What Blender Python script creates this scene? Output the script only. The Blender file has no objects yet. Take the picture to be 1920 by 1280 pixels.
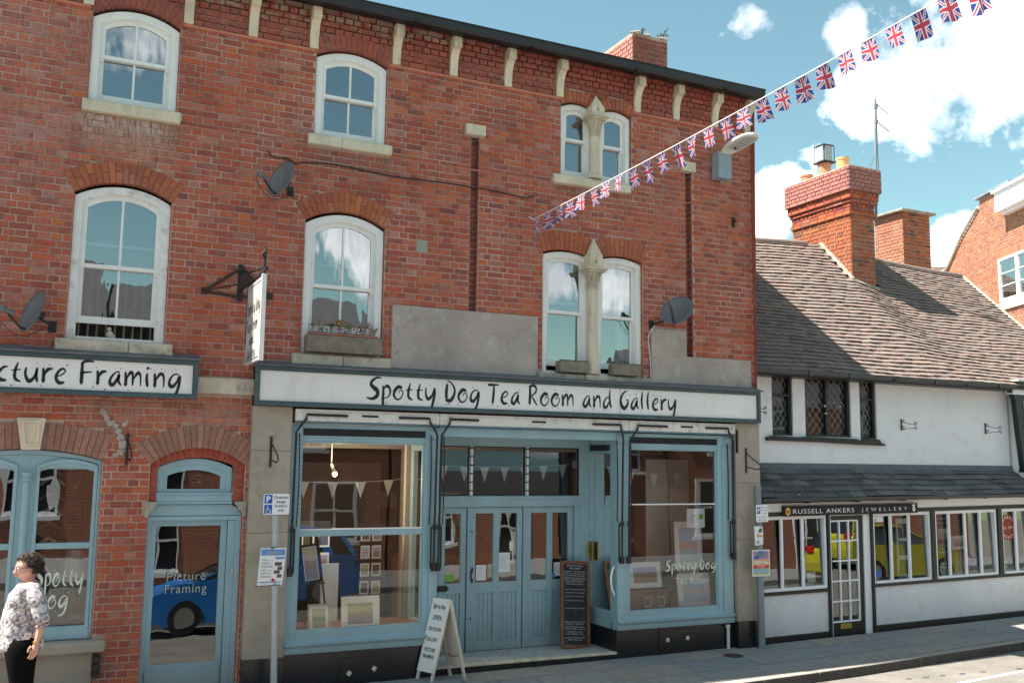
import bpy, math, random
from mathutils import Vector, Matrix
rnd = random.Random(7)
scene = bpy.context.scene
COL = scene.collection
R = math.radians

# ------------------------------------------------------------ camera, sky, sun, exposure
cam_data = bpy.data.cameras.new('camera')
cam = bpy.data.objects.new('camera', cam_data)
COL.objects.link(cam)
CAM = Vector((0.0, -11.0877, 2.5))
FPX = 1824.43
yaw, pitch, roll = R(25.59648), R(7.20105), R(0.68127)
fwd = Vector((math.sin(yaw) * math.cos(pitch), math.cos(yaw) * math.cos(pitch), math.sin(pitch)))
rgt = Vector((math.cos(yaw), -math.sin(yaw), 0))
upv = rgt.cross(fwd)
c_, s_ = math.cos(roll), math.sin(roll)
rgt2 = c_ * rgt + s_ * upv
upv2 = -s_ * rgt + c_ * upv
m = Matrix((rgt2, upv2, -fwd)).transposed().to_4x4()
m.translation = CAM
cam.matrix_world = m
cam_data.sensor_width = 36
cam_data.sensor_fit = 'HORIZONTAL'
cam_data.lens = FPX / 1920 * 36
cam_data.clip_end = 3000
scene.camera = cam

SUN = Vector((-0.968, 0.25, 1.76)).normalized()
SUN_EL = math.asin(SUN.z)
SUN_AZ = math.atan2(SUN.x, SUN.y)
sd = bpy.data.lights.new('sun', 'SUN')
sd.energy = 4.0
sd.angle = R(0.53)
sd.color = (1.0, 0.925, 0.83)
sun = bpy.data.objects.new('sun', sd)
COL.objects.link(sun)
sun.rotation_euler = SUN.to_track_quat('Z', 'Y').to_euler()
sun.location = (0, 0, 30)

def pxdir(px, py):
    return ((px - 960) / FPX * rgt2 - (py - 640) / FPX * upv2 + fwd).normalized()

world = bpy.data.worlds.new('World')
scene.world = world
world.use_nodes = True
nt = world.node_tree
nt.nodes.clear()
N = nt.nodes.new
L = nt.links.new
out = N('ShaderNodeOutputWorld')
bg = N('ShaderNodeBackground')
bg.inputs[1].default_value = 0.15
sky = N('ShaderNodeTexSky')
sky.sky_type = 'NISHITA'
sky.sun_disc = False
sky.sun_elevation = SUN_EL
sky.sun_rotation = SUN_AZ
sky.air_density = 1.0
sky.dust_density = 0.35
sky.ozone_density = 1.0
tint = N('ShaderNodeMix'); tint.data_type = 'RGBA'; tint.blend_type = 'MULTIPLY'
tint.inputs[0].default_value = 1.0
tint.inputs[7].default_value = (0.345, 0.405, 0.312, 1)
L(sky.outputs[0], tint.inputs[6])
tc = N('ShaderNodeTexCoord')
nrm = N('ShaderNodeVectorMath'); nrm.operation = 'NORMALIZE'
L(tc.outputs['Generated'], nrm.inputs[0])
noi = N('ShaderNodeTexNoise'); noi.inputs['Scale'].default_value = 11; noi.inputs['Detail'].default_value = 9
noi.inputs['Roughness'].default_value = 0.6
L(nrm.outputs[0], noi.inputs['Vector'])
def mth(op, a, b=None, cl=False):
    n = N('ShaderNodeMath'); n.operation = op; n.use_clamp = cl
    for i, v in enumerate((a, b)):
        if v is None: continue
        if isinstance(v, (int, float)): n.inputs[i].default_value = v
        else: L(v, n.inputs[i])
    return n.outputs[0]
acc = None
# each cloud: direction, angular size, density
for px, py, w, dn in [(1745, 140, 140, 1), (1860, 120, 150, 1), (1640, 170, 80, .95), (1720, 200, 90, .9), (1585, 65, 46, 1), (1900, 180, 70, .8),
                      (1860, 40, 120, .9), (1420, 28, 46, .6), (1445, 365, 52, 1), (1480, 350, 46, 1), (1430, 420, 50, .9), (1520, 292, 24, .45),
                      (1785, 440, 52, 1), (1770, 480, 50, 1), (1050, 8, 30, .3), (2100, 120, 220, 1), (1300, -300, 160, .9), (700, -420, 220, .9), (2350, 350, 260, .9),
                      (650, 450, 60, -.9), (700, 520, 60, -1), (1050, 520, 55, -.9), (1160, 540, 60, -1), (250, 90, 60, -.55), (1300, 900, 90, -.8)]:
    d = pxdir(abs(px), py)
    if dn < 0: d = Vector((d.x, -d.y, d.z)); dn = -dn    # clouds behind the camera, seen in the panes
    dist = N('ShaderNodeVectorMath'); dist.operation = 'DISTANCE'
    L(nrm.outputs[0], dist.inputs[0]); dist.inputs[1].default_value = d
    a = mth('DIVIDE', dist.outputs['Value'], w / FPX)
    a = mth('SUBTRACT', 1.0, a)
    a = mth('MULTIPLY', mth('MAXIMUM', a, -2.0), dn)
    acc = a if acc is None else mth('MAXIMUM', acc, a)
nz = mth('MULTIPLY', mth('SUBTRACT', noi.outputs['Fac'], 0.5), 3.4)
cl = mth('ADD', acc, nz)
cl = mth('MULTIPLY', mth('ADD', cl, -0.03), 1.7, True)
# unseen clouds added outside the view, made denser for more ambient light
noi2 = N('ShaderNodeTexNoise'); noi2.inputs['Scale'].default_value = 3.1; noi2.inputs['Detail'].default_value = 8
noi2.inputs['Roughness'].default_value = 0.58
L(nrm.outputs[0], noi2.inputs['Vector'])
dotv = N('ShaderNodeVectorMath'); dotv.operation = 'DOT_PRODUCT'
L(nrm.outputs[0], dotv.inputs[0]); dotv.inputs[1].default_value = fwd
outside = mth('MULTIPLY', mth('SUBTRACT', 0.72, dotv.outputs['Value']), 8, True)
sepz = N('ShaderNodeSeparateXYZ'); L(nrm.outputs[0], sepz.inputs[0])
gen = mth('MULTIPLY', mth('MULTIPLY', mth('SUBTRACT', noi2.outputs['Fac'], 0.53), 7, True), mth('MULTIPLY', mth('SUBTRACT', sepz.outputs[2], .42), 6, True))
cl2 = mth('MULTIPLY', gen, outside)
cl = mth('MAXIMUM', cl, cl2)
cloudcol = N('ShaderNodeMix'); cloudcol.data_type = 'RGBA'
noi3 = N('ShaderNodeTexNoise'); noi3.inputs['Scale'].default_value = 7; noi3.inputs['Detail'].default_value = 4
L(nrm.outputs[0], noi3.inputs['Vector'])
L(mth('MULTIPLY', mth('SUBTRACT', noi3.outputs['Fac'], .42), 5, True), cloudcol.inputs[0])
cloudcol.inputs[6].default_value = (2.9, 3.05, 3.15, 1)
cloudcol.inputs[7].default_value = (5.2, 5.15, 5.05, 1)
mx = N('ShaderNodeMix'); mx.data_type = 'RGBA'
L(cl, mx.inputs[0]); L(tint.outputs[2], mx.inputs[6]); L(cloudcol.outputs[2], mx.inputs[7])
L(mx.outputs[2], bg.inputs[0]); L(bg.outputs[0], out.inputs[0])
scene.view_settings.view_transform = 'Standard'
scene.view_settings.look = 'None'
scene.view_settings.exposure = 1.95
scene.view_settings.gamma = 1
scene.view_settings.use_curve_mapping = False
scene.render.engine = 'CYCLES'

# ------------------------------------------------------------ materials
MATS = {}
class NT:
    def __init__(s, name):
        s.m = bpy.data.materials.new(name); s.m.use_nodes = True
        s.t = s.m.node_tree; s.t.nodes.clear()
        s.out = s.n('ShaderNodeOutputMaterial'); s.b = s.n('ShaderNodeBsdfPrincipled')
        s.l(s.b.outputs[0], s.out.inputs[0])
        MATS[name] = s.m
    def n(s, t): return s.t.nodes.new(t)
    def l(s, a, b): s.t.links.new(a, b)
    def math(s, op, a, b=None, cl=False):
        n = s.n('ShaderNodeMath'); n.operation = op; n.use_clamp = cl
        for i, v in enumerate((a, b)):
            if v is None: continue
            if isinstance(v, (int, float)): n.inputs[i].default_value = v
            else: s.l(v, n.inputs[i])
        return n.outputs[0]
    def pos(s):
        return s.n('ShaderNodeNewGeometry').outputs['Position']
    def noise(s, scale, detail=4, rough=.55, stretch=None, coord=None, dist=0):
        v = coord or s.pos()
        if stretch:
            mp = s.n('ShaderNodeMapping'); mp.inputs['Scale'].default_value = stretch
            s.l(v, mp.inputs[0]); v = mp.outputs[0]
        n = s.n('ShaderNodeTexNoise'); n.inputs['Scale'].default_value = scale
        n.inputs['Detail'].default_value = detail; n.inputs['Roughness'].default_value = rough
        n.inputs['Distortion'].default_value = dist
        s.l(v, n.inputs['Vector']); return n.outputs['Fac']
    def ramp(s, fac, stops, const=False):
        r = s.n('ShaderNodeValToRGB'); cr = r.color_ramp
        if const: cr.interpolation = 'CONSTANT'
        while len(cr.elements) < len(stops): cr.elements.new(.5)
        for e, (p, c) in zip(cr.elements, stops):
            e.position = p; e.color = (*c, 1) if len(c) == 3 else c
        s.l(fac, r.inputs[0]); return r.outputs[0]
    def mix(s, fac, a, b, mode='MIX'):
        n = s.n('ShaderNodeMix'); n.data_type = 'RGBA'; n.blend_type = mode
        for i, v in ((0, fac), (6, a), (7, b)):
            if isinstance(v, (int, float)): n.inputs[i].default_value = v
            elif isinstance(v, tuple): n.inputs[i].default_value = (*v, 1) if len(v) == 3 else v
            else: s.l(v, n.inputs[i])
        return n.outputs[2]
    def grade(s, fac, lo, hi):
        n = s.n('ShaderNodeMapRange'); n.inputs[1].default_value = lo; n.inputs[2].default_value = hi
        s.l(fac, n.inputs[0]); return n.outputs[0]
    def bump(s, h, strength=.3, dist=.01):
        n = s.n('ShaderNodeBump'); n.inputs['Strength'].default_value = strength
        n.inputs['Distance'].default_value = dist
        s.l(h, n.inputs['Height']); s.l(n.outputs[0], s.b.inputs['Normal'])
    def set(s, col=None, rough=.6, metal=0, spec=.5):
        if col is not None:
            if isinstance(col, tuple): s.b.inputs['Base Color'].default_value = (*col, 1)
            else: s.l(col, s.b.inputs['Base Color'])
        if isinstance(rough, (int, float)): s.b.inputs['Roughness'].default_value = rough
        else: s.l(rough, s.b.inputs['Roughness'])
        s.b.inputs['Metallic'].default_value = metal
        s.b.inputs['Specular IOR Level'].default_value = spec

def simple(name, col, rough=.6, var=.25, scale=6, bump=.15, metal=0, dirt=None, dirtamt=.5, fine=60, spec=.5, streak=False, grime=0, crack=0):
    t = NT(name)
    n1 = t.noise(scale, 5, .6, stretch=(1, 1, .25) if streak else None)
    lo = tuple(c * (1 - var) for c in col); hi = tuple(min(1, c * (1 + var * .6)) for c in col)
    c = t.ramp(n1, [(.3, lo), (.7, hi)])
    if dirt:
        n2 = t.noise(scale * 1.7 + 1.3, 7, .7, stretch=(1, 1, .4) if streak else None)
        c = t.mix(t.math('MULTIPLY', t.grade(n2, .52, .72), dirtamt), c, dirt)
    n3 = t.noise(fine, 3)
    c = t.mix(.18, c, t.ramp(n3, [(.3, (.35,) * 3), (.7, (.65,) * 3)]), 'OVERLAY')
    if grime:   # splash dirt near the pavement
        sp = t.n('ShaderNodeSeparateXYZ'); t.l(t.pos(), sp.inputs[0])
        k = t.math('MULTIPLY', t.grade(t.math('ADD', sp.outputs[2], t.math('MULTIPLY', t.noise(3.5, 6, .7), .55)), 1.05, .35), grime, True)
        c = t.mix(k, c, (.17, .15, .12))
    if crack:
        ds = t.n('ShaderNodeVectorMath'); ds.operation = 'ADD'
        nn = t.n('ShaderNodeTexNoise'); nn.inputs['Scale'].default_value = 3; nn.inputs['Detail'].default_value = 6; t.l(t.pos(), nn.inputs['Vector'])
        sc_ = t.n('ShaderNodeVectorMath'); sc_.operation = 'SCALE'; sc_.inputs['Scale'].default_value = .5; t.l(nn.outputs['Color'], sc_.inputs[0])
        t.l(t.pos(), ds.inputs[0]); t.l(sc_.outputs[0], ds.inputs[1])
        vo = t.n('ShaderNodeTexVoronoi'); vo.feature = 'DISTANCE_TO_EDGE'; vo.inputs['Scale'].default_value = 1.1; t.l(ds.outputs[0], vo.inputs['Vector'])
        k = t.math('MULTIPLY', t.math('LESS_THAN', vo.outputs['Distance'], .006), t.grade(t.noise(1.4, 2), .45, .55))
        c = t.mix(t.math('MULTIPLY', k, crack), c, (.12, .10, .09))
    t.set(c, rough, metal, spec)
    if bump: t.bump(t.noise(fine, 4), bump, .004)
    return t.m

def brick_mat(name, stops, mute=.25, stain=(.13, .09, .08), pale=(.52, .40, .35), palamt=.5, smear=False):
    t = NT(name)
    at = t.n('ShaderNodeAttribute'); at.attribute_name = 'rnd'
    oi = t.n('ShaderNodeObjectInfo')
    f = t.math('FRACT', t.math('ADD', at.outputs['Fac'], oi.outputs['Random']))
    c = t.ramp(f, stops)
    n1 = t.noise(1.1, 5, .6)
    c = t.mix(t.math('MULTIPLY', t.grade(n1, .40, .68), mute), c, (.34, .15, .13))
    n2 = t.noise(2.3, 7, .7)
    c = t.mix(t.math('MULTIPLY', t.grade(n2, .60, .76), palamt), c, pale)
    n4 = t.noise(1.7, 6, .7, stretch=(1.3, 1.3, .5))
    c = t.mix(t.math('MULTIPLY', t.grade(n4, .56, .74), .6), c, stain)
    if name == 'brick':   # run-off below the sills: dark damp and white salts
        sp = t.n('ShaderNodeSeparateXYZ'); t.l(t.pos(), sp.inputs[0])
        sn = t.noise(7, 5, .7, stretch=(3, 1, .5)); sn2 = t.noise(15, 5, .7, stretch=(2.5, 1, .45))
        for x0, x1, z1, ln, cc, am, q in ((.12, 1.18, 6.22, .50, (.20, .15, .12), .75, sn), (.15, 1.05, 6.22, .42, (.62, .52, .45), .75, sn2), (2.58, 3.65, 6.22, .36, (.15, .11, .09), .8, sn),
                                   (5.85, 7.1, 6.21, .30, (.15, .10, .085), .7, sn), (.2, 1.1, 5.95, .5, (.42, .24, .15), .6, sn), (-.6, .1, 6.3, 1.3, (.40, .21, .19), .75, sn), (-3, .25, 7.3, 1.1, (.42, .24, .22), .5, sn2),
                                   (.3, 2.0, 3.15, .5, (.40, .24, .17), .6, sn), (.2, 2.1, 1.3, 1.4, (.23, .10, .09), .35, sn)):
            a_ = t.math('MULTIPLY', t.grade(sp.outputs[0], x0 - .08, x0 + .06), t.grade(sp.outputs[0], x1 + .08, x1 - .06))
            b_ = t.math('MULTIPLY', t.grade(sp.outputs[2], z1 - ln, z1 - ln * .25), t.math('LESS_THAN', sp.outputs[2], z1))
            k = t.math('MULTIPLY', t.math('MULTIPLY', a_, b_), t.grade(q, .40, .60))
            c = t.mix(t.math('MULTIPLY', k, am), c, cc)
    n3 = t.noise(28, 5, .7, stretch=(1, 1, 2.4))
    c = t.mix(.75, c, t.ramp(n3, [(.28, (.27,) * 3), (.5, (.5,) * 3), (.74, (.72,) * 3)]), 'OVERLAY')
    n5 = t.noise(19, 6, .75)
    c = t.mix(t.math('MULTIPLY', t.grade(n5, .6, .72), .35), c, (.5, .36, .31))
    if smear:   # cement smeared over the courses under the gutter
        sp = t.n('ShaderNodeSeparateXYZ'); t.l(t.pos(), sp.inputs[0])
        hi = t.math('MULTIPLY', t.grade(sp.outputs[2], 7.5, 7.95), t.grade(sp.outputs[0], 7.2, 3.2))
        k = t.grade(t.math('ADD', t.noise(5, 7, .7, stretch=(1, 1, 2.2)), t.math('MULTIPLY', hi, .3)), .68, .74)
        c = t.mix(t.math('MULTIPLY', k, .85), c, (.36, .27, .20))
    t.set(c, .88, 0, .25)
    t.bump(t.math('ADD', t.noise(70, 4, .7), t.noise(14, 3)), .5, .004)
    return t.m

BR = [(0, (.37, .080, .040)), (.16, (.46, .105, .050)), (.34, (.41, .115, .072)), (.5, (.33, .078, .048)), (.63, (.29, .075, .055)),
      (.72, (.42, .145, .10)), (.82, (.50, .130, .042)), (.90, (.21, .062, .052)), (.96, (.46, .20, .155)), (1, (.37, .080, .040))]
brick_mat('brick', BR)
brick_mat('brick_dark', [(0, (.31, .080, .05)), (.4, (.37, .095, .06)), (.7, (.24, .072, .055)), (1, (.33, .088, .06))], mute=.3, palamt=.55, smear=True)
brick_mat('brick_arch', [(0, (.37, .11, .055)), (.35, (.40, .12, .06)), (.6, (.32, .09, .05)), (.85, (.47, .15, .06)), (1, (.37, .11, .055))], mute=.2, palamt=.3)
brick_mat('brick_tan', [(0, (.33, .17, .12)), (.4, (.27, .14, .10)), (.7, (.38, .20, .14)), (1, (.30, .15, .11))], mute=.2, palamt=.3)
brick_mat('brick_red', [(0, (.36, .075, .045)), (.5, (.42, .09, .05)), (1, (.33, .07, .045))], mute=.1, palamt=.2)
brick_mat('brick_chimney', [(0, (.36, .105, .045)), (.3, (.42, .135, .05)), (.55, (.31, .09, .045)), (.8, (.38, .15, .08)), (.93, (.16, .07, .06)), (1, (.36, .105, .045))], mute=.1, palamt=.25, stain=(.22, .13, .10))
brick_mat('brick_pink', [(0, (.42, .18, .15)), (.5, (.36, .15, .13)), (1, (.45, .2, .17))], mute=.1, palamt=.25)
brick_mat('brick_pale', [(0, (.40, .16, .09)), (.3, (.45, .19, .11)), (.6, (.36, .13, .075)), (.85, (.48, .24, .15)), (.95, (.25, .12, .10)), (1, (.40, .16, .09))], mute=.1, palamt=.5, stain=(.3, .2, .16))
simple('mortar', (.50, .35, .275), .9, .45, 1.1, .2, dirt=(.25, .13, .10), dirtamt=.9)
simple('mortar_pale', (.46, .36, .29), .9, .25, 3, .3)
simple('mortar_dark', (.26, .15, .12), .9, .3, 5, .3)
simple('stone', (.56, .49, .37), .85, .25, 5, .3, dirt=(.16, .13, .09), dirtamt=.75)
simple('stone_clean', (.66, .57, .42), .85, .2, 5, .2, dirt=(.35, .26, .17), dirtamt=.6, streak=True)
simple('stone_mossy', (.36, .33, .27), .9, .4, 7, .4, dirt=(.10, .11, .05), dirtamt=.9)
simple('stone_pilaster', (.40, .345, .275), .85, .18, 2.2, .25, dirt=(.27, .22, .17), dirtamt=.7, fine=110, grime=.5)
simple('render_grey', (.40, .34, .295), .9, .24, 1.5, .3, dirt=(.50, .45, .41), dirtamt=.9, crack=.35)
simple('render_patch', (.33, .31, .26), .9, .15, 9, .2)
simple('white_paint', (.80, .79, .75), .45, .06, 3, .08, dirt=(.50, .45, .38), dirtamt=.35, streak=True)
simple('white_peeling', (.76, .74, .70), .6, .08, 4, .2, dirt=(.30, .26, .22), dirtamt=.75)
simple('sign_white', (.80, .785, .755), .5, .05, 1.2, .05, dirt=(.55, .53, .48), dirtamt=.45, streak=True)
simple('blue_paint', (.29, .45, .50), .42, .13, 2.2, .06, dirt=(.27, .41, .45), dirtamt=.6, fine=40, streak=True, grime=.45)
simple('blue_paint_dark', (.10, .22, .29), .5, .12, 2, .06)
simple('fascia_green', (.055, .095, .105), .5, .2, 3, .15, dirt=(.20, .20, .08), dirtamt=.35)
simple('sign_board', (.44, .435, .42), .5, .04, 2, .03)
simple('lead', (.24, .29, .36), .55, .25, 5, .2, .2)
simple('black_paint', (.014, .014, .016), .42, .3, 8, .15)
simple('black_iron', (.018, .017, .017), .6, .4, 20, .3)
simple('rust_iron', (.05, .028, .022), .75, .5, 20, .4)
simple('tail_dark', (.012, .01, .01), .3)
simple('gutter_black', (.012, .013, .015), .4, .3, 6, .05)
simple('gutter_grey', (.05, .052, .056), .45, .3, 6, .05)
simple('letter_black', (.012, .012, .018), .45, .1, 8, .02)
simple('letter_white', (.85, .85, .82), .5, .03, 8, 0)
simple('letter_pale', (.40, .43, .36), .5, .03, 8, 0)
simple('letter_cream', (.70, .74, .62), .5, .03, 8, 0)
simple('letter_grey', (.36, .38, .36), .5, .03, 8, 0)
simple('dish_grey', (.13, .135, .145), .5, .12, 6, .05)
simple('zinc', (.42, .46, .48), .5, .12, 9, .1, .35)
simple('zinc_dark', (.22, .25, .27), .5, .12, 9, .1, .3)
simple('box_grey', (.27, .33, .38), .5, .1, 6, .05)
simple('white_render', (.80, .81, .82), .9, .05, 1.5, .5, dirt=(.62, .59, .54), dirtamt=.45, fine=45, grime=.25, crack=.12)
simple('white_wood', (.84, .85, .87), .4, .03, 4, .05)
simple('slate_base', (.05, .05, .055), .8, .2, 4, .2)
simple('granite', (.016, .016, .018), .22, .5, 60, .1, dirt=(.05, .05, .05), dirtamt=.6, fine=160)
simple('lobby_tile', (.46, .45, .42), .5, .10, 20, .1, dirt=(.28, .27, .25), dirtamt=.6)
simple('wood_brown', (.20, .085, .04), .5, .3, 10, .15)
simple('wood_grey', (.22, .19, .14), .85, .35, 9, .4, streak=False)
simple('wood_cream', (.66, .60, .50), .6, .12, 6, .15, dirt=(.45, .38, .28), dirtamt=.5)
simple('terracotta', (.46, .19, .11), .8, .2, 12, .2)
simple('chimney_pot', (.50, .24, .15), .8, .15, 9, .15)
simple('chimney_pot_buff', (.68, .40, .17), .8, .15, 9, .15)
simple('brass', (.45, .33, .10), .35, .15, 9, .02, .8)
simple('steel', (.55, .56, .58), .3, .1, 9, .02, .9)
simple('rubber', (.02, .02, .02), .7, .2, 9, .1)
simple('cable_black', (.02, .018, .018), .6, .2, 9, 0)
simple('cable_white', (.6, .6, .58), .6, .1, 9, 0)
simple('terracotta_string', (.50, .19, .12), .85, .15, 9, .1)
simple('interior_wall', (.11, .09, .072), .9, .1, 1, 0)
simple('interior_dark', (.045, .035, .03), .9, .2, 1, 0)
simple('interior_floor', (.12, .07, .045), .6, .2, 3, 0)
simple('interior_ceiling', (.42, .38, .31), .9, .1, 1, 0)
simple('cream_post', (.55, .50, .42), .6, .05, 1, 0)
simple('paper', (.78, .79, .80), .7, .04, 9, 0)
simple('paper_blue', (.12, .28, .60), .7, .1, 9, 0)
simple('sign_blue', (.012, .10, .42), .4, .03, 9, 0)
simple('sign_face', (.80, .82, .82), .4, .02, 9, 0)
simple('photo_dark', (.11, .09, .07), .6, .4, 40, 0)
simple('green_card', (.22, .48, .06), .6, .1, 9, 0)
simple('chalk', (.70, .70, .68), .9, .1, 60, 0)
simple('blackboard', (.018, .02, .026), .6, .4, 6, 0, dirt=(.055, .06, .07), dirtamt=.8)
simple('felt_black', (.03, .03, .032), .9, .2, 9, 0)
simple('mount_white', (.85, .86, .85), .7, .03, 9, 0)
simple('frame_cream', (.60, .50, .36), .6, .1, 9, .05)
simple('patch_tar', (.07, .07, .07), .95, .3, 6, .4)
simple('asphalt', (.165, .152, .136), .9, .25, 2, .6, dirt=(.215, .20, .18), dirtamt=.7, fine=130)
simple('ground', (.2, .18, .15), .9, .2, 1, .2)
simple('kerb_face', (.06, .055, .05), .9, .3, 8, .4)  # dirty street face of the kerb, its shade also put into the dark colour
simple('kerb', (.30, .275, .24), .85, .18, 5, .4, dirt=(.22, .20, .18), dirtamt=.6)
simple('line_white', (.75, .73, .68), .7, .15, 12, .1)
simple('joint', (.12, .10, .08), .9, .3, 9, .3)
simple('lead_line', (.30, .31, .30), .5, .1, 9, 0)
simple('skin', (.62, .33, .25), .5, .1, 20, .05)
simple('lips', (.45, .14, .12), .5, .05, 20, 0)
simple('hair', (.055, .036, .03), .75, .5, 40, .6)
simple('trousers', (.005, .005, .006), .95, .3, 10, .1, spec=.08)
simple('gold', (.75, .50, .14), .3, .1, 9, 0, .9)
simple('leaf_dry', (.30, .17, .06), .8, .4, 20, 0)
simple('leaf_green', (.10, .14, .05), .7, .4, 20, 0)
simple('weed_blue', (.10, .13, .12), .7, .4, 20, 0)
simple('flower', (.40, .25, .42), .8, .3, 20, 0)
simple('net_cloth', (.16, .18, .185), .9, .08, 6, 0)
simple('curtain_pale', (.62, .64, .62), .9, .08, 6, 0)
simple('figurine', (.72, .66, .55), .5, .1, 9, 0)
simple('car_blue', (.02, .22, .68), .22, .03, 2, 0, spec=.7)
simple('car_yellow', (.50, .47, .03), .25, .03, 2, 0, spec=.7)
simple('car_glass', (.02, .022, .024), .06, .1, 2, 0, spec=.8)
simple('tail_red', (.6, .015, .02), .2, .1, 2, 0)
simple('lamp_glass', (.62, .64, .60), .3, .08, 30, .3)
simple('flash_lead', (.12, .13, .145), .6, .25, 6, .2)
simple('moss', (.13, .14, .03), .95, .3, 30, .3)

def attr_mat(name, stops, rough, scale, bumpamt, extra=None, extraamt=.5, pscale=3):
    t = NT(name)
    at = t.n('ShaderNodeAttribute'); at.attribute_name = 'rnd'
    oi = t.n('ShaderNodeObjectInfo')
    f = t.math('FRACT', t.math('ADD', at.outputs['Fac'], oi.outputs['Random']))
    c = t.ramp(f, stops)
    if extra:
        c = t.mix(t.math('MULTIPLY', t.grade(t.noise(pscale, 7, .7), .55, .7), extraamt), c, extra)
    c = t.mix(.6, c, t.ramp(t.noise(scale, 5, .7), [(.3, (.33,) * 3), (.7, (.67,) * 3)]), 'OVERLAY')
    t.set(c, rough, 0, .3)
    t.bump(t.noise(scale * 2, 4, .6), bumpamt, .004)
attr_mat('roof_tile', [(0, (.18, .143, .127)), (.3, (.22, .168, .146)), (.55, (.15, .125, .115)), (.75, (.24, .165, .135)), (.9, (.22, .19, .165)), (1, (.18, .143, .127))], .9, 22, .5, (.20, .185, .14), .5, 4)
attr_mat('slate', [(0, (.10, .10, .103)), (.3, (.135, .132, .128)), (.6, (.075, .077, .082)), (.85, (.18, .175, .16)), (1, (.10, .10, .103))], .6, 18, .4, (.20, .17, .10), .35, 5)
attr_mat('paving', [(0, (.23, .235, .24)), (.3, (.26, .26, .255)), (.5, (.31, .265, .22)), (.68, (.24, .245, .25)), (.85, (.285, .26, .23)), (1, (.23, .235, .24))], .85, 12, .35, (.26, .235, .21), .6, 2.2)
t = NT('slate_lichen'); t.set(t.ramp(t.noise(60, 5), [(.4, (.45, .22, .04)), (.6, (.55, .33, .08))]), .9)

# stain patch and glass
def glass(name, mirror=.10, tintc=(.9, .95, .95), wav=0, wscale=3, rough=0.0, gain=2.0):
    t = NT(name)
    t.t.nodes.remove(t.b)
    tr = t.n('ShaderNodeBsdfTransparent'); tr.inputs[0].default_value = (*tintc, 1)
    gl = t.n('ShaderNodeBsdfGlossy'); gl.inputs['Roughness'].default_value = rough
    gl.inputs['Color'].default_value = (.93, .96, .97, 1)
    fr = t.n('ShaderNodeFresnel'); fr.inputs['IOR'].default_value = 1.52
    f = t.math('ADD', t.math('MULTIPLY', fr.outputs[0], gain), mirror, True)
    ms = t.n('ShaderNodeMixShader'); t.l(f, ms.inputs[0]); t.l(tr.outputs[0], ms.inputs[1]); t.l(gl.outputs[0], ms.inputs[2])
    t.l(ms.outputs[0], t.out.inputs[0])
    if wav:
        b = t.n('ShaderNodeBump'); b.inputs['Strength'].default_value = wav; b.inputs['Distance'].default_value = .03
        t.l(t.noise(wscale, 2, .4, stretch=(1.6, 1, .7)), b.inputs['Height'])
        t.l(b.outputs[0], gl.inputs['Normal']); t.l(b.outputs[0], fr.inputs['Normal'])
glass('glass_sky', .25, (.75, .8, .8), .08, 2.2)
glass('glass_shop', .015, (.97, .98, .975), .04, 1.2, gain=1.4)
glass('glass_old', .06, (.85, .9, .88), .10, 1.5)
glass('glass_jeweller', .06, (.85, .9, .9), .05, 1.5)

t = NT('union_flag')   # painted from object UVs
t.m = MATS['union_flag']
def flag_mat():
    t = NT('flag_cloth')
    uv = t.n('ShaderNodeUVMap').outputs[0]
    sp = t.n('ShaderNodeSeparateXYZ'); t.l(uv, sp.inputs[0])
    u = t.math('SUBTRACT', sp.outputs[0], .5); v = t.math('SUBTRACT', sp.outputs[1], .5)
    au, av = t.math('ABSOLUTE', u), t.math('ABSOLUTE', v)
    d1 = t.math('ABSOLUTE', t.math('SUBTRACT', u, v)); d2 = t.math('ABSOLUTE', t.math('ADD', u, v))
    dm = t.math('MINIMUM', d1, d2)
    c = t.mix(t.math('LESS_THAN', dm, .10), (.06, .085, .34), (.80, .78, .80))
    c = t.mix(t.math('LESS_THAN', dm, .035), c, (.62, .07, .11))
    cr = t.math('MINIMUM', au, av)
    c = t.mix(t.math('LESS_THAN', cr, .125), c, (.82, .82, .84))
    c = t.mix(t.math('LESS_THAN', cr, .078), c, (.62, .07, .11))
    t.set(c, .8)
    tl = t.n('ShaderNodeBsdfTranslucent'); t.l(c, tl.inputs[0])
    ms = t.n('ShaderNodeMixShader'); ms.inputs[0].default_value = .62
    t.l(t.b.outputs[0], ms.inputs[1]); t.l(tl.outputs[0], ms.inputs[2]); t.l(ms.outputs[0], t.out.inputs[0])
flag_mat()
bpy.data.materials.remove(MATS.pop('union_flag'))

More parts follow.
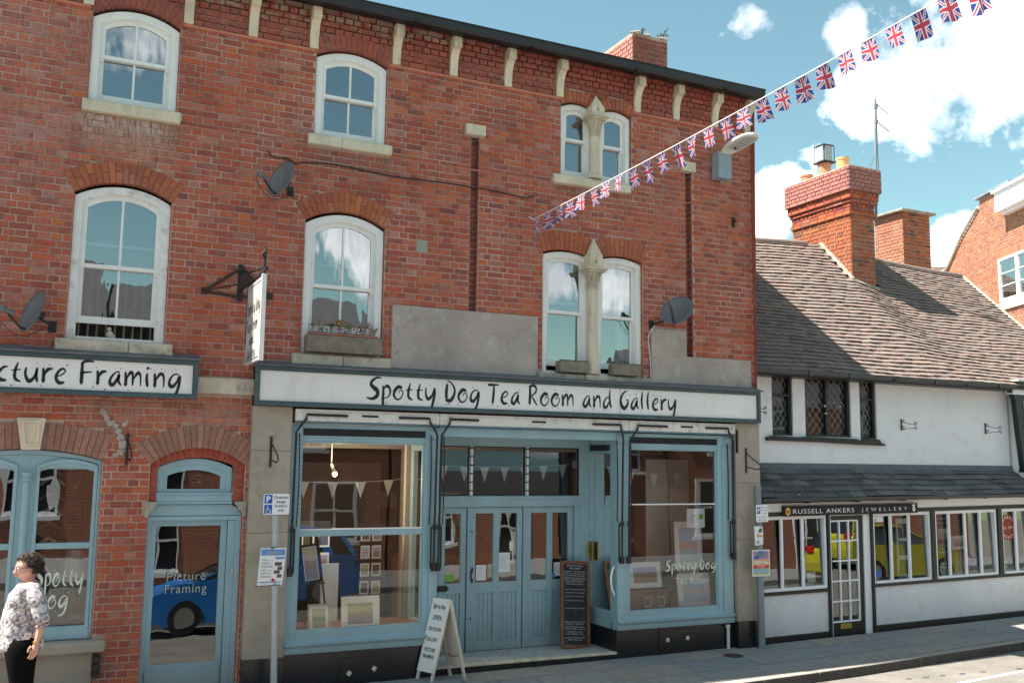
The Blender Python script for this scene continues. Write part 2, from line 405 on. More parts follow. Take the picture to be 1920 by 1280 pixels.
def stripes_mat(name, a, b, scale, axis=0, duty=.3, trans=False):
    t = NT(name)
    sp = t.n('ShaderNodeSeparateXYZ'); t.l(t.pos(), sp.inputs[0])
    f = t.math('FRACT', t.math('MULTIPLY', t.math('ADD', sp.outputs[axis], t.math('MULTIPLY', t.noise(3, 2), .02)), scale))
    t.set(t.mix(t.math('LESS_THAN', f, duty), b, a), .9)
stripes_mat('curtain_stripe', (.36, .31, .21), (.03, .036, .034), 11, 0, .22)
stripes_mat('curtain_blue', (.05, .08, .13), (.03, .05, .09), 24, 0, .5)
stripes_mat('blind_slat', (.12, .16, .18), (.03, .05, .06), 40, 2, .5)
def blouse():
    t = NT('blouse_print')
    p = t.pos()
    v = t.n('ShaderNodeTexVoronoi'); v.inputs['Scale'].default_value = 11; t.l(p, v.inputs['Vector'])
    ns = t.noise(38, 4, .7)
    d = t.math('ADD', v.outputs['Distance'], t.math('MULTIPLY', ns, .35))
    c = t.ramp(d, [(0, (.06, .12, .38)), (.30, (.11, .10, .14)), (.42, (.55, .5, .48)), (.50, (.62, .45, .36)), (.56, (.60, .58, .57)), (.68, (.14, .14, .19)), (.74, (.42, .34, .32)), (.84, (.60, .58, .56)), (1, (.66, .63, .61))])
    c = t.mix(t.grade(t.noise(34, 4, .7), .54, .60), c, (.11, .12, .18))
    t.set(c, .8)
blouse()
def art(name, sky_c, mid, low, spots, sc=9):
    t = NT(name)
    tcn = t.n('ShaderNodeTexCoord').outputs['Generated']
    sp = t.n('ShaderNodeSeparateXYZ'); t.l(tcn, sp.inputs[0])
    n = t.noise(sc, 5, .6, coord=tcn)
    h = t.math('ADD', sp.outputs[2], t.math('MULTIPLY', t.math('SUBTRACT', n, .5), .35))
    c = t.ramp(h, [(.0, low), (.35, low), (.42, mid), (.55, mid), (.62, sky_c), (1, sky_c)])
    c = t.mix(t.grade(t.noise(sc * 3, 4, coord=tcn), .55, .62), c, spots)
    t.set(c, .5)
art('picture_harbour', (.42, .60, .72), (.60, .52, .45), (.33, .45, .55), (.62, .60, .62))
art('picture_valley', (.40, .42, .62), (.42, .25, .14), (.25, .16, .14), (.60, .42, .22))
art('picture_woodland', (.50, .55, .40), (.20, .28, .10), (.35, .38, .25), (.65, .68, .58), 14)
art('picture_trees', (.62, .62, .40), (.48, .40, .22), (.35, .35, .42), (.16, .13, .12), 12)
art('picture_church', (.38, .55, .75), (.62, .35, .30), (.42, .60, .62), (.78, .78, .76), 11)
art('picture_card', (.55, .55, .45), (.35, .28, .20), (.25, .28, .22), (.62, .25, .18), 10)
art('poster_festival', (.80, .32, .30), (.85, .82, .25), (.05, .42, .48), (.10, .35, .55), 4)
def emis(name, col, s):
    t = NT(name); t.b.inputs['Emission Color'].default_value = (*col, 1); t.b.inputs['Emission Strength'].default_value = s
emis('bulb', (1, .78, .5), 14)
M = MATS

# ------------------------------------------------------------ object helpers
def world_of(o):
    v = Vector((0, 0, 0))
    while o is not None:
        v = v + o.location; o = o.parent
    return v
def tag(o, label=None, cat=None, group=None, kind=None):
    if label: o['label'] = label
    if cat: o['category'] = cat
    if group: o['group'] = group
    if kind: o['kind'] = kind
    return o
def thing(name, loc, label, cat, group=None):
    o = bpy.data.objects.new(name, None); COL.objects.link(o)
    o.location = loc; o.empty_display_size = .1
    return tag(o, label, cat, group)

class MB:
    def __init__(s):
        s.v = []; s.f = []; s.r = []; s.cur = 0.0; s.uv = None
    def add(s, vs, fs, r=None):
        b = len(s.v); s.v += [tuple(p) for p in vs]
        r = s.cur if r is None else r
        for f in fs: s.f.append(tuple(i + b for i in f)); s.r.append(r)
        return s
    def quad(s, a, b, c, d, r=None): return s.add([a, b, c, d], [(0, 1, 2, 3)], r)
    def box(s, x0, x1, y0, y1, z0, z1, T=None):
        vs = [(x, y, z) for z in (z0, z1) for y in (y0, y1) for x in (x0, x1)]
        if T: vs = [T @ Vector(p) for p in vs]
        s.add(vs, [(0, 2, 3, 1), (4, 5, 7, 6), (0, 1, 5, 4), (2, 6, 7, 3), (0, 4, 6, 2), (1, 3, 7, 5)])
        return s
    def prism(s, pts, y0, y1):
        """polygon in (x,z), extruded in y"""
        n = len(pts)
        s.add([(p[0], y0, p[1]) for p in pts] + [(p[0], y1, p[1]) for p in pts],
              [tuple(range(n)), tuple(range(2 * n - 1, n - 1, -1))] + [(i, i + n, (i + 1) % n + n, (i + 1) % n) for i in range(n)])
        return s
    def prismT(s, pts, d0, d1, T):
        n = len(pts)
        s.add([T @ Vector((p[0], d0, p[1])) for p in pts] + [T @ Vector((p[0], d1, p[1])) for p in pts],
              [tuple(range(n)), tuple(range(2 * n - 1, n - 1, -1))] + [(i, i + n, (i + 1) % n + n, (i + 1) % n) for i in range(n)])
        return s
    def ring(s, outer, inner, y0, y1, closed=True):
        n = len(outer)
        vs = [(p[0], y0, p[1]) for p in outer] + [(p[0], y0, p[1]) for p in inner] + [(p[0], y1, p[1]) for p in outer] + [(p[0], y1, p[1]) for p in inner]
        fs = []
        for i in range(n if closed else n - 1):
            j = (i + 1) % n
            fs += [(i, j, j + n, i + n), (i + 2 * n, i + 3 * n, j + 3 * n, j + 2 * n), (i, i + 2 * n, j + 2 * n, j), (i + n, j + n, j + 3 * n, i + 3 * n)]
        if not closed:
            fs += [(0, n, 3 * n, 2 * n), (n - 1, 3 * n - 1, 4 * n - 1, 2 * n - 1)]
        s.add(vs, fs); return s
    def tube(s, pts, r, n=8, cap=True):
        pts = [Vector(p) for p in pts]
        rr = r if isinstance(r, (list, tuple)) else [r] * len(pts)
        b = len(s.v); prev = None
        for i, p in enumerate(pts):
            d = (pts[min(i + 1, len(pts) - 1)] - pts[max(i - 1, 0)])
            if d.length < 1e-9: d = Vector((0, 0, 1))
            d.normalize()
            if prev is None:
                a = Vector((0, 0, 1)) if abs(d.z) < .9 else Vector((1, 0, 0))
                u = d.cross(a).normalized()
            else:
                u = (prev - d * prev.dot(d))
                u = u.normalized() if u.length > 1e-6 else d.orthogonal().normalized()
            prev = u; w = d.cross(u)
            for k in range(n):
                t = 2 * math.pi * k / n
                s.v.append(tuple(p + (u * math.cos(t) + w * math.sin(t)) * rr[i]))
        for i in range(len(pts) - 1):
            for k in range(n):
                k2 = (k + 1) % n
                s.f.append((b + i * n + k, b + i * n + k2, b + (i + 1) * n + k2, b + (i + 1) * n + k)); s.r.append(s.cur)
        if cap:
            s.f.append(tuple(b + k for k in range(n - 1, -1, -1))); s.r.append(s.cur)
            e = b + (len(pts) - 1) * n
            s.f.append(tuple(e + k for k in range(n))); s.r.append(s.cur)
        return s
    def lathe(s, c, prof, n=16):
        """prof = [(radius, z)], around vertical axis at c"""
        b = len(s.v)
        for r, z in prof:
            for k in range(n):
                t = 2 * math.pi * k / n
                s.v.append((c[0] + r * math.cos(t), c[1] + r * math.sin(t), c[2] + z))
        for i in range(len(prof) - 1):
            for k in range(n):
                k2 = (k + 1) % n
                s.f.append((b + i * n + k, b + i * n + k2, b + (i + 1) * n + k2, b + (i + 1) * n + k)); s.r.append(s.cur)
        s.f.append(tuple(b + k for k in range(n - 1, -1, -1))); s.r.append(s.cur)
        e = b + (len(prof) - 1) * n
        s.f.append(tuple(e + k for k in range(n))); s.r.append(s.cur)
        return s
    def blob(s, c, r, n=10, m=7, sc=(1, 1, 1), fn=None):
        b = len(s.v)
        for i in range(m + 1):
            th = math.pi * i / m
            for k in range(n):
                ph = 2 * math.pi * k / n
                d = Vector((math.sin(th) * math.cos(ph), math.sin(th) * math.sin(ph), math.cos(th)))
                q = fn(d) if fn else 1
                s.v.append((c[0] + d.x * r * sc[0] * q, c[1] + d.y * r * sc[1] * q, c[2] + d.z * r * sc[2] * q))
        for i in range(m):
            for k in range(n):
                k2 = (k + 1) % n
                s.f.append((b + i * n + k, b + (i + 1) * n + k, b + (i + 1) * n + k2, b + i * n + k2)); s.r.append(s.cur)
        return s
    def build(s, name, mat, parent=None, label=None, cat=None, group=None, kind=None, smooth=False, bevel=0):
        if not s.v: return None
        off = world_of(parent) if parent else Vector((0, 0, 0))
        me = bpy.data.meshes.new(name)
        me.from_pydata([(p[0] - off.x, p[1] - off.y, p[2] - off.z) for p in s.v], [], s.f)
        if any(s.r):
            a = me.attributes.new('rnd', 'FLOAT', 'FACE'); a.data.foreach_set('value', s.r)
        if s.uv:
            ul = me.uv_layers.new(name='uv')
            for lp in me.loops: ul.data[lp.index].uv = s.uv[lp.vertex_index]
        me.materials.append(MATS[mat])
        o = bpy.data.objects.new(name, me); COL.objects.link(o)
        if parent: o.parent = parent
        if smooth:
            for p in me.polygons: p.use_smooth = True
        if bevel:
            md = o.modifiers.new('bevel', 'BEVEL'); md.width = bevel; md.segments = 2; md.limit_method = 'ANGLE'
            md.harden_normals = False
        return tag(o, label, cat, group, kind)

def fix_normals(o):
    import bmesh
    bm = bmesh.new(); bm.from_mesh(o.data); bmesh.ops.recalc_face_normals(bm, faces=bm.faces); bm.to_mesh(o.data); bm.free()

def bx(name, mat, parent, x0, x1, y0, y1, z0, z1, bevel=0, **k):
    return MB().box(x0, x1, y0, y1, z0, z1).build(name, mat, parent, bevel=bevel, **k)

def arch_pts(x0, x1, z0, zs, zc, n=14):
    """outline of an opening with a segmental head, anticlockwise from bottom left"""
    pts = [(x0, z0)]
    h = (x1 - x0) / 2; rise = zc - zs; cx = (x0 + x1) / 2
    if rise < 1e-4: return [(x0, z0), (x0, zs)] + [(x0 + (x1 - x0) * i / n, zs) for i in range(1, n)] + [(x1, zs), (x1, z0)]
    Rr = (h * h + rise * rise) / (2 * rise); cz = zc - Rr; a = math.asin(h / Rr)
    for i in range(n + 1):
        t = -a + 2 * a * i / n
        pts.append((cx + Rr * math.sin(t), cz + Rr * math.cos(t)))
    pts.append((x1, z0))
    return pts
def arch_z(x, x0, x1, zs, zc):
    h = (x1 - x0) / 2; rise = zc - zs; cx = (x0 + x1) / 2
    if rise < 1e-4: return zs
    Rr = (h * h + rise * rise) / (2 * rise); cz = zc - Rr
    return cz + math.sqrt(max(0, Rr * Rr - (x - cx) ** 2))

# ------------------------------------------------------------ brickwork
unit_cache = {}
def unit_brick(w, h, d, mat):
    key = (round(w, 3), round(h, 3), round(d, 3), mat)
    if key in unit_cache: return unit_cache[key]
    c = .0035
    vs = [(0, 0, 0), (w, 0, 0), (w, 0, h), (0, 0, h), (c, -d, c), (w - c, -d, c), (w - c, -d, h - c), (c, -d, h - c)]
    me = bpy.data.meshes.new('brick')
    me.from_pydata(vs, [], [(4, 5, 6, 7), (0, 1, 5, 4), (1, 2, 6, 5), (2, 3, 7, 6), (3, 0, 4, 7)])
    me.materials.append(MATS[mat]); unit_cache[key] = me
    return me
def brick_face(parent, mat, org, ux, u0, u1, z0, z1, holes=lambda a, b: [], course=.075, st=.225, nparts=0, proud=.008,
               out=None, phase=0.0, name='brick', part_parent=None, first=0, tops=None, matfn=None, vis=None):
    """bricks in English bond on a vertical face. org: point; ux: unit direction along the wall; out: outward normal"""
    org = Vector(org); ux = Vector(ux); out = Vector(out)
    j = .0056; k0 = 0; z = z0
    rows = []
    while z < z1 - .02:
        zt = min(z + course, z1)
        head = (k0 + first) % 2 == 1
        pitch = st / 2 if head else st
        sh = phase + (st / 4 if head else 0)
        n0 = math.floor((u0 - sh) / pitch) - 1
        n1 = math.ceil((u1 - sh) / pitch) + 1
        free = [(u0, u1)]
        for a, b in holes(z, zt):
            nf = []
            for p, q in free:
                if b <= p or a >= q: nf.append((p, q)); continue
                if a > p: nf.append((p, a))
                if b < q: nf.append((b, q))
            free = nf
        for n in range(n0, n1):
            a = sh + n * pitch; b = a + pitch
            for p, q in free:
                aa, bb = max(a, p), min(b, q)
                if bb - aa > .03:
                    full = (aa == a and bb == b and abs(zt - z - course) < 1e-6)
                    jz = rnd.uniform(-.0022, .0022) + .003 * math.sin(aa * 1.7 + z * 2.1); ja = rnd.uniform(-.003, .003) if full else 0
                    rows.append((aa + j + ja, bb - j + ja + (rnd.uniform(-.003, .003) if full else 0), z + j + jz, zt - j + jz, full, k0))
        z += course; k0 += 1
    # which bricks show largest
    cand = []
    if nparts:
        for i, (a, b, p, q, full, k) in enumerate(rows):
            if not full or b - a < .15: continue
            c = org + ux * ((a + b) / 2); c.z = (p + q) / 2
            d = c - CAM; dz = d.dot(fwd)
            if dz < .5: continue
            sx, sy = d.dot(rgt2) / dz * FPX, d.dot(upv2) / dz * FPX
            if abs(sx) > 950 or abs(sy) > 632: continue
            if vis and not vis(c): continue
            cand.append((-(abs(out.dot(d.normalized())) / d.length ** 2), i))
        cand.sort(); pick = set(i for _, i in cand[:nparts])
    else: pick = set()
    mb = {}
    for i, (a, b, p, q, full, k) in enumerate(rows):
        ex = tops(p) if tops else 0
        pr = proud + rnd.uniform(-.0015, .002)
        mt = matfn((a + b) / 2, (p + q) / 2) if matfn else mat
        if i in pick:
            me = unit_brick(b - a, q - p, proud, mt)
            o = bpy.data.objects.new(name, me); COL.objects.link(o)
            o.parent = part_parent or parent
            flip = ux.y * out.x - ux.x * out.y < 0
            w = org + ux * (b if flip else a); w.z = p
            w = w + out * (ex + pr - proud)
            o.location = w - world_of(o.parent)
            o.rotation_euler = (0, 0, math.atan2(ux.y, ux.x) + (math.pi if flip else 0))
            continue
        bld = mb.setdefault(mt, MB())
        c = .0035
        def P(u, zz, d): 
            v = org + ux * u + out * (d + ex); return (v.x, v.y, zz)
        bk = -.004 - ex
        vs = [P(a, p, bk), P(b, p, bk), P(b, q, bk), P(a, q, bk), P(a + c, p + c, pr), P(b - c, p + c, pr), P(b - c, q - c, pr), P(a + c, q - c, pr)]
        bld.add(vs, [(4, 5, 6, 7), (0, 1, 5, 4), (1, 2, 6, 5), (2, 3, 7, 6), (3, 0, 4, 7)], rnd.random())
    for mt, bld in mb.items():
        o = bld.build('brickwork', mt, part_parent or parent, kind='stuff')
    return len(pick)

def cells(mb, x0, x1, z0, z1, holes, y):
    """front face at y with rectangular holes (hx0,hx1,hz0,hz1)"""
    xs = sorted({x0, x1, *[h[0] for h in holes if x0 < h[0] < x1], *[h[1] for h in holes if x0 < h[1] < x1]})
    zs = sorted({z0, z1, *[h[2] for h in holes if z0 < h[2] < z1], *[h[3] for h in holes if z0 < h[3] < z1]})
    for i in range(len(xs) - 1):
        for k in range(len(zs) - 1):
            cx, cz = (xs[i] + xs[i + 1]) / 2, (zs[k] + zs[k + 1]) / 2
            if any(h[0] < cx < h[1] and h[2] < cz < h[3] for h in holes): continue
            mb.quad((xs[i], y, zs[k]), (xs[i + 1], y, zs[k]), (xs[i + 1], y, zs[k + 1]), (xs[i], y, zs[k + 1]))

def arch_ring(parent, mat, x0, x1, zs, zc, t, ybk=.10, yf=-.010, nv=None, split=False, amax=None, lab=None, skip=None):
    """segmental arch of radial bricks, each a part"""
    h = (x1 - x0) / 2; rise = zc - zs; cx = (x0 + x1) / 2
    Rr = (h * h + rise * rise) / (2 * rise); cz = zc - Rr; a = math.asin(min(1, h / Rr))
    nv = nv or max(7, int(2 * a * Rr / .060) | 1)
    root = MB()
    # mortar bed behind the bricks
    pts = []
    nn = 24
    O = [(cx + (Rr + t) * math.sin(-a + 2 * a * i / nn), cz + (Rr + t) * math.cos(-a + 2 * a * i / nn)) for i in range(nn + 1)]
    I = [(cx + Rr * math.sin(-a + 2 * a * i / nn), cz + Rr * math.cos(-a + 2 * a * i / nn)) for i in range(nn + 1)]
    root.ring(O, I, yf + .006, ybk, closed=False)
    arch = root.build('arch', 'mortar_dark', parent, label=lab)
    for i in range(nv):
        t0 = -a + 2 * a * i / nv; t1 = -a + 2 * a * (i + 1) / nv
        g = .004 / Rr
        segs = [(0.0, t)] if not split else ([(0, t * .48), (t * .52, t)] if i % 2 else [(0, t * .98)])
        for s0, s1 in segs:
            if s0: s0 += .002
            pts = []
            for tt, rr_ in ((t0 + g, Rr + s0), (t1 - g, Rr + s0), (t1 - g * .8, Rr + s1), (t0 + g * .8, Rr + s1)):
                pts.append((cx + rr_ * math.sin(tt), cz + rr_ * math.cos(tt)))
            if skip and skip(sum(p[0] for p in pts) / 4): continue
            mb = MB(); mb.prism(pts, yf - rnd.uniform(0, .004), ybk - .01)
            mb.build('brick', mat, arch)
    return arch

# ------------------------------------------------------------ text
dgc = {}
def text_mesh(txt, spacing=1.0, offset=0.0, shear=0.0):
    key = (txt, spacing, offset, shear)
    if key in dgc: return dgc[key]
    cu = bpy.data.curves.new('t', 'FONT'); cu.body = txt; cu.size = 1; cu.resolution_u = 3
    cu.space_character = spacing; cu.offset = offset; cu.shear = shear
    ob = bpy.data.objects.new('t', cu); COL.objects.link(ob)
    bpy.context.view_layer.update()
    me = ob.to_mesh()
    vs = [tuple(v.co) for v in me.vertices]; fs = [tuple(p.vertices) for p in me.polygons]
    ob.to_mesh_clear(); bpy.data.objects.remove(ob); bpy.data.curves.remove(cu)
    dgc[key] = (vs, fs)
    return vs, fs
def text_into(mb, txt, org, right, up, cap, width=None, align='c', spacing=1.0, offset=0.0, shear=0.0):
    """flat lettering. org = baseline point (centre or left); cap = cap height in metres"""
    vs, fs = text_mesh(txt, spacing, offset, shear)
    if not vs: return
    xs = [v[0] for v in vs]; x0, x1 = min(xs), max(xs)
    s = cap / .73
    sx = s if width is None else width / (x1 - x0)
    org = Vector(org); right = Vector(right).normalized(); up = Vector(up).normalized()
    ax = {'c': (x0 + x1) / 2, 'l': x0, 'r': x1}[align]
    mb.add([org + right * ((v[0] - ax) * sx) + up * (v[1] * s) for v in vs], fs)

# brush lettering drawn stroke by stroke: each stroke is (points, widths)
BRUSH = {
 'S': (.92, [([(.98, .97), (.72, 1.0), (.42, .86), (.30, .68), (.48, .52), (.72, .38), (.74, .16), (.50, .0), (.24, -.01), (.04, .03)], [.05, .08, .12, .15, .18, .20, .19, .14, .09, .05])]),
 'p': (.66, [([(.08, .62), (.12, .3), (.10, 0), (.12, -.40)], [.08, .14, .15, .13]), ([(.14, .46), (.30, .61), (.50, .56), (.58, .34), (.46, .12), (.20, .02)], [.05, .12, .13, .10, .06, .04])]),
 'o': (.74, [([(.60, .56), (.36, .60), (.12, .40), (.08, .18), (.26, .0), (.50, .04), (.68, .26), (.60, .44), (.42, .40), (.40, .30)], [.12, .15, .15, .12, .08, .06, .06, .05, .045, .04])]),
 't': (.58, [([(.34, .80), (.22, .45), (.24, .12), (.52, .0)], [.06, .13, .13, .05]), ([(.02, .46), (.50, .50)], [.035, .05])]),
 'y': (.76, [([(.06, .62), (.06, .30), (.22, .08), (.48, .24), (.62, .56)], [.07, .11, .14, .11, .06]), ([(.66, .62), (.66, .30), (.56, -.10), (.46, -.42)], [.12, .15, .14, .12])]),
 'D': (.82, [([(.16, .84), (.12, .5), (.12, .14)], [.13, .17, .16]), ([(.14, 1.0), (.42, .94), (.68, .66), (.68, .36), (.44, .06), (.10, .06)], [.04, .06, .10, .13, .16, .14])]),
 'g': (.74, [([(.62, .60), (.36, .60), (.14, .38), (.12, .14), (.30, .06), (.52, .26), (.62, .50)], [.05, .06, .10, .15, .14, .10, .08]), ([(.68, .54), (.66, .20), (.54, -.20), (.30, -.38), (.08, -.40)], [.14, .14, .12, .08, .04])]),
 'T': (.82, [([(.02, .92), (.80, .94)], [.13, .06]), ([(.44, .90), (.42, .5), (.36, .02)], [.10, .14, .15])]),
 'e': (.66, [([(.12, .28), (.38, .36), (.56, .52), (.40, .62), (.18, .46), (.10, .22), (.26, .02), (.54, .04)], [.04, .05, .06, .08, .11, .14, .14, .07])]),
 'a': (.74, [([(.62, .60), (.38, .56), (.14, .30), (.12, .08), (.30, .04), (.50, .30), (.58, .48)], [.05, .06, .11, .15, .14, .11, .08]), ([(.58, .50), (.56, .20), (.72, .02)], [.13, .12, .06])]),
 'R': (.80, [([(.12, .94), (.14, .5), (.10, .04)], [.12, .16, .15]), ([(.06, .92), (.40, 1.0), (.62, .84), (.50, .60), (.22, .46)], [.09, .12, .10, .08, .05]), ([(.26, .46), (.46, .22), (.68, .0)], [.05, .10, .05])]),
 'm': (1.06, [([(.08, .60), (.12, .3), (.12, .02)], [.10, .14, .15]), ([(.14, .30), (.34, .58), (.48, .52), (.50, .04)], [.05, .13, .11, .09]), ([(.52, .28), (.74, .58), (.90, .48), (.94, .02)], [.05, .13, .10, .05])]),
 'n': (.72, [([(.08, .60), (.12, .3), (.12, .02)], [.10, .14, .15]), ([(.14, .28), (.38, .58), (.58, .50), (.62, .0)], [.05, .13, .11, .05])]),
 'd': (.78, [([(.50, .58), (.30, .52), (.10, .26), (.14, .04), (.34, .06), (.54, .32)], [.05, .07, .12, .15, .12, .08]), ([(.62, 1.0), (.58, .5), (.70, .02)], [.06, .13, .12])]),
 'G': (.82, [([(.66, .96), (.38, .86), (.14, .56), (.14, .24), (.40, .02), (.66, .20), (.74, .44), (.58, .46)], [.05, .09, .14, .18, .18, .14, .09, .05])]),
 'l': (.40, [([(.22, .98), (.14, .5), (.20, .02)], [.06, .14, .11])]),
 'r': (.56, [([(.08, .60), (.12, .3), (.12, .02)], [.10, .14, .15]), ([(.14, .30), (.30, .54), (.56, .60)], [.05, .13, .06])]),
 'c': (.62, [([(.56, .60), (.34, .56), (.12, .32), (.18, .08), (.52, .02)], [.05, .09, .13, .15, .08])]),
 'u': (.76, [([(.08, .60), (.06, .30), (.24, .04), (.46, .14), (.62, .44)], [.08, .12, .15, .12, .08]), ([(.64, .60), (.60, .30), (.68, .02)], [.10, .13, .10])]),
 'F': (.78, [([(.14, .90), (.14, .5), (.14, .02)], [.12, .16, .16]), ([(.08, .88), (.34, 1.0), (.74, .98)], [.08, .11, .05]), ([(.16, .50), (.66, .54)], [.08, .05])]),
 'i': (.34, [([(.10, .58), (.10, .3), (.16, .02)], [.10, .14, .12]), ([(.08, .80), (.18, .84)], [.10, .11])]),
 'P': (.74, [([(.12, .94), (.14, .5), (.10, .04)], [.12, .16, .15]), ([(.06, .92), (.40, 1.0), (.64, .82), (.52, .54), (.22, .42)], [.09, .12, .11, .08, .05])]),
}
def catmull(p, n=5):
    q = [p[0]] + list(p) + [p[-1]]; o = []
    for i in range(1, len(q) - 2):
        for k in range(n):
            t = k / n
            o.append(tuple(.5 * (2 * q[i][c] + (q[i + 1][c] - q[i - 1][c]) * t + (2 * q[i - 1][c] - 5 * q[i][c] + 4 * q[i + 1][c] - q[i + 2][c]) * t * t + (-q[i - 1][c] + 3 * q[i][c] - 3 * q[i + 1][c] + q[i + 2][c]) * t ** 3) for c in range(len(q[i]))))
    o.append(tuple(p[-1])); return o
def brush_width(txt, sp=.10):
    return sum((BRUSH[ch][0] if ch != ' ' else .42) + sp for ch in txt) - sp
def brush_text(mb, txt, org, right, up, cap, width=None, dots=True, sp=.10, seed=3, each=None, bold=1.22):
    rg = random.Random(seed); DT = MB()
    org = Vector(org); right = Vector(right); up = Vector(up)
    s = cap; sx = cap if width is None else width / brush_width(txt, sp)
    x = 0.0
    def W(u, v): return org + right * (u * sx) + up * (v * s)
    for ch in txt:
        if ch == ' ': x += .42 + sp; continue
        w, strokes = BRUSH[ch]
        if each: mb = MB()
        for pts, ws in strokes:
            c = catmull([(p[0], p[1], wd) for p, wd in zip(pts, ws)], 6)
            Lp, Rp = [], []
            for i, (px, pz, wd) in enumerate(c):
                a = c[max(0, i - 1)]; b = c[min(len(c) - 1, i + 1)]
                dx, dz = b[0] - a[0], b[1] - a[1]; ln = math.hypot(dx, dz) or 1
                nx, nz = -dz / ln, dx / ln
                e = .5 if 0 < i < len(c) - 1 else .32
                wd = wd * bold * e + (rg.uniform(-.006, .006) if wd > .08 else 0)
                Lp.append((x + px + nx * wd, pz + nz * wd)); Rp.append((x + px - nx * wd, pz - nz * wd))
            for i in range(len(c) - 1):
                mb.quad(W(*Lp[i]), W(*Lp[i + 1]), W(*Rp[i + 1]), W(*Rp[i]))
            for e, sgn in ((0, -1), (-1, 1)):
                (px, pz, wd) = c[e]; (qx, qz, _) = c[1 if e == 0 else -2]
                dx, dz = px - qx, pz - qz; ln = math.hypot(dx, dz) or 1
                tip = (x + px + dx / ln * wd * .4, pz + dz / ln * wd * .4)
                mb.add([W(*Lp[e]), W(*tip), W(*Rp[e])], [(0, 1, 2)])
        if dots:
            for _ in range(rg.choice((1, 2, 2, 3))):
                side = rg.random() < .5
                u = x + rg.uniform(0, w); v = rg.uniform(1.02, 1.12) if (side and ch in 'SDTRGFPdlt') else (rg.uniform(.72, .82) if side else rg.uniform(-.2, -.08))
                if ch in 'ypg' and not side: v = rg.uniform(-.3, -.15); u = x + rg.uniform(.25, .4)
                r = rg.uniform(.018, .036)
                (DT if each else mb).add([W(u + r * math.cos(t) * 1.2, v + r * math.sin(t)) for t in [k * math.pi / 4 for k in range(8)]], [tuple(range(8))])
        if each: each(mb)
        x += w + sp
    return DT

def skin_mesh(nodes, edges, root=0, sub=2):
    """nodes (x,y,z,rx[,ry]) -> evaluated vertices and faces of a skinned skeleton"""
    me = bpy.data.meshes.new('s')
    me.from_pydata([n[:3] for n in nodes], edges, [])
    ob = bpy.data.objects.new('s', me); COL.objects.link(ob)
    ob.modifiers.new('skin', 'SKIN').use_smooth_shade = True
    sk = me.skin_vertices[0].data if me.skin_vertices else None
    if sk is None:
        with bpy.context.temp_override(object=ob, active_object=ob): bpy.ops.mesh.customdata_skin_add()
        sk = me.skin_vertices[0].data
    for i, n in enumerate(nodes):
        sk[i].radius = (n[3], n[4] if len(n) > 4 else n[3]); sk[i].use_root = (i == root)
    ss = ob.modifiers.new('sub', 'SUBSURF'); ss.levels = sub; ss.render_levels = sub
    bpy.context.view_layer.update()
    dg = bpy.context.evaluated_depsgraph_get()
    ev = ob.evaluated_get(dg); m2 = ev.to_mesh()
    vs = [tuple(v.co) for v in m2.vertices]; fs = [tuple(p.vertices) for p in m2.polygons]
    ev.to_mesh_clear(); bpy.data.objects.remove(ob); bpy.data.meshes.remove(me)
    return vs, fs
def chain(k): return [(i, i + 1) for i in range(k - 1)]

SW = Matrix(((0, 1, 0, 0), (1, 0, 0, 0), (0, 0, 1, 0), (0, 0, 0, 1)))     # profile in (y,z), extruded along x
# ------------------------------------------------------------ ground
def g(x):
    x = max(-12, min(26, x))
    return .036 + .007 * (x - 6.85) if x < 9.5 else .0545 + .0175 * (x - 9.5)
def yk(x): return -1.68 + .055 * (max(-8, min(20, x)) - 7)
def gz(x, y): return g(x) - .03 * min(1, max(0, -y / 1.5))
XS = [-70, -30, -12, -8, -4, 0, 3, 6, 9.5, 12, 15, 18, 20, 23, 26, 40, 90]
mb = MB(); mb.box(-400, 500, -400, 500, -1.2, -.75); mb.build('ground', 'ground', kind='structure')
mb = MB()
rows = []
for x in XS:
    zk = g(x) - .15
    rows.append([(x, yk(x) - .0, zk), (x, yk(x) - 1.2, zk + .02), (x, -5.4, zk + .06), (x, -8.2, zk + .01), (x, -9.6, zk - .01)])
for a, b in zip(rows, rows[1:]):
    for i in range(4): mb.quad(a[i + 1], b[i + 1], b[i], a[i])
road = mb.build('road', 'asphalt', kind='structure')
mb = MB()
for a, b in zip(XS, XS[1:]):
    z0, z1 = g(a) - .03, g(b) - .03
    mb.quad((a, -14, z0), (b, -14, z1), (b, -9.6, z1), (a, -9.6, z0)); mb.quad((a, -9.6, z0), (b, -9.6, z1), (b, -9.6, z1 - .2), (a, -9.6, z0 - .2))
mb.build('far_pavement', 'paving', kind='structure')
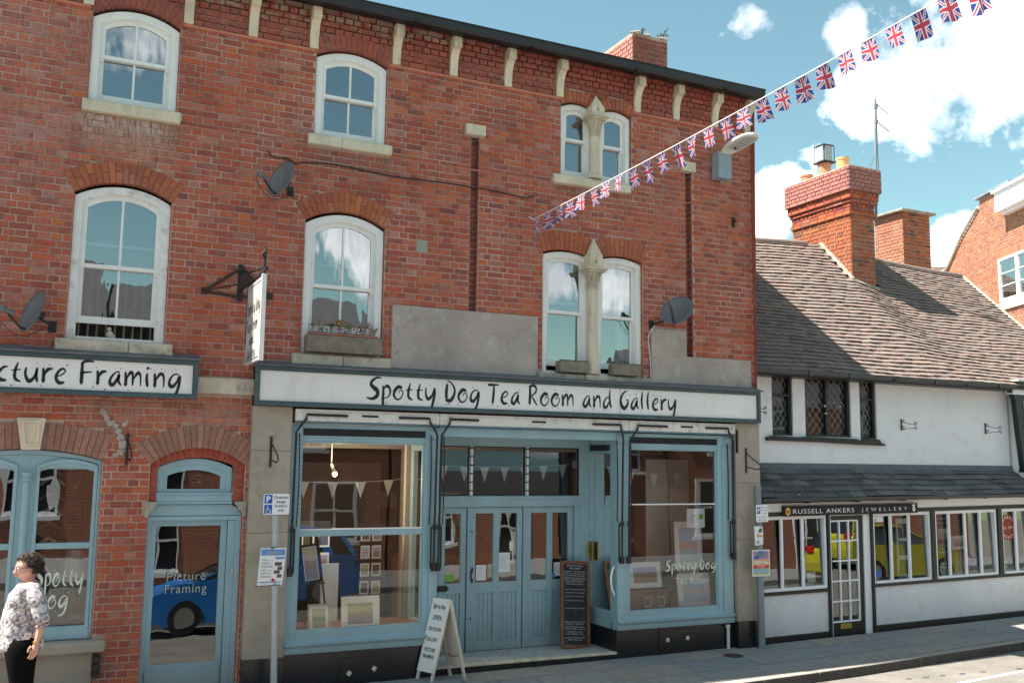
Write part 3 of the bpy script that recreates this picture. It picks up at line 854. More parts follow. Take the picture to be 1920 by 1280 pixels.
# painted dash near the kerb and a few dark marks in the asphalt
mb = MB()
def on_road(x, y, dz): return (x, y, g(x) - .15 + .0167 * (yk(x) - y) + dz)
for (xa, ya, xb, yb, w) in [(10.2, -2.44, 11.75, -2.30, .035)]:
    n = 6
    for i in range(n):
        p0 = (xa + (xb - xa) * i / n, ya + (yb - ya) * i / n); p1 = (xa + (xb - xa) * (i + 1) / n, ya + (yb - ya) * (i + 1) / n)
        mb.quad(on_road(p0[0], p0[1] - w, .005), on_road(p1[0], p1[1] - w, .005), on_road(p1[0], p1[1] + w, .005), on_road(p0[0], p0[1] + w, .005))
mb.build('painted_line', 'line_white', road, label='short white painted dash on the road near the kerb')
mb = MB(); mr_ = random.Random(40)
for (x, y) in ((9.9, -1.95), (10.15, -1.99), (10.42, -2.02), (10.72, -2.06), (11.05, -2.10), (9.75, -2.3), (10.0, -2.42), (11.6, -2.2)):
    n = 10
    mb.add([on_road(x + .055 * mr_.uniform(.6, 1.2) * math.cos(6.283 * k / n), y + .035 * mr_.uniform(.6, 1.2) * math.sin(6.283 * k / n), .004) for k in range(n)], [tuple(range(n))])
mb.build('tar_spots', 'patch_tar', road, kind='stuff')
# pavement: bedding sheet, slabs and kerb stones
mb = MB()
for a, b in zip(XS, XS[1:]):
    mb.quad((a, yk(a) + .01, gz(a, yk(a)) - .02), (b, yk(b) + .01, gz(b, yk(b)) - .02), (b, 6, gz(b, 0) - .02), (a, 6, gz(a, 0) - .02))
pavement = mb.build('pavement', 'joint', kind='structure')
tr = [0, .30, .68, 1.0]
slab_rg = random.Random(11)
for r in range(3):
    x = -4.2 + r * .37
    while x < 17.5:
        w = slab_rg.choice((.62, .75, .75, .9, 1.05, .5))
        t0, t1 = tr[r] + .006, tr[r + 1] - .006
        dz = slab_rg.uniform(-.0015, .0015)
        vs = []
        for zz in (-.03, 0):
            for xx, tt in ((x + .006, t0), (x + w - .006, t0), (x + w - .006, t1), (x + .006, t1)):
                y = tt * (yk(xx) + .14); vs.append((xx, y, gz(xx, y) + zz + dz))
        mb = MB(); mb.add(vs, [(4, 7, 6, 5), (0, 1, 5, 4), (1, 2, 6, 5), (2, 3, 7, 6), (3, 0, 4, 7)])
        mb.build('paving_slab', 'paving', pavement)
        x += w
x = -4
while x < 18:
    w = .915
    vs = []
    dz = slab_rg.uniform(-.002, .002); dy = slab_rg.uniform(-.003, .003)
    xa, xb = x + .004, x + w - .004
    prof = [(.13, -.05), (.13, 0), (.016, 0), (.004, -.008), (0, -.022), (-.006, -.2)]
    for xx in (xa, xb):
        for (oy, oz) in prof: vs.append((xx, yk(xx) + oy + dy, gz(xx, -1.5) + oz + dz))
    n = len(prof)
    mb = MB(); mb.add(vs, [(i, i + n, i + n + 1, i + 1) for i in range(n - 1)] + [tuple(range(n)), tuple(range(2 * n - 1, n - 1, -1))])
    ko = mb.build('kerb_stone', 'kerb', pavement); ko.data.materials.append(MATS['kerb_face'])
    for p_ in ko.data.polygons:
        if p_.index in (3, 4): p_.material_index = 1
    x += w
mb = MB()
for k in range(150):
    x = mr_.uniform(2, 16); y = mr_.uniform(yk(x) + .2, -.04); r = mr_.uniform(.008, .022); n = 7
    mb.add([(x + r * math.cos(6.283 * q / n), y + r * mr_.uniform(.7, 1) * math.sin(6.283 * q / n), gz(x, y) + .0035) for q in range(n)], [tuple(range(n))])
mb.build('gum_spots', 'joint', pavement, kind='stuff')
tag(MB().lathe((8.40, -.42, gz(8.4, -.42) - .02), [(.13, 0), (.13, .024), (.11, .026)], 20).build('drain_cover', 'rust_iron'),
    'small round iron cover set in the pavement beside the tea room plinth', 'drain cover')

# ------------------------------------------------------------ the three storey brick building
bld = thing('brick_building', (0, 0, 0), 'three storey red brick building with arched sash windows, stone brackets and black gutter', 'building')
XL, XR = -3.2, 9.19
OP = [ # upper single windows, paired windows, ground floor: x0,x1,z0,zs,zc,ring
    dict(n='UL', x0=.20, x1=1.118, z0=6.355, zs=7.335, zc=7.485, t=.19),
    dict(n='LL', x0=.14, x1=1.128, z0=3.755, zs=5.325, zc=5.475, t=.225),
    dict(n='ML', x0=2.668, x1=3.565, z0=6.36, zs=7.355, zc=7.475, t=.18),
    dict(n='MM', x0=2.612, x1=3.59, z0=3.745, zs=5.315, zc=5.465, t=.23),
    dict(n='URa', x0=6.0, x1=6.50, z0=6.34, zs=7.315, zc=7.385, t=.14),
    dict(n='URb', x0=6.62, x1=7.115, z0=6.34, zs=7.315, zc=7.385, t=.14),
    dict(n='LRa', x0=5.745, x1=6.44, z0=3.685, zs=5.265, zc=5.33, t=.245),
    dict(n='LRb', x0=6.60, x1=7.29, z0=3.685, zs=5.265, zc=5.33, t=.245),
    dict(n='shopwin', x0=-.81, x1=.585, z0=.68, zs=2.495, zc=2.60, t=.28),
    dict(n='door', x0=1.056, x1=2.05, z0=-.1, zs=2.455, zc=2.64, t=.245),
]
RECT = [ # plain blocked areas for bricks
    (6.49, 6.63, 6.34, 7.33), (6.43, 6.61, 3.685, 5.28),
    (.15, 1.16, 6.205, 6.36), (.05, 1.21, 3.62, 3.76), (2.6, 3.625, 6.215, 6.365), (2.51, 3.69, 3.60, 3.75),
    (5.88, 7.065, 6.20, 6.345), (5.65, 7.35, 3.55, 3.69),
    (3.70, 5.672, 3.55, 4.40), (7.41, 7.995, 3.55, 4.37), (7.98, 9.12, 3.55, 4.015),
    (4.70, 4.818, 4.39, 6.66), (8.01, 8.13, 4.0, 6.66), (4.61, 4.885, 6.665, 6.81), (7.94, 8.175, 6.665, 6.81),
    (1.49, 2.2, 3.235, 3.415), (-1.0, .71, .565, .69), (-.9, .60, -.2, .565),
    (-.24, .02, 2.59, 2.92), (3.99, 4.135, 5.08, 5.23), (2.09, 9.3, -.5, 3.59), (1.0, 2.1, 1.90, 2.07)]
def holes(zl, zh):
    zm = (zl + zh) / 2; o = []
    for w in OP:
        if zh <= w['z0'] + .01: continue
        h = (w['x1'] - w['x0']) / 2; cx = (w['x0'] + w['x1']) / 2; rise = w['zc'] - w['zs']
        Rr = (h * h + rise * rise) / (2 * rise); cz = w['zc'] - Rr; a = math.asin(h / Rr)
        if zm < w['zs']: hw = h
        else:
            cor = cz + (Rr + w['t']) * math.cos(a)
            hw = (zm - cz) * math.tan(a) if zm < cor else (math.sqrt(max(0, (Rr + w['t']) ** 2 - (zm - cz) ** 2)) if zm < cz + Rr + w['t'] else 0)
            hw -= .008
            if zm >= w['zs'] and w['n'] in ('UL', 'ML'): hw = min(hw, h + .05)
        if hw > 0: o.append((cx - hw, cx + hw))
    for r in RECT:
        if r[2] < zm < r[3]: o.append((r[0], r[1]))
    for b in BRK:
        if 7.395 < zm < 7.885: o.append((b - .05, b + .05))
    return o
BRK = [-2.0, -1.3, -.58, .15, 1.19, 1.91, 2.625, 3.66, 4.425, 5.195, 5.965, 7.195, 7.85, 8.53, 9.12]
def cornice(z):
    if z < 7.375: return 0
    if z < 7.43: return .028
    return min(.115, .012 + .022 * int((z - 7.43) / .152))
mb = MB()
hs = [(w['x0'], w['x1'], w['z0'], w['zc'] - .002) for w in OP] + [(6.5, 6.62, 6.34, 7.38), (6.44, 6.60, 3.685, 5.325), (2.09, 9.3, -.5, 3.56), (4.70, 4.818, 4.39, 6.66), (8.01, 8.13, 4.0, 6.66)]
cells(mb, XL, XR, -.2, 7.93, hs, 0)
for w in OP:   # reveals
    z1 = w['zs'] if w['n'] not in () else w['zc']
    for x in (w['x0'], w['x1']):
        if w['n'] in ('URa', 'LRa') and x == w['x1']: continue
        if w['n'] in ('URb', 'LRb') and x == w['x0']: continue
        mb.quad((x, 0, w['z0']), (x, .32, w['z0']), (x, .32, z1), (x, 0, z1))
    mb.quad((w['x0'], 0, w['z0']), (w['x1'], 0, w['z0']), (w['x1'], .32, w['z0']), (w['x0'], .32, w['z0']))
for x0, x1, z0, z1 in ((4.70, 4.818, 4.39, 6.66), (8.01, 8.13, 4.0, 6.66)):
    for x in (x0, x1): mb.quad((x, 0, z0), (x, .11, z0), (x, .11, z1), (x, 0, z1))
    mb.quad((x0, .11, z0), (x1, .11, z0), (x1, .11, z1), (x0, .11, z1))
wall = mb.build('wall', 'mortar', bld)
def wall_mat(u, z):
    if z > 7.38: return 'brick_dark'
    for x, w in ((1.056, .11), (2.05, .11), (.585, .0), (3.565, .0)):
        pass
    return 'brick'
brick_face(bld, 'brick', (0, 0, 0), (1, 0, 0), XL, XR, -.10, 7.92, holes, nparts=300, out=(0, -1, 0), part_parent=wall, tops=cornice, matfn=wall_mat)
# brick reveals and the bricks in the two chases
for w in OP:
    if w['n'] in ('shopwin',): pass
    if w['n'] not in ('URa', 'LRa'): brick_face(bld, 'brick', (w['x1'], 0, 0), (0, 1, 0), .004, .12, w['z0'], w['zs'] - .01, out=(-1, 0, 0), part_parent=wall, st=.45, first=0)
    if w['n'] not in ('URb', 'LRb'): brick_face(bld, 'brick', (w['x0'], 0, 0), (0, 1, 0), .004, .12, w['z0'], w['zs'] - .01, out=(1, 0, 0), part_parent=wall, st=.45)
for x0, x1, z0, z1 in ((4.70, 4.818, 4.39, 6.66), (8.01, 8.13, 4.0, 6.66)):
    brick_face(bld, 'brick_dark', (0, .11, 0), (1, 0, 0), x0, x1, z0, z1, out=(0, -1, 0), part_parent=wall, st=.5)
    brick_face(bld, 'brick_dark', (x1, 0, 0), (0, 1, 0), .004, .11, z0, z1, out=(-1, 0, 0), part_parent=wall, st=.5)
# arches
for w in OP:
    if w['n'] in ('shopwin', 'door'): continue
    up = w['n'][0] == 'U' or w['n'] == 'ML'
    arch_ring(bld, 'brick_dark' if w['n'] in ('UL', 'ML') else 'brick_arch', w['x0'], w['x1'], w['zs'], w['zc'], w['t'], yf=-.034 if w['n'] in ('UL', 'ML', 'URa', 'URb') else -.012, split=w['t'] > .2, ybk=.11)
arch_ring(bld, 'brick_tan', -.81, .585, 2.495, 2.60, .27, yf=-.014, split=False, skip=lambda x: -.24 < x < .02)
arch_ring(bld, 'brick_tan', 1.056, 2.05, 2.455, 2.64, .245, yf=-.014)
arch_ring(bld, 'brick_red', 1.075, 2.03, 2.40, 2.535, .105, yf=.035, ybk=.14)
# infill above the fanlight and narrow red jambs standing on the stone corbels
for xa, xb in ((1.058, 1.14), (1.925, 2.048)):
    mb = MB().box(xa, xb, .045, .14, 2.062, 2.46); mb.build('jamb', 'mortar_dark', bld)
    brick_face(bld, 'brick_red', (0, .045, 0), (1, 0, 0), xa, xb, 2.064, 2.44, out=(0, -1, 0), part_parent=bld, st=.6)
for sgn, xe in ((1, 1.056), (-1, 2.05)):
    pts = [(xe - sgn * .03, 1.90), (xe + sgn * .005, 1.90), (xe + sgn * .02, 1.95), (xe + sgn * .055, 1.975), (xe + sgn * .06, 2.01), (xe + sgn * .09, 2.03), (xe + sgn * .092, 2.062), (xe - sgn * .03, 2.062)]
    MB().prism(pts, -.02, .14).build('corbel', 'stone_pilaster', bld, bevel=.004)

# stone details
def sill(x0, x1, z0, z1, mat, y=-.075, gap=None):
    mb = MB()
    pr = [(y, z0), (y, z1 - .03), (y + .02, z1 - .008), (.16, z1), (.16, z0)]
    mb.prismT(pr, x0, x1, SW)
    o = mb.build('sill', mat, bld, bevel=.012)
    return o
sill(.15, 1.16, 6.21, 6.355, 'stone_clean'); sill(2.60, 3.0, 6.22, 6.36, 'stone_clean'); sill(3.004, 3.625, 6.22, 6.36, 'stone_clean')
sill(.05, .76, 3.62, 3.755, 'stone'); sill(.765, 1.21, 3.615, 3.755, 'stone')
sill(2.51, 3.10, 3.60, 3.745, 'stone'); sill(3.105, 3.69, 3.60, 3.745, 'stone')
sill(5.88, 7.065, 6.205, 6.34, 'stone_clean')
sill(5.65, 6.33, 3.575, 3.685, 'stone_mossy', y=-.10); sill(6.335, 6.67, 3.575, 3.690, 'stone', y=-.11); sill(6.675, 7.35, 3.575, 3.685, 'stone_mossy', y=-.10)
sill(-1.0, .71, .565, .685, 'stone_pilaster', y=-.11)
bx('apron', 'stone_pilaster', bld, -.95, .60, -.03, .02, -.2, .564, label='stone panel below the picture framing window')
bx('stone_band', 'stone', bld, 1.49, 2.10, -.045, .02, 3.235, 3.41, bevel=.006)
for i, b in enumerate(BRK):
    pr = [(0, 7.40), (-.045, 7.40), (-.05, 7.52), (-.062, 7.60), (-.09, 7.67), (-.125, 7.715), (-.155, 7.73), (-.185, 7.735), (-.185, 7.885), (0, 7.885)]
    MB().prismT(pr, b - .053, b + .053, SW).build('bracket', 'stone_clean', bld, bevel=.006)
MB().prismT([(0, 7.365), (-.03, 7.37), (-.036, 7.39), (-.03, 7.402), (0, 7.404)], XL, .20, SW).build('string_course', 'terracotta_string', bld)
for xa, xb in ((1.12, 2.665), (3.57, 5.99), (7.12, XR)):
    MB().prismT([(0, 7.365), (-.03, 7.37), (-.036, 7.39), (-.03, 7.402), (0, 7.404)], xa, xb, SW).build('string_course', 'terracotta_string', bld)
for xa, xb in ((XL, .15), (1.162, 2.598), (3.627, 4.70), (4.70, 5.878)):
    MB().tube([(xa, -.012, 6.215), (xb, -.012, 6.215)], .009, 6).build('lower_string', 'terracotta_string', bld)
MB().tube([(7.067, -.012, 6.215), (8.58, -.012, 6.215), (8.585, -.012, 6.52)], .007, 6).build('lower_string', 'terracotta_string', bld)
for xa, xb in ((4.612, 4.882), (7.94, 8.172)):
    bx('stone_cap', 'stone_clean', bld, xa, xb, -.055, .10, 6.668, 6.808, bevel=.008)
# cement render patches
mb = MB().box(3.702, 5.67, -.022, .0, 3.56, 4.395); mb.build('render_panel', 'render_grey', bld, bevel=.004, label='grey cement render panel between the middle and paired windows')
mb = MB().prism([(7.412, 3.56), (9.118, 3.56), (9.118, 4.013), (7.996, 4.013), (7.996, 4.37), (7.412, 4.37)], -.022, 0)
mb.build('render_panel', 'render_grey', bld, label='stepped grey cement render panel at the right corner')
MB().prism([(3.995, 5.23), (4.14, 5.225), (4.13, 5.16), (4.14, 5.08), (4.0, 5.075), (3.985, 5.10), (4.0, 5.17)], -.012, 0).build('render_patch', 'render_patch', bld)
# flaking cement by the left arch, a flat smear on the bricks
mb = MB()
for (x, z, r) in [(.56, 2.99, .045), (.60, 2.93, .04), (.64, 2.88, .045), (.69, 2.85, .03), (.72, 2.80, .035), (.74, 2.74, .045), (.76, 2.66, .05), (.75, 2.58, .045), (.70, 2.55, .03), (.79, 2.60, .02), (.80, 2.90, .02), (.77, 2.87, .03)]:
    n = 11
    mb.add([(x + (r * rnd.uniform(.6, 1.2)) * math.cos(2 * math.pi * k / n), -.015 - rnd.uniform(0, .002), z + (r * rnd.uniform(.6, 1.2)) * math.sin(2 * math.pi * k / n)) for k in range(n)], [tuple(range(n))])
mb.build('cement_smear', 'render_grey', bld)
# keystone
ks = MB().prism([(-.243, 2.915), (.022, 2.915), (-.012, 2.592), (-.186, 2.592)], -.05, .03).build('keystone', 'stone_clean', bld, bevel=.006)
MB().ring([(-.20, 2.885), (-.02, 2.885), (-.042, 2.63), (-.165, 2.63)], [(-.175, 2.865), (-.045, 2.865), (-.06, 2.65), (-.148, 2.65)], -.068, -.05).build('keystone_panel', 'stone_clean', ks)
# columns between paired windows
def column(cx, zb, zt, zcap, zpin, r):
    c = MB().lathe((cx, -.02, zb), [(r * 1.5, 0), (r * 1.55, .03), (r * 1.25, .05), (r * 1.3, .07), (r, .09), (r * .98, zt - zb)], 20).build('column', 'stone_clean', bld, smooth=False)
    prof = [(r * 1.0, zt - .01), (r * 1.2, zt + .01), (r * 1.0, zt + .025), (r * .98, zt + .08), (r * 1.15, zt + .15), (r * 1.6, zcap - .055)]
    MB().lathe((cx, -.02, 0), [(p[0], p[1]) for p in prof], 16).build('capital', 'stone', c)
    lv = MB()
    for k in range(10):
        a = 2 * math.pi * k / 10
        for (r0, z0, r1, z1) in ((r * 1.0, zt + .03, r * 1.25, zt + .13), (r * 1.12, zt + .09, r * 1.6, zcap - .06)):
            a2 = a + (0.31 if r0 > r * 1.2 else 0)
            p = [(cx + rr * math.cos(a2), -.02 + rr * math.sin(a2), zz) for rr, zz in ((r0, z0), ((r0 + r1) / 2 - .004, (z0 + z1) / 2), (r1, z1), (r1 + .012, z1 - .02))]
            lv.tube(p, [.012, .016, .014, .005], 5)
    lv.build('carved_leaves', 'stone', c, kind='stuff')
    ab = MB()
    ab.box(cx - r * 1.9, cx + r * 1.9, -.02 - r * 1.9, -.02 + r * 1.6, zcap - .055, zcap - .03)
    ab.box(cx - r * 2.15, cx + r * 2.15, -.02 - r * 2.15, -.02 + r * 1.6, zcap - .028, zcap)
    ab.build('abacus', 'stone', c, bevel=.004)
    w = r * 1.5
    mb = MB()
    zb2 = zcap + .002; zs = zcap + (zpin - zcap) * .42
    vs = [(cx - w, -.12, zb2), (cx + w, -.12, zb2), (cx + w, .06, zb2), (cx - w, .06, zb2), (cx - w, -.12, zs), (cx + w, -.12, zs), (cx + w, .06, zs), (cx - w, .06, zs), (cx, -.055, zpin), (cx, .04, zpin)]
    mb.add(vs, [(0, 1, 5, 4), (1, 2, 6, 5), (2, 3, 7, 6), (3, 0, 4, 7), (4, 5, 8), (5, 6, 9, 8), (6, 7, 9), (7, 4, 8, 9)])
    q = [(cx, zb2 + .05), (cx + .022, zb2 + .085), (cx, zb2 + .12), (cx - .022, zb2 + .085)]
    p = mb.build('pinnacle', 'stone_clean', c)
    MB().prism(q, -.1225, -.119).build('carved_diamond', 'stone_mossy', c)
column(6.48, 3.69, 4.82, 5.10, 5.505, .068)
column(6.51, 6.345, 6.93, 7.205, 7.50, .068)

# ------------------------------------------------------------ sash windows
def curtain(parent, x0, x1, z0, z1, y, mat, amp=.012, folds=9, name='curtain'):
    mb = MB(); n = folds * 6
    for i in range(n):
        a, b = i / n, (i + 1) / n
        ya, yb = (y + amp * math.sin(a * folds * 6.283 + 1.5 * math.sin(a * 9)) for a in (a, b))
        xa, xb = x0 + (x1 - x0) * a, x0 + (x1 - x0) * b
        mb.quad((xa, ya, z0), (xb, yb, z0), (xb, yb, z1), (xa, ya, z1))
    return mb.build(name, mat, parent, smooth=True)
def sash_window(x0, x1, z0, zs, zc, yo, meet, bar=True, lift=0, cas=.085, gmat='glass_sky', label=None, parent=None, paint='white_paint', bot=.055, casmat=None):
    parent = parent or bld
    O = arch_pts(x0, x1, z0, zs, zc); c = cas
    I = arch_pts(x0 + c, x1 - c, z0 + .03, zs - c * .7, zc - c)
    w = MB().ring(O, I, yo, yo + .11).build('window', casmat or paint, parent, label=label, bevel=.004)
    b = .012
    I2 = arch_pts(x0 + c + b, x1 - c - b, z0 + .03, zs - (c + b) * .7, zc - c - b)
    MB().ring(I, I2, yo + .03, yo + .10).build('staff_bead', paint, w)
    # upper sash, in front
    s = .042; u0, u1 = x0 + c + b, x1 - c - b
    O = arch_pts(u0, u1, meet - .02, zs - (c + b) * .7, zc - c - b)
    I = arch_pts(u0 + s, u1 - s, meet + .02, zs - (c + b + s) * .75, zc - c - b - s)
    mb = MB().ring(O, I, yo + .042, yo + .078)
    cx = (x0 + x1) / 2
    if bar: mb.box(cx - .012, cx + .012, yo + .045, yo + .075, meet + .02, zc - c - b - s + .006)
    us = mb.build('upper_sash', paint, w)
    for xx, sgn in ((u0, 1), (u1, -1)):
        MB().prismT([(yo + .045, meet - .02), (yo + .075, meet - .02), (yo + .072, meet - .05), (yo + .058, meet - .06)], xx + sgn * .0, xx + sgn * .036, SW).build('sash_horn', paint, us)
    a0, a1 = u0 + s, u1 - s; zs2, zc2 = zs - (c + b + s) * .75, zc - c - b - s
    cuts = [a0, cx, a1] if bar else [a0, a1]
    for p, q in zip(cuts, cuts[1:]):
        pts = [(p, meet + .02), (q, meet + .02)] + [(q + (p - q) * i / 8, arch_z(q + (p - q) * i / 8, a0, a1, zs2, zc2)) for i in range(9)]
        ty = rnd.uniform(-.004, .004)
        MB().add([(x, yo + .060 + ty * (z - meet), z) for x, z in pts], [tuple(range(len(pts)))]).build('pane', gmat, us)
    # lower sash, behind
    zb = z0 + .032 + lift
    O = [(u0, zb), (u0, meet + .02), (u1, meet + .02), (u1, zb)]; I = [(u0 + s, zb + bot + .02), (u0 + s, meet - .022), (u1 - s, meet - .022), (u1 - s, zb + bot + .02)]
    if lift: I = [(p[0], p[1]) for p in I]
    mb = MB().ring(O, I, yo + .082, yo + .118)
    if bar: mb.box(cx - .012, cx + .012, yo + .085, yo + .115, zb + bot + .02, meet - .022)
    ls = mb.build('lower_sash', paint, w)
    for p, q in zip(cuts, cuts[1:]):
        MB().quad((p, yo + .10, zb + bot + .02), (q, yo + .10, zb + bot + .02), (q, yo + .10, meet - .022), (p, yo + .10, meet - .022)).build('pane', gmat, ls)
    return w
W1 = sash_window(.205, 1.112, 6.357, 7.30, 7.44, .035, 6.885, label='upper floor sash window above the curtained one')
W2 = sash_window(.145, 1.122, 3.757, 5.29, 5.435, .035, 4.555, lift=.15, label='raised sash window with striped curtains', casmat='white_peeling')
W3 = sash_window(2.672, 3.558, 6.362, 7.325, 7.445, .035, 6.885, label='upper floor sash window over the window with the plant trough')
W4 = sash_window(2.617, 3.580, 3.747, 5.28, 5.43, .035, 4.56, lift=.24, label='raised sash window behind the plant trough')
W5 = sash_window(6.005, 6.52, 6.342, 7.29, 7.36, .04, 6.87, bar=False, cas=.07, label='left one of the upper paired windows')
W6 = sash_window(6.60, 7.108, 6.342, 7.29, 7.36, .04, 6.86, bar=False, cas=.07, label='right one of the upper paired windows')
W7 = sash_window(5.75, 6.47, 3.687, 5.24, 5.305, .04, 4.50, bar=False, lift=.07, cas=.075, label='left one of the lower paired windows')
W8 = sash_window(6.57, 7.283, 3.687, 5.24, 5.305, .04, 4.49, bar=False, lift=.07, cas=.075, label='right one of the lower paired windows')
# rooms behind
def room(parent, x0, x1, y0, y1, z0, z1, mat='interior_dark', name='room'):
    mb = MB()
    mb.quad((x0, y1, z0), (x1, y1, z0), (x1, y1, z1), (x0, y1, z1)); mb.quad((x0, y0, z0), (x0, y1, z0), (x0, y1, z1), (x0, y0, z1))
    mb.quad((x1, y0, z0), (x1, y1, z0), (x1, y1, z1), (x1, y0, z1)); mb.quad((x0, y0, z0), (x1, y0, z0), (x1, y1, z0), (x0, y1, z0))
    mb.quad((x0, y0, z1), (x1, y0, z1), (x1, y1, z1), (x0, y1, z1))
    return mb.build(name, mat, parent)
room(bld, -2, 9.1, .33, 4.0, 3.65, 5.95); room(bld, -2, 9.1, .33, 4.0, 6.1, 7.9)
curtain(W2, .20, 1.06, 3.79, 4.62, .26, 'curtain_stripe', .015, 8); curtain(W2, .20, 1.06, 4.80, 5.42, .24, 'curtain_blue', .01, 12)
bx('curtain_rail', 'white_paint', W2, .2, 1.06, .20, .22, 4.80, 4.83)
curtain(W4, 2.68, 3.52, 4.0, 5.40, .25, 'net_cloth', .008, 16, 'net_curtain')
bx('curtain_rail', 'white_paint', W4, 2.68, 3.52, .19, .21, 4.82, 4.845)
mb = MB()
for k, x in enumerate((2.95, 3.10, 3.22, 3.40)): mb.blob((x, .20, 4.87), .03, 8, 6, sc=(1.2, 1, .9 + .4 * (k % 2)))
mb.build('ornaments', 'figurine', W4, kind='stuff')
curtain(W7, 5.82, 6.40, 4.62, 4.66, .17, 'white_paint', 0, 2, 'curtain_rail'); curtain(W8, 6.64, 7.2, 4.62, 4.66, .17, 'white_paint', 0, 2, 'curtain_rail')
curtain(W8, 7.0, 7.15, 3.8, 5.2, .26, 'curtain_pale', .02, 3)
mb = MB(); mb.blob((.585, .19, 3.835), .035, 10, 7, sc=(1.1, .9, 1.3)); mb.blob((.575, .185, 3.90), .024, 8, 6); mb.blob((.622, .19, 3.82), .02, 8, 6)
mb.build('bear_figurine', 'figurine', None, label='small cream bear figurine sitting on the sill inside the raised curtained window', cat='figurine')

# roof, gable wall, gutter, chimney
mb = MB()
mb.quad((XL, -.22, 7.93), (XR, -.22, 7.93), (XR, 5.3, 10.55), (XL, 5.3, 10.55)); mb.quad((XL, 5.3, 10.55), (XR, 5.3, 10.55), (XR, 10.5, 8.0), (XL, 10.5, 8.0))
mb.build('roof', 'slate', bld)
mb = MB(); mb.add([(XR, 0, -.2), (XR, 10.4, -.2), (XR, 10.4, 8.0), (XR, 5.3, 10.53), (XR, -.12, 7.92)], [(0, 1, 2, 3, 4)])
mb.quad((XL, 10.4, -.2), (XR, 10.4, -.2), (XR, 10.4, 8), (XL, 10.4, 8)); mb.quad((XL, 0, -.2), (XL, 10.4, -.2), (XL, 10.4, 8), (XL, 0, 8))
mb.quad((XL, -.13, 7.925), (XR, -.13, 7.925), (XR, 0.0, 7.925), (XL, 0, 7.925))
mb.build('side_wall', 'brick_dark', bld)
brick_face(bld, 'brick_dark', (XR, 0, 0), (0, 1, 0), -.10, 1.2, 7.43, 7.9, out=(1, 0, 0), part_parent=bld)
mb = MB()
pr = [(-.225, 7.985), (-.225, 7.90), (-.24, 7.86), (-.29, 7.845), (-.335, 7.855), (-.355, 7.89), (-.36, 7.955), (-.375, 7.965), (-.375, 7.975), (-.35, 7.972)]
mb.prismT(pr, XL, 9.20, SW)
gut = mb.build('gutter', 'gutter_black', bld)
mb = MB().box(XL, 9.19, -.225, -.19, 7.86, 7.975); mb.build('fascia_board', 'gutter_black', bld)
mb = MB()
for x in (-1, .6, 2.2, 3.8, 5.4, 7.0, 8.5): mb.box(x - .02, x + .02, -.385, -.2, 7.838, 7.85)
mb.build('gutter_strap', 'gutter_black', bld)
ch = MB().box(7.80, 8.43, 1.02, 2.6, 8.0, 9.13).build('chimney', 'mortar', bld)
brick_face(bld, 'brick_dark', (0, 1.02, 0), (1, 0, 0), 7.79, 8.44, 8.2, 9.08, out=(0, -1, 0), part_parent=ch, proud=.012, nparts=30)
brick_face(bld, 'brick_pink', (7.80, 0, 0), (0, 1, 0), 1.0, 2.6, 8.2, 9.08, out=(-1, 0, 0), part_parent=ch, proud=.012, nparts=20)
mb = MB()
for k in range(40):
    mb.blob((rnd.uniform(7.80, 8.43), rnd.uniform(1.0, 1.1), 9.13 + rnd.uniform(-.01, .02)), rnd.uniform(.02, .05), 6, 4, sc=(1.4, 1, .4))
mb.build('weathered_cap', 'stone', ch, kind='stuff')
mb = MB()
wr = random.Random(4)
def weed(mb, x, y, z, n, L):
    for k in range(n):
        a = wr.uniform(0, 6.28); h = wr.uniform(.4, 1) * L; r = wr.uniform(.1, .6) * L
        p = [(x, y, z), (x + r * .35 * math.cos(a), y + r * .35 * math.sin(a), z + h * .6), (x + r * math.cos(a), y + r * math.sin(a), z + h)]
        mb.tube(p, [.006, .005, .003], 4)
        for q in range(4):
            t = wr.uniform(.3, 1); i = 1 if t > .6 else 0
            c = Vector(p[i]).lerp(Vector(p[i + 1]), wr.random()); b = wr.uniform(0, 6.28); l = .035
            d = Vector((math.cos(b), math.sin(b), wr.uniform(-.3, .6))) * l
            s2 = Vector((-d.y, d.x, .01)) * .35
            mb.add([c, c + d * .5 + s2, c + d, c + d * .5 - s2], [(0, 1, 2, 3)])
weed(mb, 8.38, 1.05, 9.13, 9, .22); weed(mb, 8.30, 1.05, 9.12, 5, .12); weed(mb, 8.42, 1.06, 9.1, 5, .15)
mb.build('wall_weed', 'weed_blue', None, label='spindly weed growing from the right corner of the chimney top', cat='weed')
mb = MB(); weed(mb, 7.98, 1.04, 9.13, 6, .10); mb.build('wall_weed', 'weed_blue', None, label='tiny weed tuft on the chimney top left of the larger weed', cat='weed')

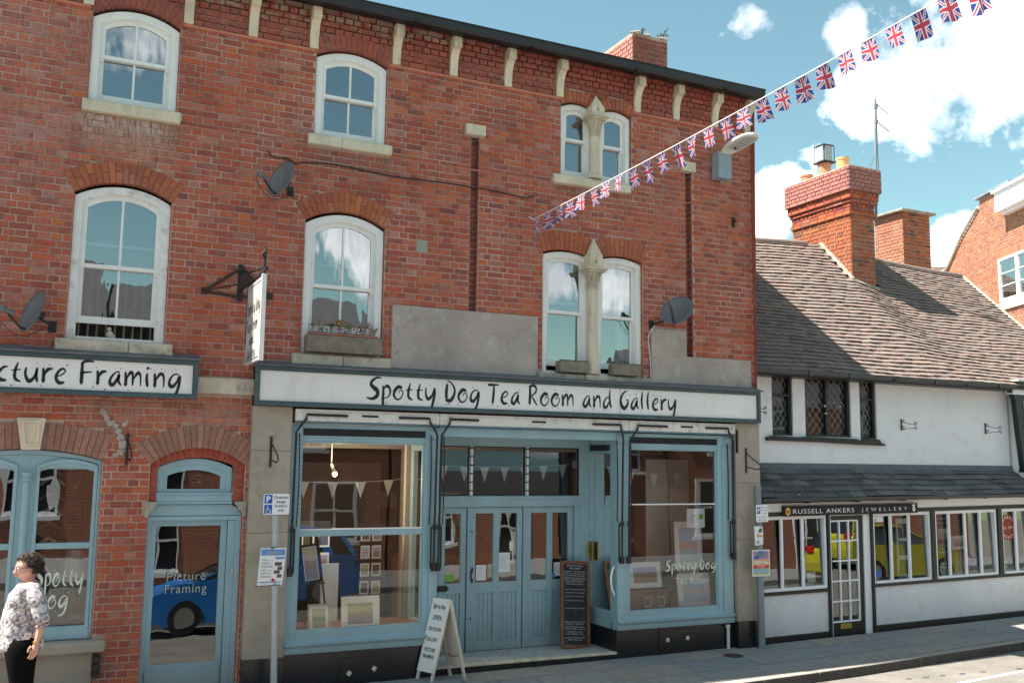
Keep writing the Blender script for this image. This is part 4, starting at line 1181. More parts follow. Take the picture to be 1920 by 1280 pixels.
# ------------------------------------------------------------ ground floor, left: picture framing window and door
def frame_ring(parent, name, mat, O, I, y0, y1, bevel=.004, label=None):
    return MB().ring(O, I, y0, y1).build(name, mat, parent, bevel=bevel, label=label)
sw = frame_ring(bld, 'shop_window', 'blue_paint', arch_pts(-.81, .583, .685, 2.49, 2.592), arch_pts(-.775, .55, .72, 2.455, 2.545), .03, .14, label='blue framed double window of the picture framing shop')
MB().ring(arch_pts(-.772, .547, .745, 2.452, 2.542), [(-.772, .745)] + [(-.772 + 1.319 * i / 14, 2.40) for i in range(15)] + [(.547, .745)], .045, .13, closed=False).build('arch_panel', 'blue_paint', sw)
for a0, a1 in ((-.772, -.20), (-.03, .547)):
    c = (a0 + a1) / 2
    O = arch_pts(a0, a1, .745, 2.415, 2.475); I = arch_pts(a0 + .035, a1 - .035, .82, 2.375, 2.425)
    fr = frame_ring(sw, 'light_frame', 'blue_paint', O, I, .028, .115)
    mb = MB()
    mb.ring(arch_pts(a0 + .005, a1 - .005, 2.36, 2.43, 2.50), arch_pts(a0 + .03, a1 - .03, 2.36, 2.41, 2.465), .012, .03, closed=False)
    mb.build('hood_moulding', 'blue_paint', sw)
    bx('meeting_rail', 'blue_paint', sw, a0 + .03, a1 - .03, .04, .10, 1.592, 1.652, bevel=.004)
    for z0, z1 in ((.82, 1.592), (1.652, 2.40)):
        pts = [(a0 + .035, z0), (a1 - .035, z0)] + ([(a1 - .035, z1), (a0 + .035, z1)] if z1 < 2 else [(a1 - .035 - (a1 - a0 - .07) * i / 8, arch_z(a1 - .035 - (a1 - a0 - .07) * i / 8, a0 + .035, a1 - .035, 2.375, 2.425)) for i in range(9)])
        MB().add([(x, .085 - (z - z0) * .012, z) for x, z in pts], [tuple(range(len(pts)))]).build('pane', 'glass_old', sw)
MB().box(-.205, -.025, .045, .12, .745, 2.40).build('mullion', 'blue_paint', sw)
MB().lathe((-.115, .03, 0), [(.048, .75), (.048, .80), (.036, .82), (.034, 2.27), (.05, 2.28), (.052, 2.30), (.04, 2.31), (.055, 2.345), (.062, 2.35), (.062, 2.365)], 16).build('mullion_column', 'blue_paint', sw)
bx('bottom_rail', 'blue_paint', sw, -.775, .55, .02, .13, .69, .80, bevel=.006)
mb = MB()
brush_text(mb, 'Spotty', (.015, .076, 1.22), (1, 0, 0), (0, 0, 1), .20, width=.46, seed=4)
brush_text(mb, 'Dog', (.04, .076, 1.0), (1, 0, 0), (0, 0, 1), .19, width=.30, seed=5)
mb.build('window_lettering', 'letter_cream', sw, kind='stuff')
# things seen inside
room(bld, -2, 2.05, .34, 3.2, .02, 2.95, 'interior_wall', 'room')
tb = MB().box(-.9, .55, .22, .8, .78, .81); tb.build('display_shelf', 'wood_brown', bld)
lp = thing('table_lamp', (.40, .55, .81), 'lamp with a pleated pale shade and wooden base inside the picture framing window', 'lamp')
MB().lathe((.40, .55, .81), [(.09, 0), (.09, .02), (.03, .04), (.05, .20), (.03, .38), (.015, .42)], 14).build('lamp_base', 'wood_brown', lp)
MB().lathe((.40, .55, 1.26), [(.12, 0), (.10, .28)], 22).build('lamp_shade', 'curtain_pale', lp)
pk = thing('picture_frame_samples', (.12, 1.0, 1.5), 'dark board of angled wooden frame corner samples inside the picture framing window', 'sample board')
MB().box(-.2, .45, 1.3, 1.33, 1.0, 2.5).build('board', 'interior_dark', pk)
for k in range(7):
    z = 1.2 + k * .17
    for sx in (-1, 1):
        mb = MB(); mb.prism([(.14, z + .10), (.14, z + .06), (.14 + sx * .13, z - .03), (.14 + sx * .13, z + .01)], 1.26, 1.29)
        mb.build('frame_corner', 'wood_brown' if k % 2 else 'frame_cream', pk)

dr = thing('shop_door', (1.55, .1, .02), 'pale blue glazed door of the picture framing shop with arched fanlight above', 'door')
mb = MB().ring([(1.06, .0), (1.06, 1.905), (2.045, 1.905), (2.045, .0)], [(1.10, .03), (1.10, 1.86), (1.99, 1.86), (1.99, .03)], .05, .16)
mb.build('door_frame', 'blue_paint', dr, bevel=.006)
mb = MB().ring([(1.103, .04), (1.103, 1.858), (1.90, 1.858), (1.90, .04)], [(1.165, .36), (1.165, 1.80), (1.835, 1.80), (1.835, .36)], .10, .15)
dl = mb.build('door_leaf', 'blue_paint', dr, bevel=.005)
bx('side_panel', 'blue_paint', dr, 1.905, 1.99, .07, .15, .04, 1.858, bevel=.004)
bx('weather_board', 'blue_paint', dl, 1.12, 1.88, .085, .10, .10, .30, bevel=.006)
MB().add([(1.165, .12, .36), (1.835, .12, .36), (1.835, .170, 1.80), (1.165, .170, 1.80)], [(0, 1, 2, 3)]).build('pane', 'glass_old', dl)
mb = MB()
text_into(mb, 'Picture', (1.50, .112, 1.22), (1, 0, 0), (0, 0, 1), .10, width=.40, spacing=1.1)
text_into(mb, 'Framing', (1.50, .112, 1.09), (1, 0, 0), (0, 0, 1), .10, width=.43, spacing=1.1)
mb.build('door_lettering', 'letter_pale', dl, kind='stuff')
mb = MB()
mb.prism([(1.06, 1.908), (2.045, 1.908), (2.0, 1.99), (1.925, 2.03), (1.14, 2.03), (1.10, 1.99)], .07, .14)
mb.build('door_head', 'blue_paint', dr, bevel=.004)
mb = MB().box(1.13, 1.935, .03, .14, 2.035, 2.06).box(1.135, 1.93, .045, .14, 2.06, 2.13).box(1.13, 1.935, .035, .14, 2.13, 2.155)
mb.build('transom_rail', 'blue_paint', dr, bevel=.004)
f1 = MB().ring(arch_pts(1.142, 1.923, 2.155, 2.425, 2.527), arch_pts(1.20, 1.865, 2.17, 2.375, 2.465), .075, .15).build('fanlight', 'blue_paint', dr, bevel=.004)
MB().ring(arch_pts(1.20, 1.865, 2.165, 2.375, 2.465), arch_pts(1.245, 1.805, 2.195, 2.335, 2.40), .09, .14).build('fanlight_sash', 'blue_paint', f1)
pts = arch_pts(1.245, 1.805, 2.195, 2.335, 2.40)
MB().add([(x, .12, z) for x, z in pts], [tuple(range(len(pts)))]).build('pane', 'glass_old', f1)
bx('lock', 'steel', dr, 1.955, 1.975, .045, .05, 1.27, 1.34)
bx('threshold', 'stone_pilaster', dr, 1.05, 2.06, -.06, .2, -.06, .03, bevel=.006)

def wall_hook(x, y, z0, z1, d, label, kind=0):
    t = thing('hook_bracket', (x, y, z0), label, 'bracket')
    MB().box(x - .012, x + .012, y - .012, y, z0, z1).build('wall_plate', 'black_iron', t)
    p = [(x, y - .01, z1 - .07), (x + .02, y - .10, z1 - .14), (x + .03, y - d, z0 + .12), (x + .03, y - d - .02, z0 + .08), (x + .02, y - d + .02, z0 + .05), (x, y - .03, z0 + .08), (x, y - .01, z0 + .10)]
    MB().tube(p, .008, 6).build('hook', 'black_iron', t)
wall_hook(.815, -.012, 2.445, 2.78, .22, 'black iron hanging hook on the brick pier left of the blue arched door')
wall_hook(2.305, -.085, 2.44, 2.78, .24, 'black iron hanging hook on the left stone pilaster above the parking sign')
wall_hook(8.94, -.085, 2.42, 2.77, .26, 'black iron hanging hook on the right stone pilaster')

for i, z in enumerate((.493, .419, .342)):
    t = MB(); t.tube([(.643, -.008, z), (.643, -.05, z)], .042, 14); t.tube([(.643, -.05, z), (.643, -.07, z)], [.030, .026], 12)
    t.build('pipe_cap', 'black_paint', None, label=('topmost', 'middle', 'lowest')[i] + ' of three round black pipe caps stacked below the left shop window corner', cat='pipe cap', group='black pipe caps on the brick pier')

# ------------------------------------------------------------ fascia signs
def fascia(name, x0, x1, z0, z1, y, label, txt, tx, tw, tz, cap, seams=(), seed=2):
    t = thing(name, ((x0 + x1) / 2, y, z0), label, 'shop sign')
    MB().box(x0 + .03, x1 - .03, y + .03, -.002, z0 + .03, z1 - .03).build('board_back', 'wood_grey', t)
    MB().box(x0 + .038, x1 - .038, y + .014, y + .03, z0 + .038, z1 - .038).build('board', 'sign_white', t)
    mb = MB(); b = .042
    mb.ring([(x0, z0), (x0, z1), (x1, z1), (x1, z0)], [(x0 + b, z0 + b), (x0 + b, z1 - b), (x1 - b, z1 - b), (x1 - b, z0 + b)], y - .02, y + .05)
    mb.build('border', 'fascia_green', t, bevel=.006)
    MB().ring([(x0 + b, z0 + b), (x0 + b, z1 - b), (x1 - b, z1 - b), (x1 - b, z0 + b)], [(x0 + b + .012, z0 + b + .012), (x0 + b + .012, z1 - b - .012), (x1 - b - .012, z1 - b - .012), (x1 - b - .012, z0 + b + .012)], y - .005, y + .02).build('inner_bead', 'fascia_green', t)
    for q in (x0 + .0, x1): pass
    mb = MB()
    mb.prismT([(y - .05, z1 - .005), (y - .055, z1 + .012), (.0, z1 + .075), (.0, z1 + .055)], x0 - .02, x1 + .02, SW)
    mb.build('lead_flashing', 'flash_lead', t)
    DT = brush_text(None, txt, (tx, y + .0115, tz), (1, 0, 0), (0, 0, 1), cap, width=tw, seed=seed, each=lambda m_: m_.build('letter', 'letter_black', t))
    DT.build('paint_dots', 'letter_black', t, kind='stuff')
    for s in seams: bx('seam', 'wood_grey', t, s, s + .006, y + .012, y + .016, z0 + .045, z1 - .045)
    return t
FS = fascia('fascia_sign', 2.085, 9.15, 3.12, 3.565, -.16, 'long white fascia sign with black brush lettering in a dark border over the tea room', 'Spotty Dog Tea Room and Gallery', 3.365, 4.36, 3.248, .245, seams=(6.83,), seed=21)
# lichen on the lower border
mb = MB()
for k in range(70):
    x = 5.9 + rnd.random() ** .7 * 3.0; z = 3.158 + rnd.uniform(-.003, .006); r = rnd.uniform(.006, .022)
    if rnd.random() < .35: z = 3.562; x = rnd.choice((7.02, 7.08, 7.15, 7.62, 7.7)) + rnd.uniform(-.05, .05)
    mb.box(x - r, x + r, -.183, -.175, z - .004, z + .004)
mb.build('lichen', 'moss', FS, kind='stuff')
PF = fascia('fascia_sign', -2.6, 1.475, 3.155, 3.575, -.16, 'shorter white fascia sign with black brush lettering over the picture framing shop', 'Picture Framing', -.69, 1.99, 3.27, .24, seed=9)
fix = None

# ------------------------------------------------------------ tea room shopfront
def pilaster(x0, x1, zb, zt, label):
    t = MB().box(x0, x1, -.085, .12, zb, zt).build('pilaster', 'stone_pilaster', bld, label=label, bevel=.006)
    for z in (1.72, 2.62) if x0 < 5 else (2.28, 1.50): bx('joint_line', 'joint', t, x0 + .001, x1 - .001, -.0865, -.08, z, z + .006)
    bx('plinth', 'granite', t, x0 - .004, x1 + .004, -.095, .12, -.12, zb, bevel=.004)
pilaster(2.092, 2.535, .375, 3.118, 'left stone pilaster of the tea room front')
pilaster(8.76, 9.19, .40, 3.118, 'right stone pilaster of the tea room front')
front = thing('tea_room_shopfront', (5.6, 0, 0), 'pale blue wooden tea room shopfront with two display bays and a recessed lobby', 'shopfront')
FW = 'blue_paint'
def bay(x0, x1, gx0, gx1, gz0, gz1, rail, label, thin=False):
    b = MB().box(x0, gx0, -.012, .10, .47, 2.935).box(gx1, x1, -.012, .10, .47, 2.935).box(gx0, gx1, -.008, .10, gz1, 2.935).box(gx0, gx1, -.008, .10, .47, gz0).build('bay_frame', FW, front, label=label, bevel=.005)
    # sunk fillets either side of the post and beads round the glass
    mb = MB().ring([(gx0 - .0, gz0), (gx0, gz1), (gx1, gz1), (gx1, gz0)], [(gx0 + .022, gz0 + .022), (gx0 + .022, gz1 - .022), (gx1 - .022, gz1 - .022), (gx1 - .022, gz0 + .022)], .01, .05)
    mb.build('glazing_bead', FW, b)
    mb = MB()
    mb.box(x0, gx0 - .07, -.03, -.012, .50, 2.78); mb.box(gx1 + .075, x1, -.03, -.012, .50, 2.78)
    mb.box(gx0 - .035, gx1 + .035, -.022, -.008, gz1 + .04, gz1 + .062)
    mb.build('moulding', FW, b, bevel=.004)
    # sill mouldings
    mb = MB()
    mb.prismT([(.1, .385), (-.045, .39), (-.05, .43), (-.04, .465), (-.075, .475), (-.08, .50), (-.04, .515), (-.012, .545), (.1, .55)], x0 - .002, x1 + .002, SW)
    mb.build('sill', FW, b, bevel=.003)
    if thin: bx('glazing_bar', 'white_wood', b, gx0 + .02, gx1 - .02, .02, .05, rail, rail + .016)
    else:
        MB().box(gx0, gx1, -.002, .06, rail, rail + .07).build('transom', FW, b, bevel=.006)
        bx('transom_edge', 'white_wood', b, gx0 + .02, gx1 - .02, .0, .055, rail + .071, rail + .083)
    cuts = [(gz0, rail), (rail + (.016 if thin else .083), gz1)]
    for p, q in cuts:
        MB().add([(gx0 + .01, .030, p), (gx1 - .01, .030, p), (gx1 - .01, .030 + (q - p) * .010, q), (gx0 + .01, .030 + (q - p) * .010, q)], [(0, 1, 2, 3)]).build('pane', 'glass_shop', b)
    # vent grille
    v = bx('vent_grille', 'black_paint', b, gx0 + .012, gx1 - .0, -.014, -.004, 2.803, 2.885)
    mb = MB(); x = gx0 + .02
    while x < gx1 - .02:
        mb.box(x, x + .009, -.019, -.012, 2.81, 2.878); x += .021
    mb.build('grille_bars', 'black_iron', v, kind='stuff')
    for cx in (x0 + .06, x1 - .065):
        MB().tube([(cx, -.03, 2.845), (cx, -.045, 2.845)], .045, 16).build('roundel', FW, b, bevel=.004)
        bx('post_cap', FW, b, cx - .068, cx + .068, -.032, -.012, 2.785, 2.905, bevel=.004)
    return b
bL = bay(2.545, 4.345, 2.668, 4.165, .62, 2.74, 1.665, 'left display bay with a blue cross rail')
bR = bay(6.86, 8.735, 7.055, 8.50, .605, 2.735, 1.985, 'right display bay with a thin white glazing bar', thin=True)
mb = MB().box(2.53, 4.32, .0, .10, -.12, .384); sr = mb.build('stall_riser', 'granite', front, bevel=.004)
sr2 = MB().box(6.862, 8.755, .0, .10, -.12, .384).build('stall_riser', 'granite', front, bevel=.004)
MB().box(6.862, 6.95, .102, .80, .0, .384).build('stall_riser', 'granite', front, bevel=.004)
MB().box(4.23, 4.318, .102, .80, .0, .384).build('stall_riser', 'granite', front, bevel=.004)
for sp, x0, x1, z0, z1, dm in ((sr, 3.19, 3.75, .05, .305, ((3.305, .135), (3.60, .165))), (sr2, 7.51, 8.09, .10, .35, ((7.645, .222), (7.965, .228)))):
    c = bx('access_cover', 'granite', sp, x0, x1, -.016, .0, z0, z1, bevel=.003)
    for k, (dx, dz) in enumerate(dm):
        r = .035; a = (.2, .15)[k] if x0 < 5 else (0.75, .4)[k]
        MB().prism([(dx + r * math.cos(a + q * math.pi / 2), dz + r * math.sin(a + q * math.pi / 2)) for q in range(4)], -.021, -.016).build('wood_block', 'wood_cream', c)
pp = thing('drain_pipe', (8.625, -.03, .03), 'short pale pipe with a tap head standing against the black plinth by the right pilaster', 'pipe')
MB().tube([(8.625, -.035, .03), (8.625, -.035, .33)], .022, 12).build('pipe', 'cable_white', pp)
MB().tube([(8.625, -.035, .33), (8.625, -.035, .365)], .028, 12).tube([(8.63, -.03, .345), (8.585, -.055, .345)], .017, 10).build('pipe_head', 'cable_white', pp)

# lobby: step, tiled floor, ceiling, side screens
MB().box(4.32, 6.862, .002, .80, -.10, .092).build('step', 'granite', front)
bx('step_nosing', 'stone_clean', front, 4.32, 5.62, -.015, .06, .092, .120, bevel=.005); bx('step_nosing', 'stone_clean', front, 5.626, 6.860, -.015, .06, .092, .120, bevel=.005)
fl = MB().box(4.32, 6.86, .061, .80, .093, .116).build('lobby_floor', 'lobby_tile', front)
# small mosaic pieces of the lobby floor
mb = MB(); tr_ = random.Random(8)
y = .07
while y < .70:
    x = 4.36
    while x < 6.82:
        if tr_.random() < .16: mb.box(x, x + .032, y, y + .032, .116, .1175)
        x += .045
    y += .045
mb.build('mosaic', 'render_patch', fl, kind='stuff')
bx('lobby_ceiling', FW, front, 4.345, 6.86, .012, .80, 2.86, 2.93)
bx('lobby_lintel', FW, front, 4.345, 6.86, -.01, .05, 2.83, 2.94, bevel=.004)
sd1 = MB().box(6.865, 6.93, .10, .16, .47, 2.86).box(6.865, 6.93, .70, .80, .386, 2.86).box(6.865, 6.93, .16, .70, 2.66, 2.86).box(6.865, 6.93, .16, .70, .386, .60).build('side_screen', FW, front, bevel=.004, label='glazed side screen between the lobby and the right bay')
MB().quad((6.90, .16, .60), (6.90, .70, .60), (6.90, .70, 2.66), (6.90, .16, 2.66)).build('pane', 'glass_shop', sd1)
MB().prismT([(.72, 2.40), (.10, 2.40), (.10, 2.40), (.72, 2.403)], 6.87, 6.875, SW)
mb = MB()
for k in range(16): mb.box(6.857, 6.866, .17 + k * .033, .188 + k * .033, 2.70, 2.78)
mb.build('vent_grille', 'black_paint', sd1)
kp = MB().box(6.852, 6.866, .60, .74, 1.22, 1.47).build('brass_plate', 'brass', sd1, bevel=.003)
MB().tube([(6.845, .67, 1.25), (6.82, .67, 1.30), (6.82, .67, 1.40), (6.845, .67, 1.45)], .012, 8).build('pull', 'brass', kp)
MB().tube([(6.855, .035, 1.20), (6.82, .02, 1.17), (6.79, .015, 1.09), (6.785, .015, 1.0), (6.80, .015, .92), (6.84, .02, .85), (6.855, .035, .81)], .014, 8).build('grab_handle', 'white_wood', sd1, smooth=True)
lt = MB()
x = 6.915
for k in range(-6, 14):
    for sgn in (1, -1):
        y0, z0 = .17 + k * .05, .85
        p0 = (y0, .85) if sgn > 0 else (y0, 1.12)
        dz = .27
        q0, q1 = y0, y0 + .16
        za, zb_ = (.85, 1.12) if sgn > 0 else (1.12, .85)
        a, b = max(q0, .165), min(q1, .695)
        if b - a < .01: continue
        f0, f1_ = (a - q0) / .16, (b - q0) / .16
        lt.tube([(x + sgn * .003, a, za + (zb_ - za) * f0), (x + sgn * .003, b, za + (zb_ - za) * f1_)], .004, 4)
lt.build('lattice', 'white_wood', sd1)
bx('shelf_edge', 'white_wood', sd1, 6.91, 6.93, .165, .695, 1.12, 1.145)
sd2 = MB().box(4.28, 4.345, .10, .16, .386, 2.86).box(4.28, 4.345, .70, .80, .386, 2.86).box(4.28, 4.345, .16, .70, 2.66, 2.86).box(4.28, 4.345, .16, .70, .386, .60).build('side_screen', FW, front, bevel=.004, label='glazed side screen between the left bay and the lobby')
MB().quad((4.31, .16, .60), (4.31, .70, .60), (4.31, .70, 2.66), (4.31, .16, 2.66)).build('pane', 'glass_shop', sd2)

# back of the lobby: frame, transom lights, three doors
MB().box(4.347, 4.36, .70, .80, .118, 2.86).box(6.70, 6.863, .70, .80, .118, 2.858).box(4.347, 6.70, .70, .80, 2.735, 2.858).box(4.347, 6.70, .69, .80, 1.945, 2.09).box(5.058, 5.108, .70, .80, 2.09, 2.735).box(5.872, 5.925, .70, .80, 2.09, 2.735).build('lobby_frame', FW, front, bevel=.005)
MB().box(4.36, 6.69, .675, .69, 2.045, 2.085).build('frame_moulding', FW, front, bevel=.004)
for x0, x1 in ((4.36, 5.058), (5.108, 5.872), (5.925, 6.70)):
    w = MB().ring([(x0, 2.09), (x0, 2.735), (x1, 2.735), (x1, 2.09)], [(x0 + .012, 2.105), (x0 + .012, 2.72), (x1 - .012, 2.72), (x1 - .012, 2.105)], .72, .76).build('transom_light', 'black_paint', front)
    for k in range(5):
        z = 2.105 + k * .123
        MB().add([(x0 + .012, .735, z), (x1 - .012, .735, z), (x1 - .012, .747, z + .125), (x0 + .012, .747, z + .125)], [(0, 1, 2, 3)]).build('louvre_pane', 'glass_shop', w)
for x in (5.083, 5.898):
    b = bx('white_stay', 'white_wood', front, x - .012, x + .012, .685, .70, 2.10, 2.73)
    mb = MB()
    for k in range(6): mb.box(x - .028, x + .028, .675, .70, 2.15 + k * .11, 2.165 + k * .11)
    mb.build('louvre_clips', 'black_iron', b, kind='stuff')
def shop_leaf(x0, x1, label):
    t = thing('door', ((x0 + x1) / 2, .72, .118), label, 'door')
    pw = (x1 - x0 - .075 * 2 - .085) / 2
    a0, a1 = x0 + .075, x0 + .075 + pw; b0, b1 = x1 - .075 - pw, x1 - .075
    z0, z1, zg0, zg1, zp0, zp1 = .122, 1.94, .98, 1.862, .25, .845
    mb = MB()
    for p, q in ((x0, a0), (a1, b0), (b1, x1)): mb.box(p, q, .725, .765, z0, z1)
    for p, q in ((a0, a1), (b0, b1)): mb.box(p, q, .7255, .7645, zg1, z1); mb.box(p, q, .7255, .7645, zp1, zg0); mb.box(p, q, .7255, .7645, z0, zp0)
    fr = mb.build('door_leaf', FW, t, bevel=.004)
    for p, q in ((a0, a1), (b0, b1)):
        n = 4; w = (q - p) / n
        for k in range(n):
            bx('panel_board', FW, fr, p + k * w + .002, p + (k + 1) * w - .002, .742, .758, zp0, zp1, bevel=.003)
        MB().add([(p, .740, zg0), (q, .740, zg0), (q, .752, zg1), (p, .752, zg1)], [(0, 1, 2, 3)]).build('pane', 'glass_old', fr)
    return t, fr
d1, f_1 = shop_leaf(4.365, 5.035, 'left tea room door partly hidden by the bay, with black bolt and green card')
d2, f_2 = shop_leaf(5.09, 5.842, 'middle tea room door with two white notices in its panes')
d3, f_3 = shop_leaf(5.90, 6.615, 'right tea room door behind the chalkboard')
MB().box(5.042, 5.084, .70, .77, .118, 1.945).box(5.85, 5.893, .70, .77, .118, 1.945).box(6.622, 6.70, .70, .77, .118, 1.945).build('door_post', FW, front, bevel=.006)
MB().box(4.62, 4.77, .70, .72, .89, .96).prism([(4.77, .90), (4.80, .925), (4.77, .95)], .705, .72).build('bolt', 'black_iron', d1)
MB().tube([(5.125, .715, 1.15), (5.10, .70, 1.12), (5.10, .695, 1.03), (5.125, .715, 1.0)], .010, 6).box(5.115, 5.135, .715, .726, 1.11, 1.17).box(5.115, 5.135, .715, .726, .98, 1.03).build('pull_handle', 'black_iron', d2)
for z in (.52, 1.62): bx('screw_cap', 'black_iron', d2, 5.105, 5.12, .718, .7255, z, z + .025)
def notice(x0, x1, z0, z1, mat, y, label, cat='notice', lines=8, head=None, lm='letter_grey', parent=None):
    t = thing('notice', ((x0 + x1) / 2, y, z0), label, cat)
    MB().box(x0, x1, y - .002, y, z0, z1).build('sheet', mat, t)
    mb = MB(); w = x1 - x0; h = z1 - z0
    for k in range(lines):
        zz = z1 - h * (.14 + .76 * k / max(1, lines)); ww = w * rnd.uniform(.5, .8)
        mb.box(x0 + w * .1, x0 + w * .1 + ww, y - .0032, y - .0022, zz, zz + h * .018)
    if head: text_into(mb, head, ((x0 + x1) / 2, y - .0034, z1 - h * .13), (1, 0, 0), (0, 0, 1), h * .07, width=w * .7)
    mb.build('print', lm, t)
    return t
notice(5.475, 5.67, 1.10, 1.35, 'paper', .735, 'white printed notice in the right pane of the middle tea room door')
t = notice(5.185, 5.325, 1.005, 1.20, 'paper', .735, 'white notice on a wooden backing in the left pane of the middle tea room door')
bx('backing', 'wood_brown', t, 5.165, 5.345, .7355, .738, .985, 1.215)
notice(4.72, 4.88, 1.01, 1.09, 'green_card', .735, 'bright green card in the left tea room door', lines=1, head='OPEN', lm='black_paint')
notice(6.33, 6.46, 1.02, 1.20, 'paper', .737, 'white notice in the right pane of the right tea room door', lines=5)
notice(6.30, 6.352, 1.0, 1.055, 'paper_blue', .736, 'small blue round sticker card low in the right pane of the right tea room door', cat='sticker', lines=0)

# awning boxes and arms
aw = [(2.567, 4.308), (4.316, 6.995), (7.004, 8.752)]
for i, (x0, x1) in enumerate(aw):
    t = thing('awning_box', ((x0 + x1) / 2, -.08, 2.965), ('left', 'middle and longest', 'right')[i] + ' of the three white peeling awning boxes under the tea room sign', 'awning box', 'awning boxes under the tea room sign')
    a = MB().box(x0, x1, -.10, -.02, 2.966, 3.10).build('box', 'white_peeling', t, bevel=.005)
    MB().box(x0 + .004, x1 - .004, -.085, .0, 2.945, 2.966).build('roller_lath', 'blue_paint_dark', t)
    MB().ring([(x0 + .06, 2.985), (x0 + .06, 3.07), (x1 - .06, 3.07), (x1 - .06, 2.985)], [(x0 + .075, 3.0), (x0 + .075, 3.055), (x1 - .075, 3.055), (x1 - .075, 3.0)], -.108, -.10).build('raised_edge', 'white_peeling', a)
    cx = (x0 + x1) / 2 + (.05 if i == 2 else 0)
    bx('slot', 'rust_iron', t, cx - .10, cx + .10, -.106, -.10, 3.025, 3.050, bevel=.003)
    ends = [(x0 + .12, x0 + (.60 if i != 1 else .50), -1), (x1 - (.52 if i != 1 else .56), x1 - .13, 1)]
    for (p, q, s) in ends:
        outx = p if s < 0 else q
        cor = x0 + .045 if s < 0 else x1 - .02
        post = {(0, -1): 2.575, (0, 1): 4.275, (1, -1): 4.335, (1, 1): 6.895, (2, -1): 7.0, (2, 1): 8.70}[(i, s)]
        arm = MB().tube([(q if s < 0 else p, -.118, 3.032), (outx, -.118, 3.034), (outx, -.12, 2.99), (outx + (post - outx) * .5, -.13, 2.92), (post, -.12, 2.84), (post, -.10, 2.2), (post, -.09, 1.75), (post + .0, -.085, 1.33), (post, -.07, 1.26)], [.014] * 9, 8)
        am = arm.build('awning_arm', 'black_iron', t)
        MB().box(post - .020, post + .020, -.11, -.075, 1.72, 1.78).box(post - .026, post + .026, -.10, -.06, 1.24, 1.33).tube([(post - s * .035, -.07, 1.27), (post - s * .035, -.07, 1.76)], .011, 6).build('arm_joint', 'black_iron', am)
        mb = MB()   # chain
        for off, zt, zb_ in ((-.055 * s, 2.82, 1.77),):
            n = 44
            for k in range(n):
                z = zt + (zb_ - zt) * k / n; xx = post + off + .012 * math.sin(3.14 * k / n)
                if k % 2: mb.box(xx - .0075, xx + .0075, -.052, -.047, z - .014, z + .014)
                else: mb.box(xx - .0025, xx + .0025, -.058, -.041, z - .014, z + .014)
        mb.build('chain', 'black_iron', am, kind='stuff')
bx('awning_wall_bar', 'black_iron', front, 8.765, 8.785, -.12, -.09, 2.70, 3.02)

# interior of the tea room
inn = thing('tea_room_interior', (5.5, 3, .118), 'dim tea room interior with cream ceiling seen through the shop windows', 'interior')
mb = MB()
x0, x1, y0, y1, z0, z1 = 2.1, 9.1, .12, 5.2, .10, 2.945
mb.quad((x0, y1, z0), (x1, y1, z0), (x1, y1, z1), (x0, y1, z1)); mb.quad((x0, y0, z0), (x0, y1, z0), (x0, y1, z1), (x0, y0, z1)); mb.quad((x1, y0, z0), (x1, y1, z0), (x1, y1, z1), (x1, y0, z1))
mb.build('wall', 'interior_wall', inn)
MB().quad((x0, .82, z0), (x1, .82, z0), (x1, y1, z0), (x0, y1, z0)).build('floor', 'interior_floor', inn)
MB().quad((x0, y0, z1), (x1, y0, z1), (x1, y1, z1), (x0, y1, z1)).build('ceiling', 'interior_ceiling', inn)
bx('beam', 'interior_ceiling', inn, 2.1, 9.1, 2.2, 2.45, 2.70, 2.94)
bx('post', 'cream_post', inn, 4.36, 4.44, 1.2, 1.28, .12, 2.945)
bx('post', 'cream_post', inn, 4.80, 4.86, 2.6, 2.68, .12, 2.70)
bx('dark_screen', 'interior_dark', inn, 2.9, 4.5, 2.7, 2.75, .12, 2.5)
bx('counter', 'wood_brown', inn, 4.9, 6.9, 3.2, 3.7, .12, 1.1)
for x in (5.2, 5.8, 6.4): bx('wall_picture', 'picture_card', inn, x, x + .4, 5.15, 5.18, 1.4, 2.0)
for x0, x1 in ((2.56, 4.28), (6.94, 8.75)):
    MB().box(x0, x1, .11, 1.05, .50, .56).build('display_floor', 'wood_brown', inn, label=('left' if x0 < 5 else 'right') + ' display window floor')
bx('back_board', 'cream_post', inn, 8.0, 8.74, 1.0, 1.03, .56, 2.6)

def bunting(p0, p1, n, sag, label, cols, w=.13, h=.20):
    t = thing('pennant_string', p0, label, 'bunting')
    pts = []
    for k in range(25):
        s = k / 24; pts.append((p0[0] + (p1[0] - p0[0]) * s, p0[1] + (p1[1] - p0[1]) * s, p0[2] + (p1[2] - p0[2]) * s - sag * 4 * s * (1 - s)))
    MB().tube(pts, .003, 4).build('string', 'cable_white', t)
    for k in range(n):
        s = (k + .5) / n; x, y, z = (p0[q] + (p1[q] - p0[q]) * s for q in range(3)); z -= sag * 4 * s * (1 - s)
        MB().prism([(x - w / 2, z), (x + w / 2, z), (x, z - h)], y - .001, y + .001).build('pennant', cols[k % len(cols)], t)
bunting((2.75, .9, 2.27), (4.2, .9, 2.30), 4, .03, 'pale triangular pennant string hanging inside the left bay', ['curtain_pale', 'cream_post'])
bunting((4.4, 1.1, 2.50), (6.8, 1.1, 2.52), 8, .05, 'triangular pennant string hanging behind the lobby doors', ['curtain_pale', 'cream_post', 'picture_church', 'curtain_pale'])
bunting((6.98, .8, 2.45), (8.6, .8, 2.40), 4, .03, 'triangular pennant string hanging inside the right bay', ['curtain_pale', 'cream_post'])
sp = thing('spot_lamp', (3.35, 1.2, 2.94), 'lit spot lamp on a thin rod inside the left bay', 'lamp')
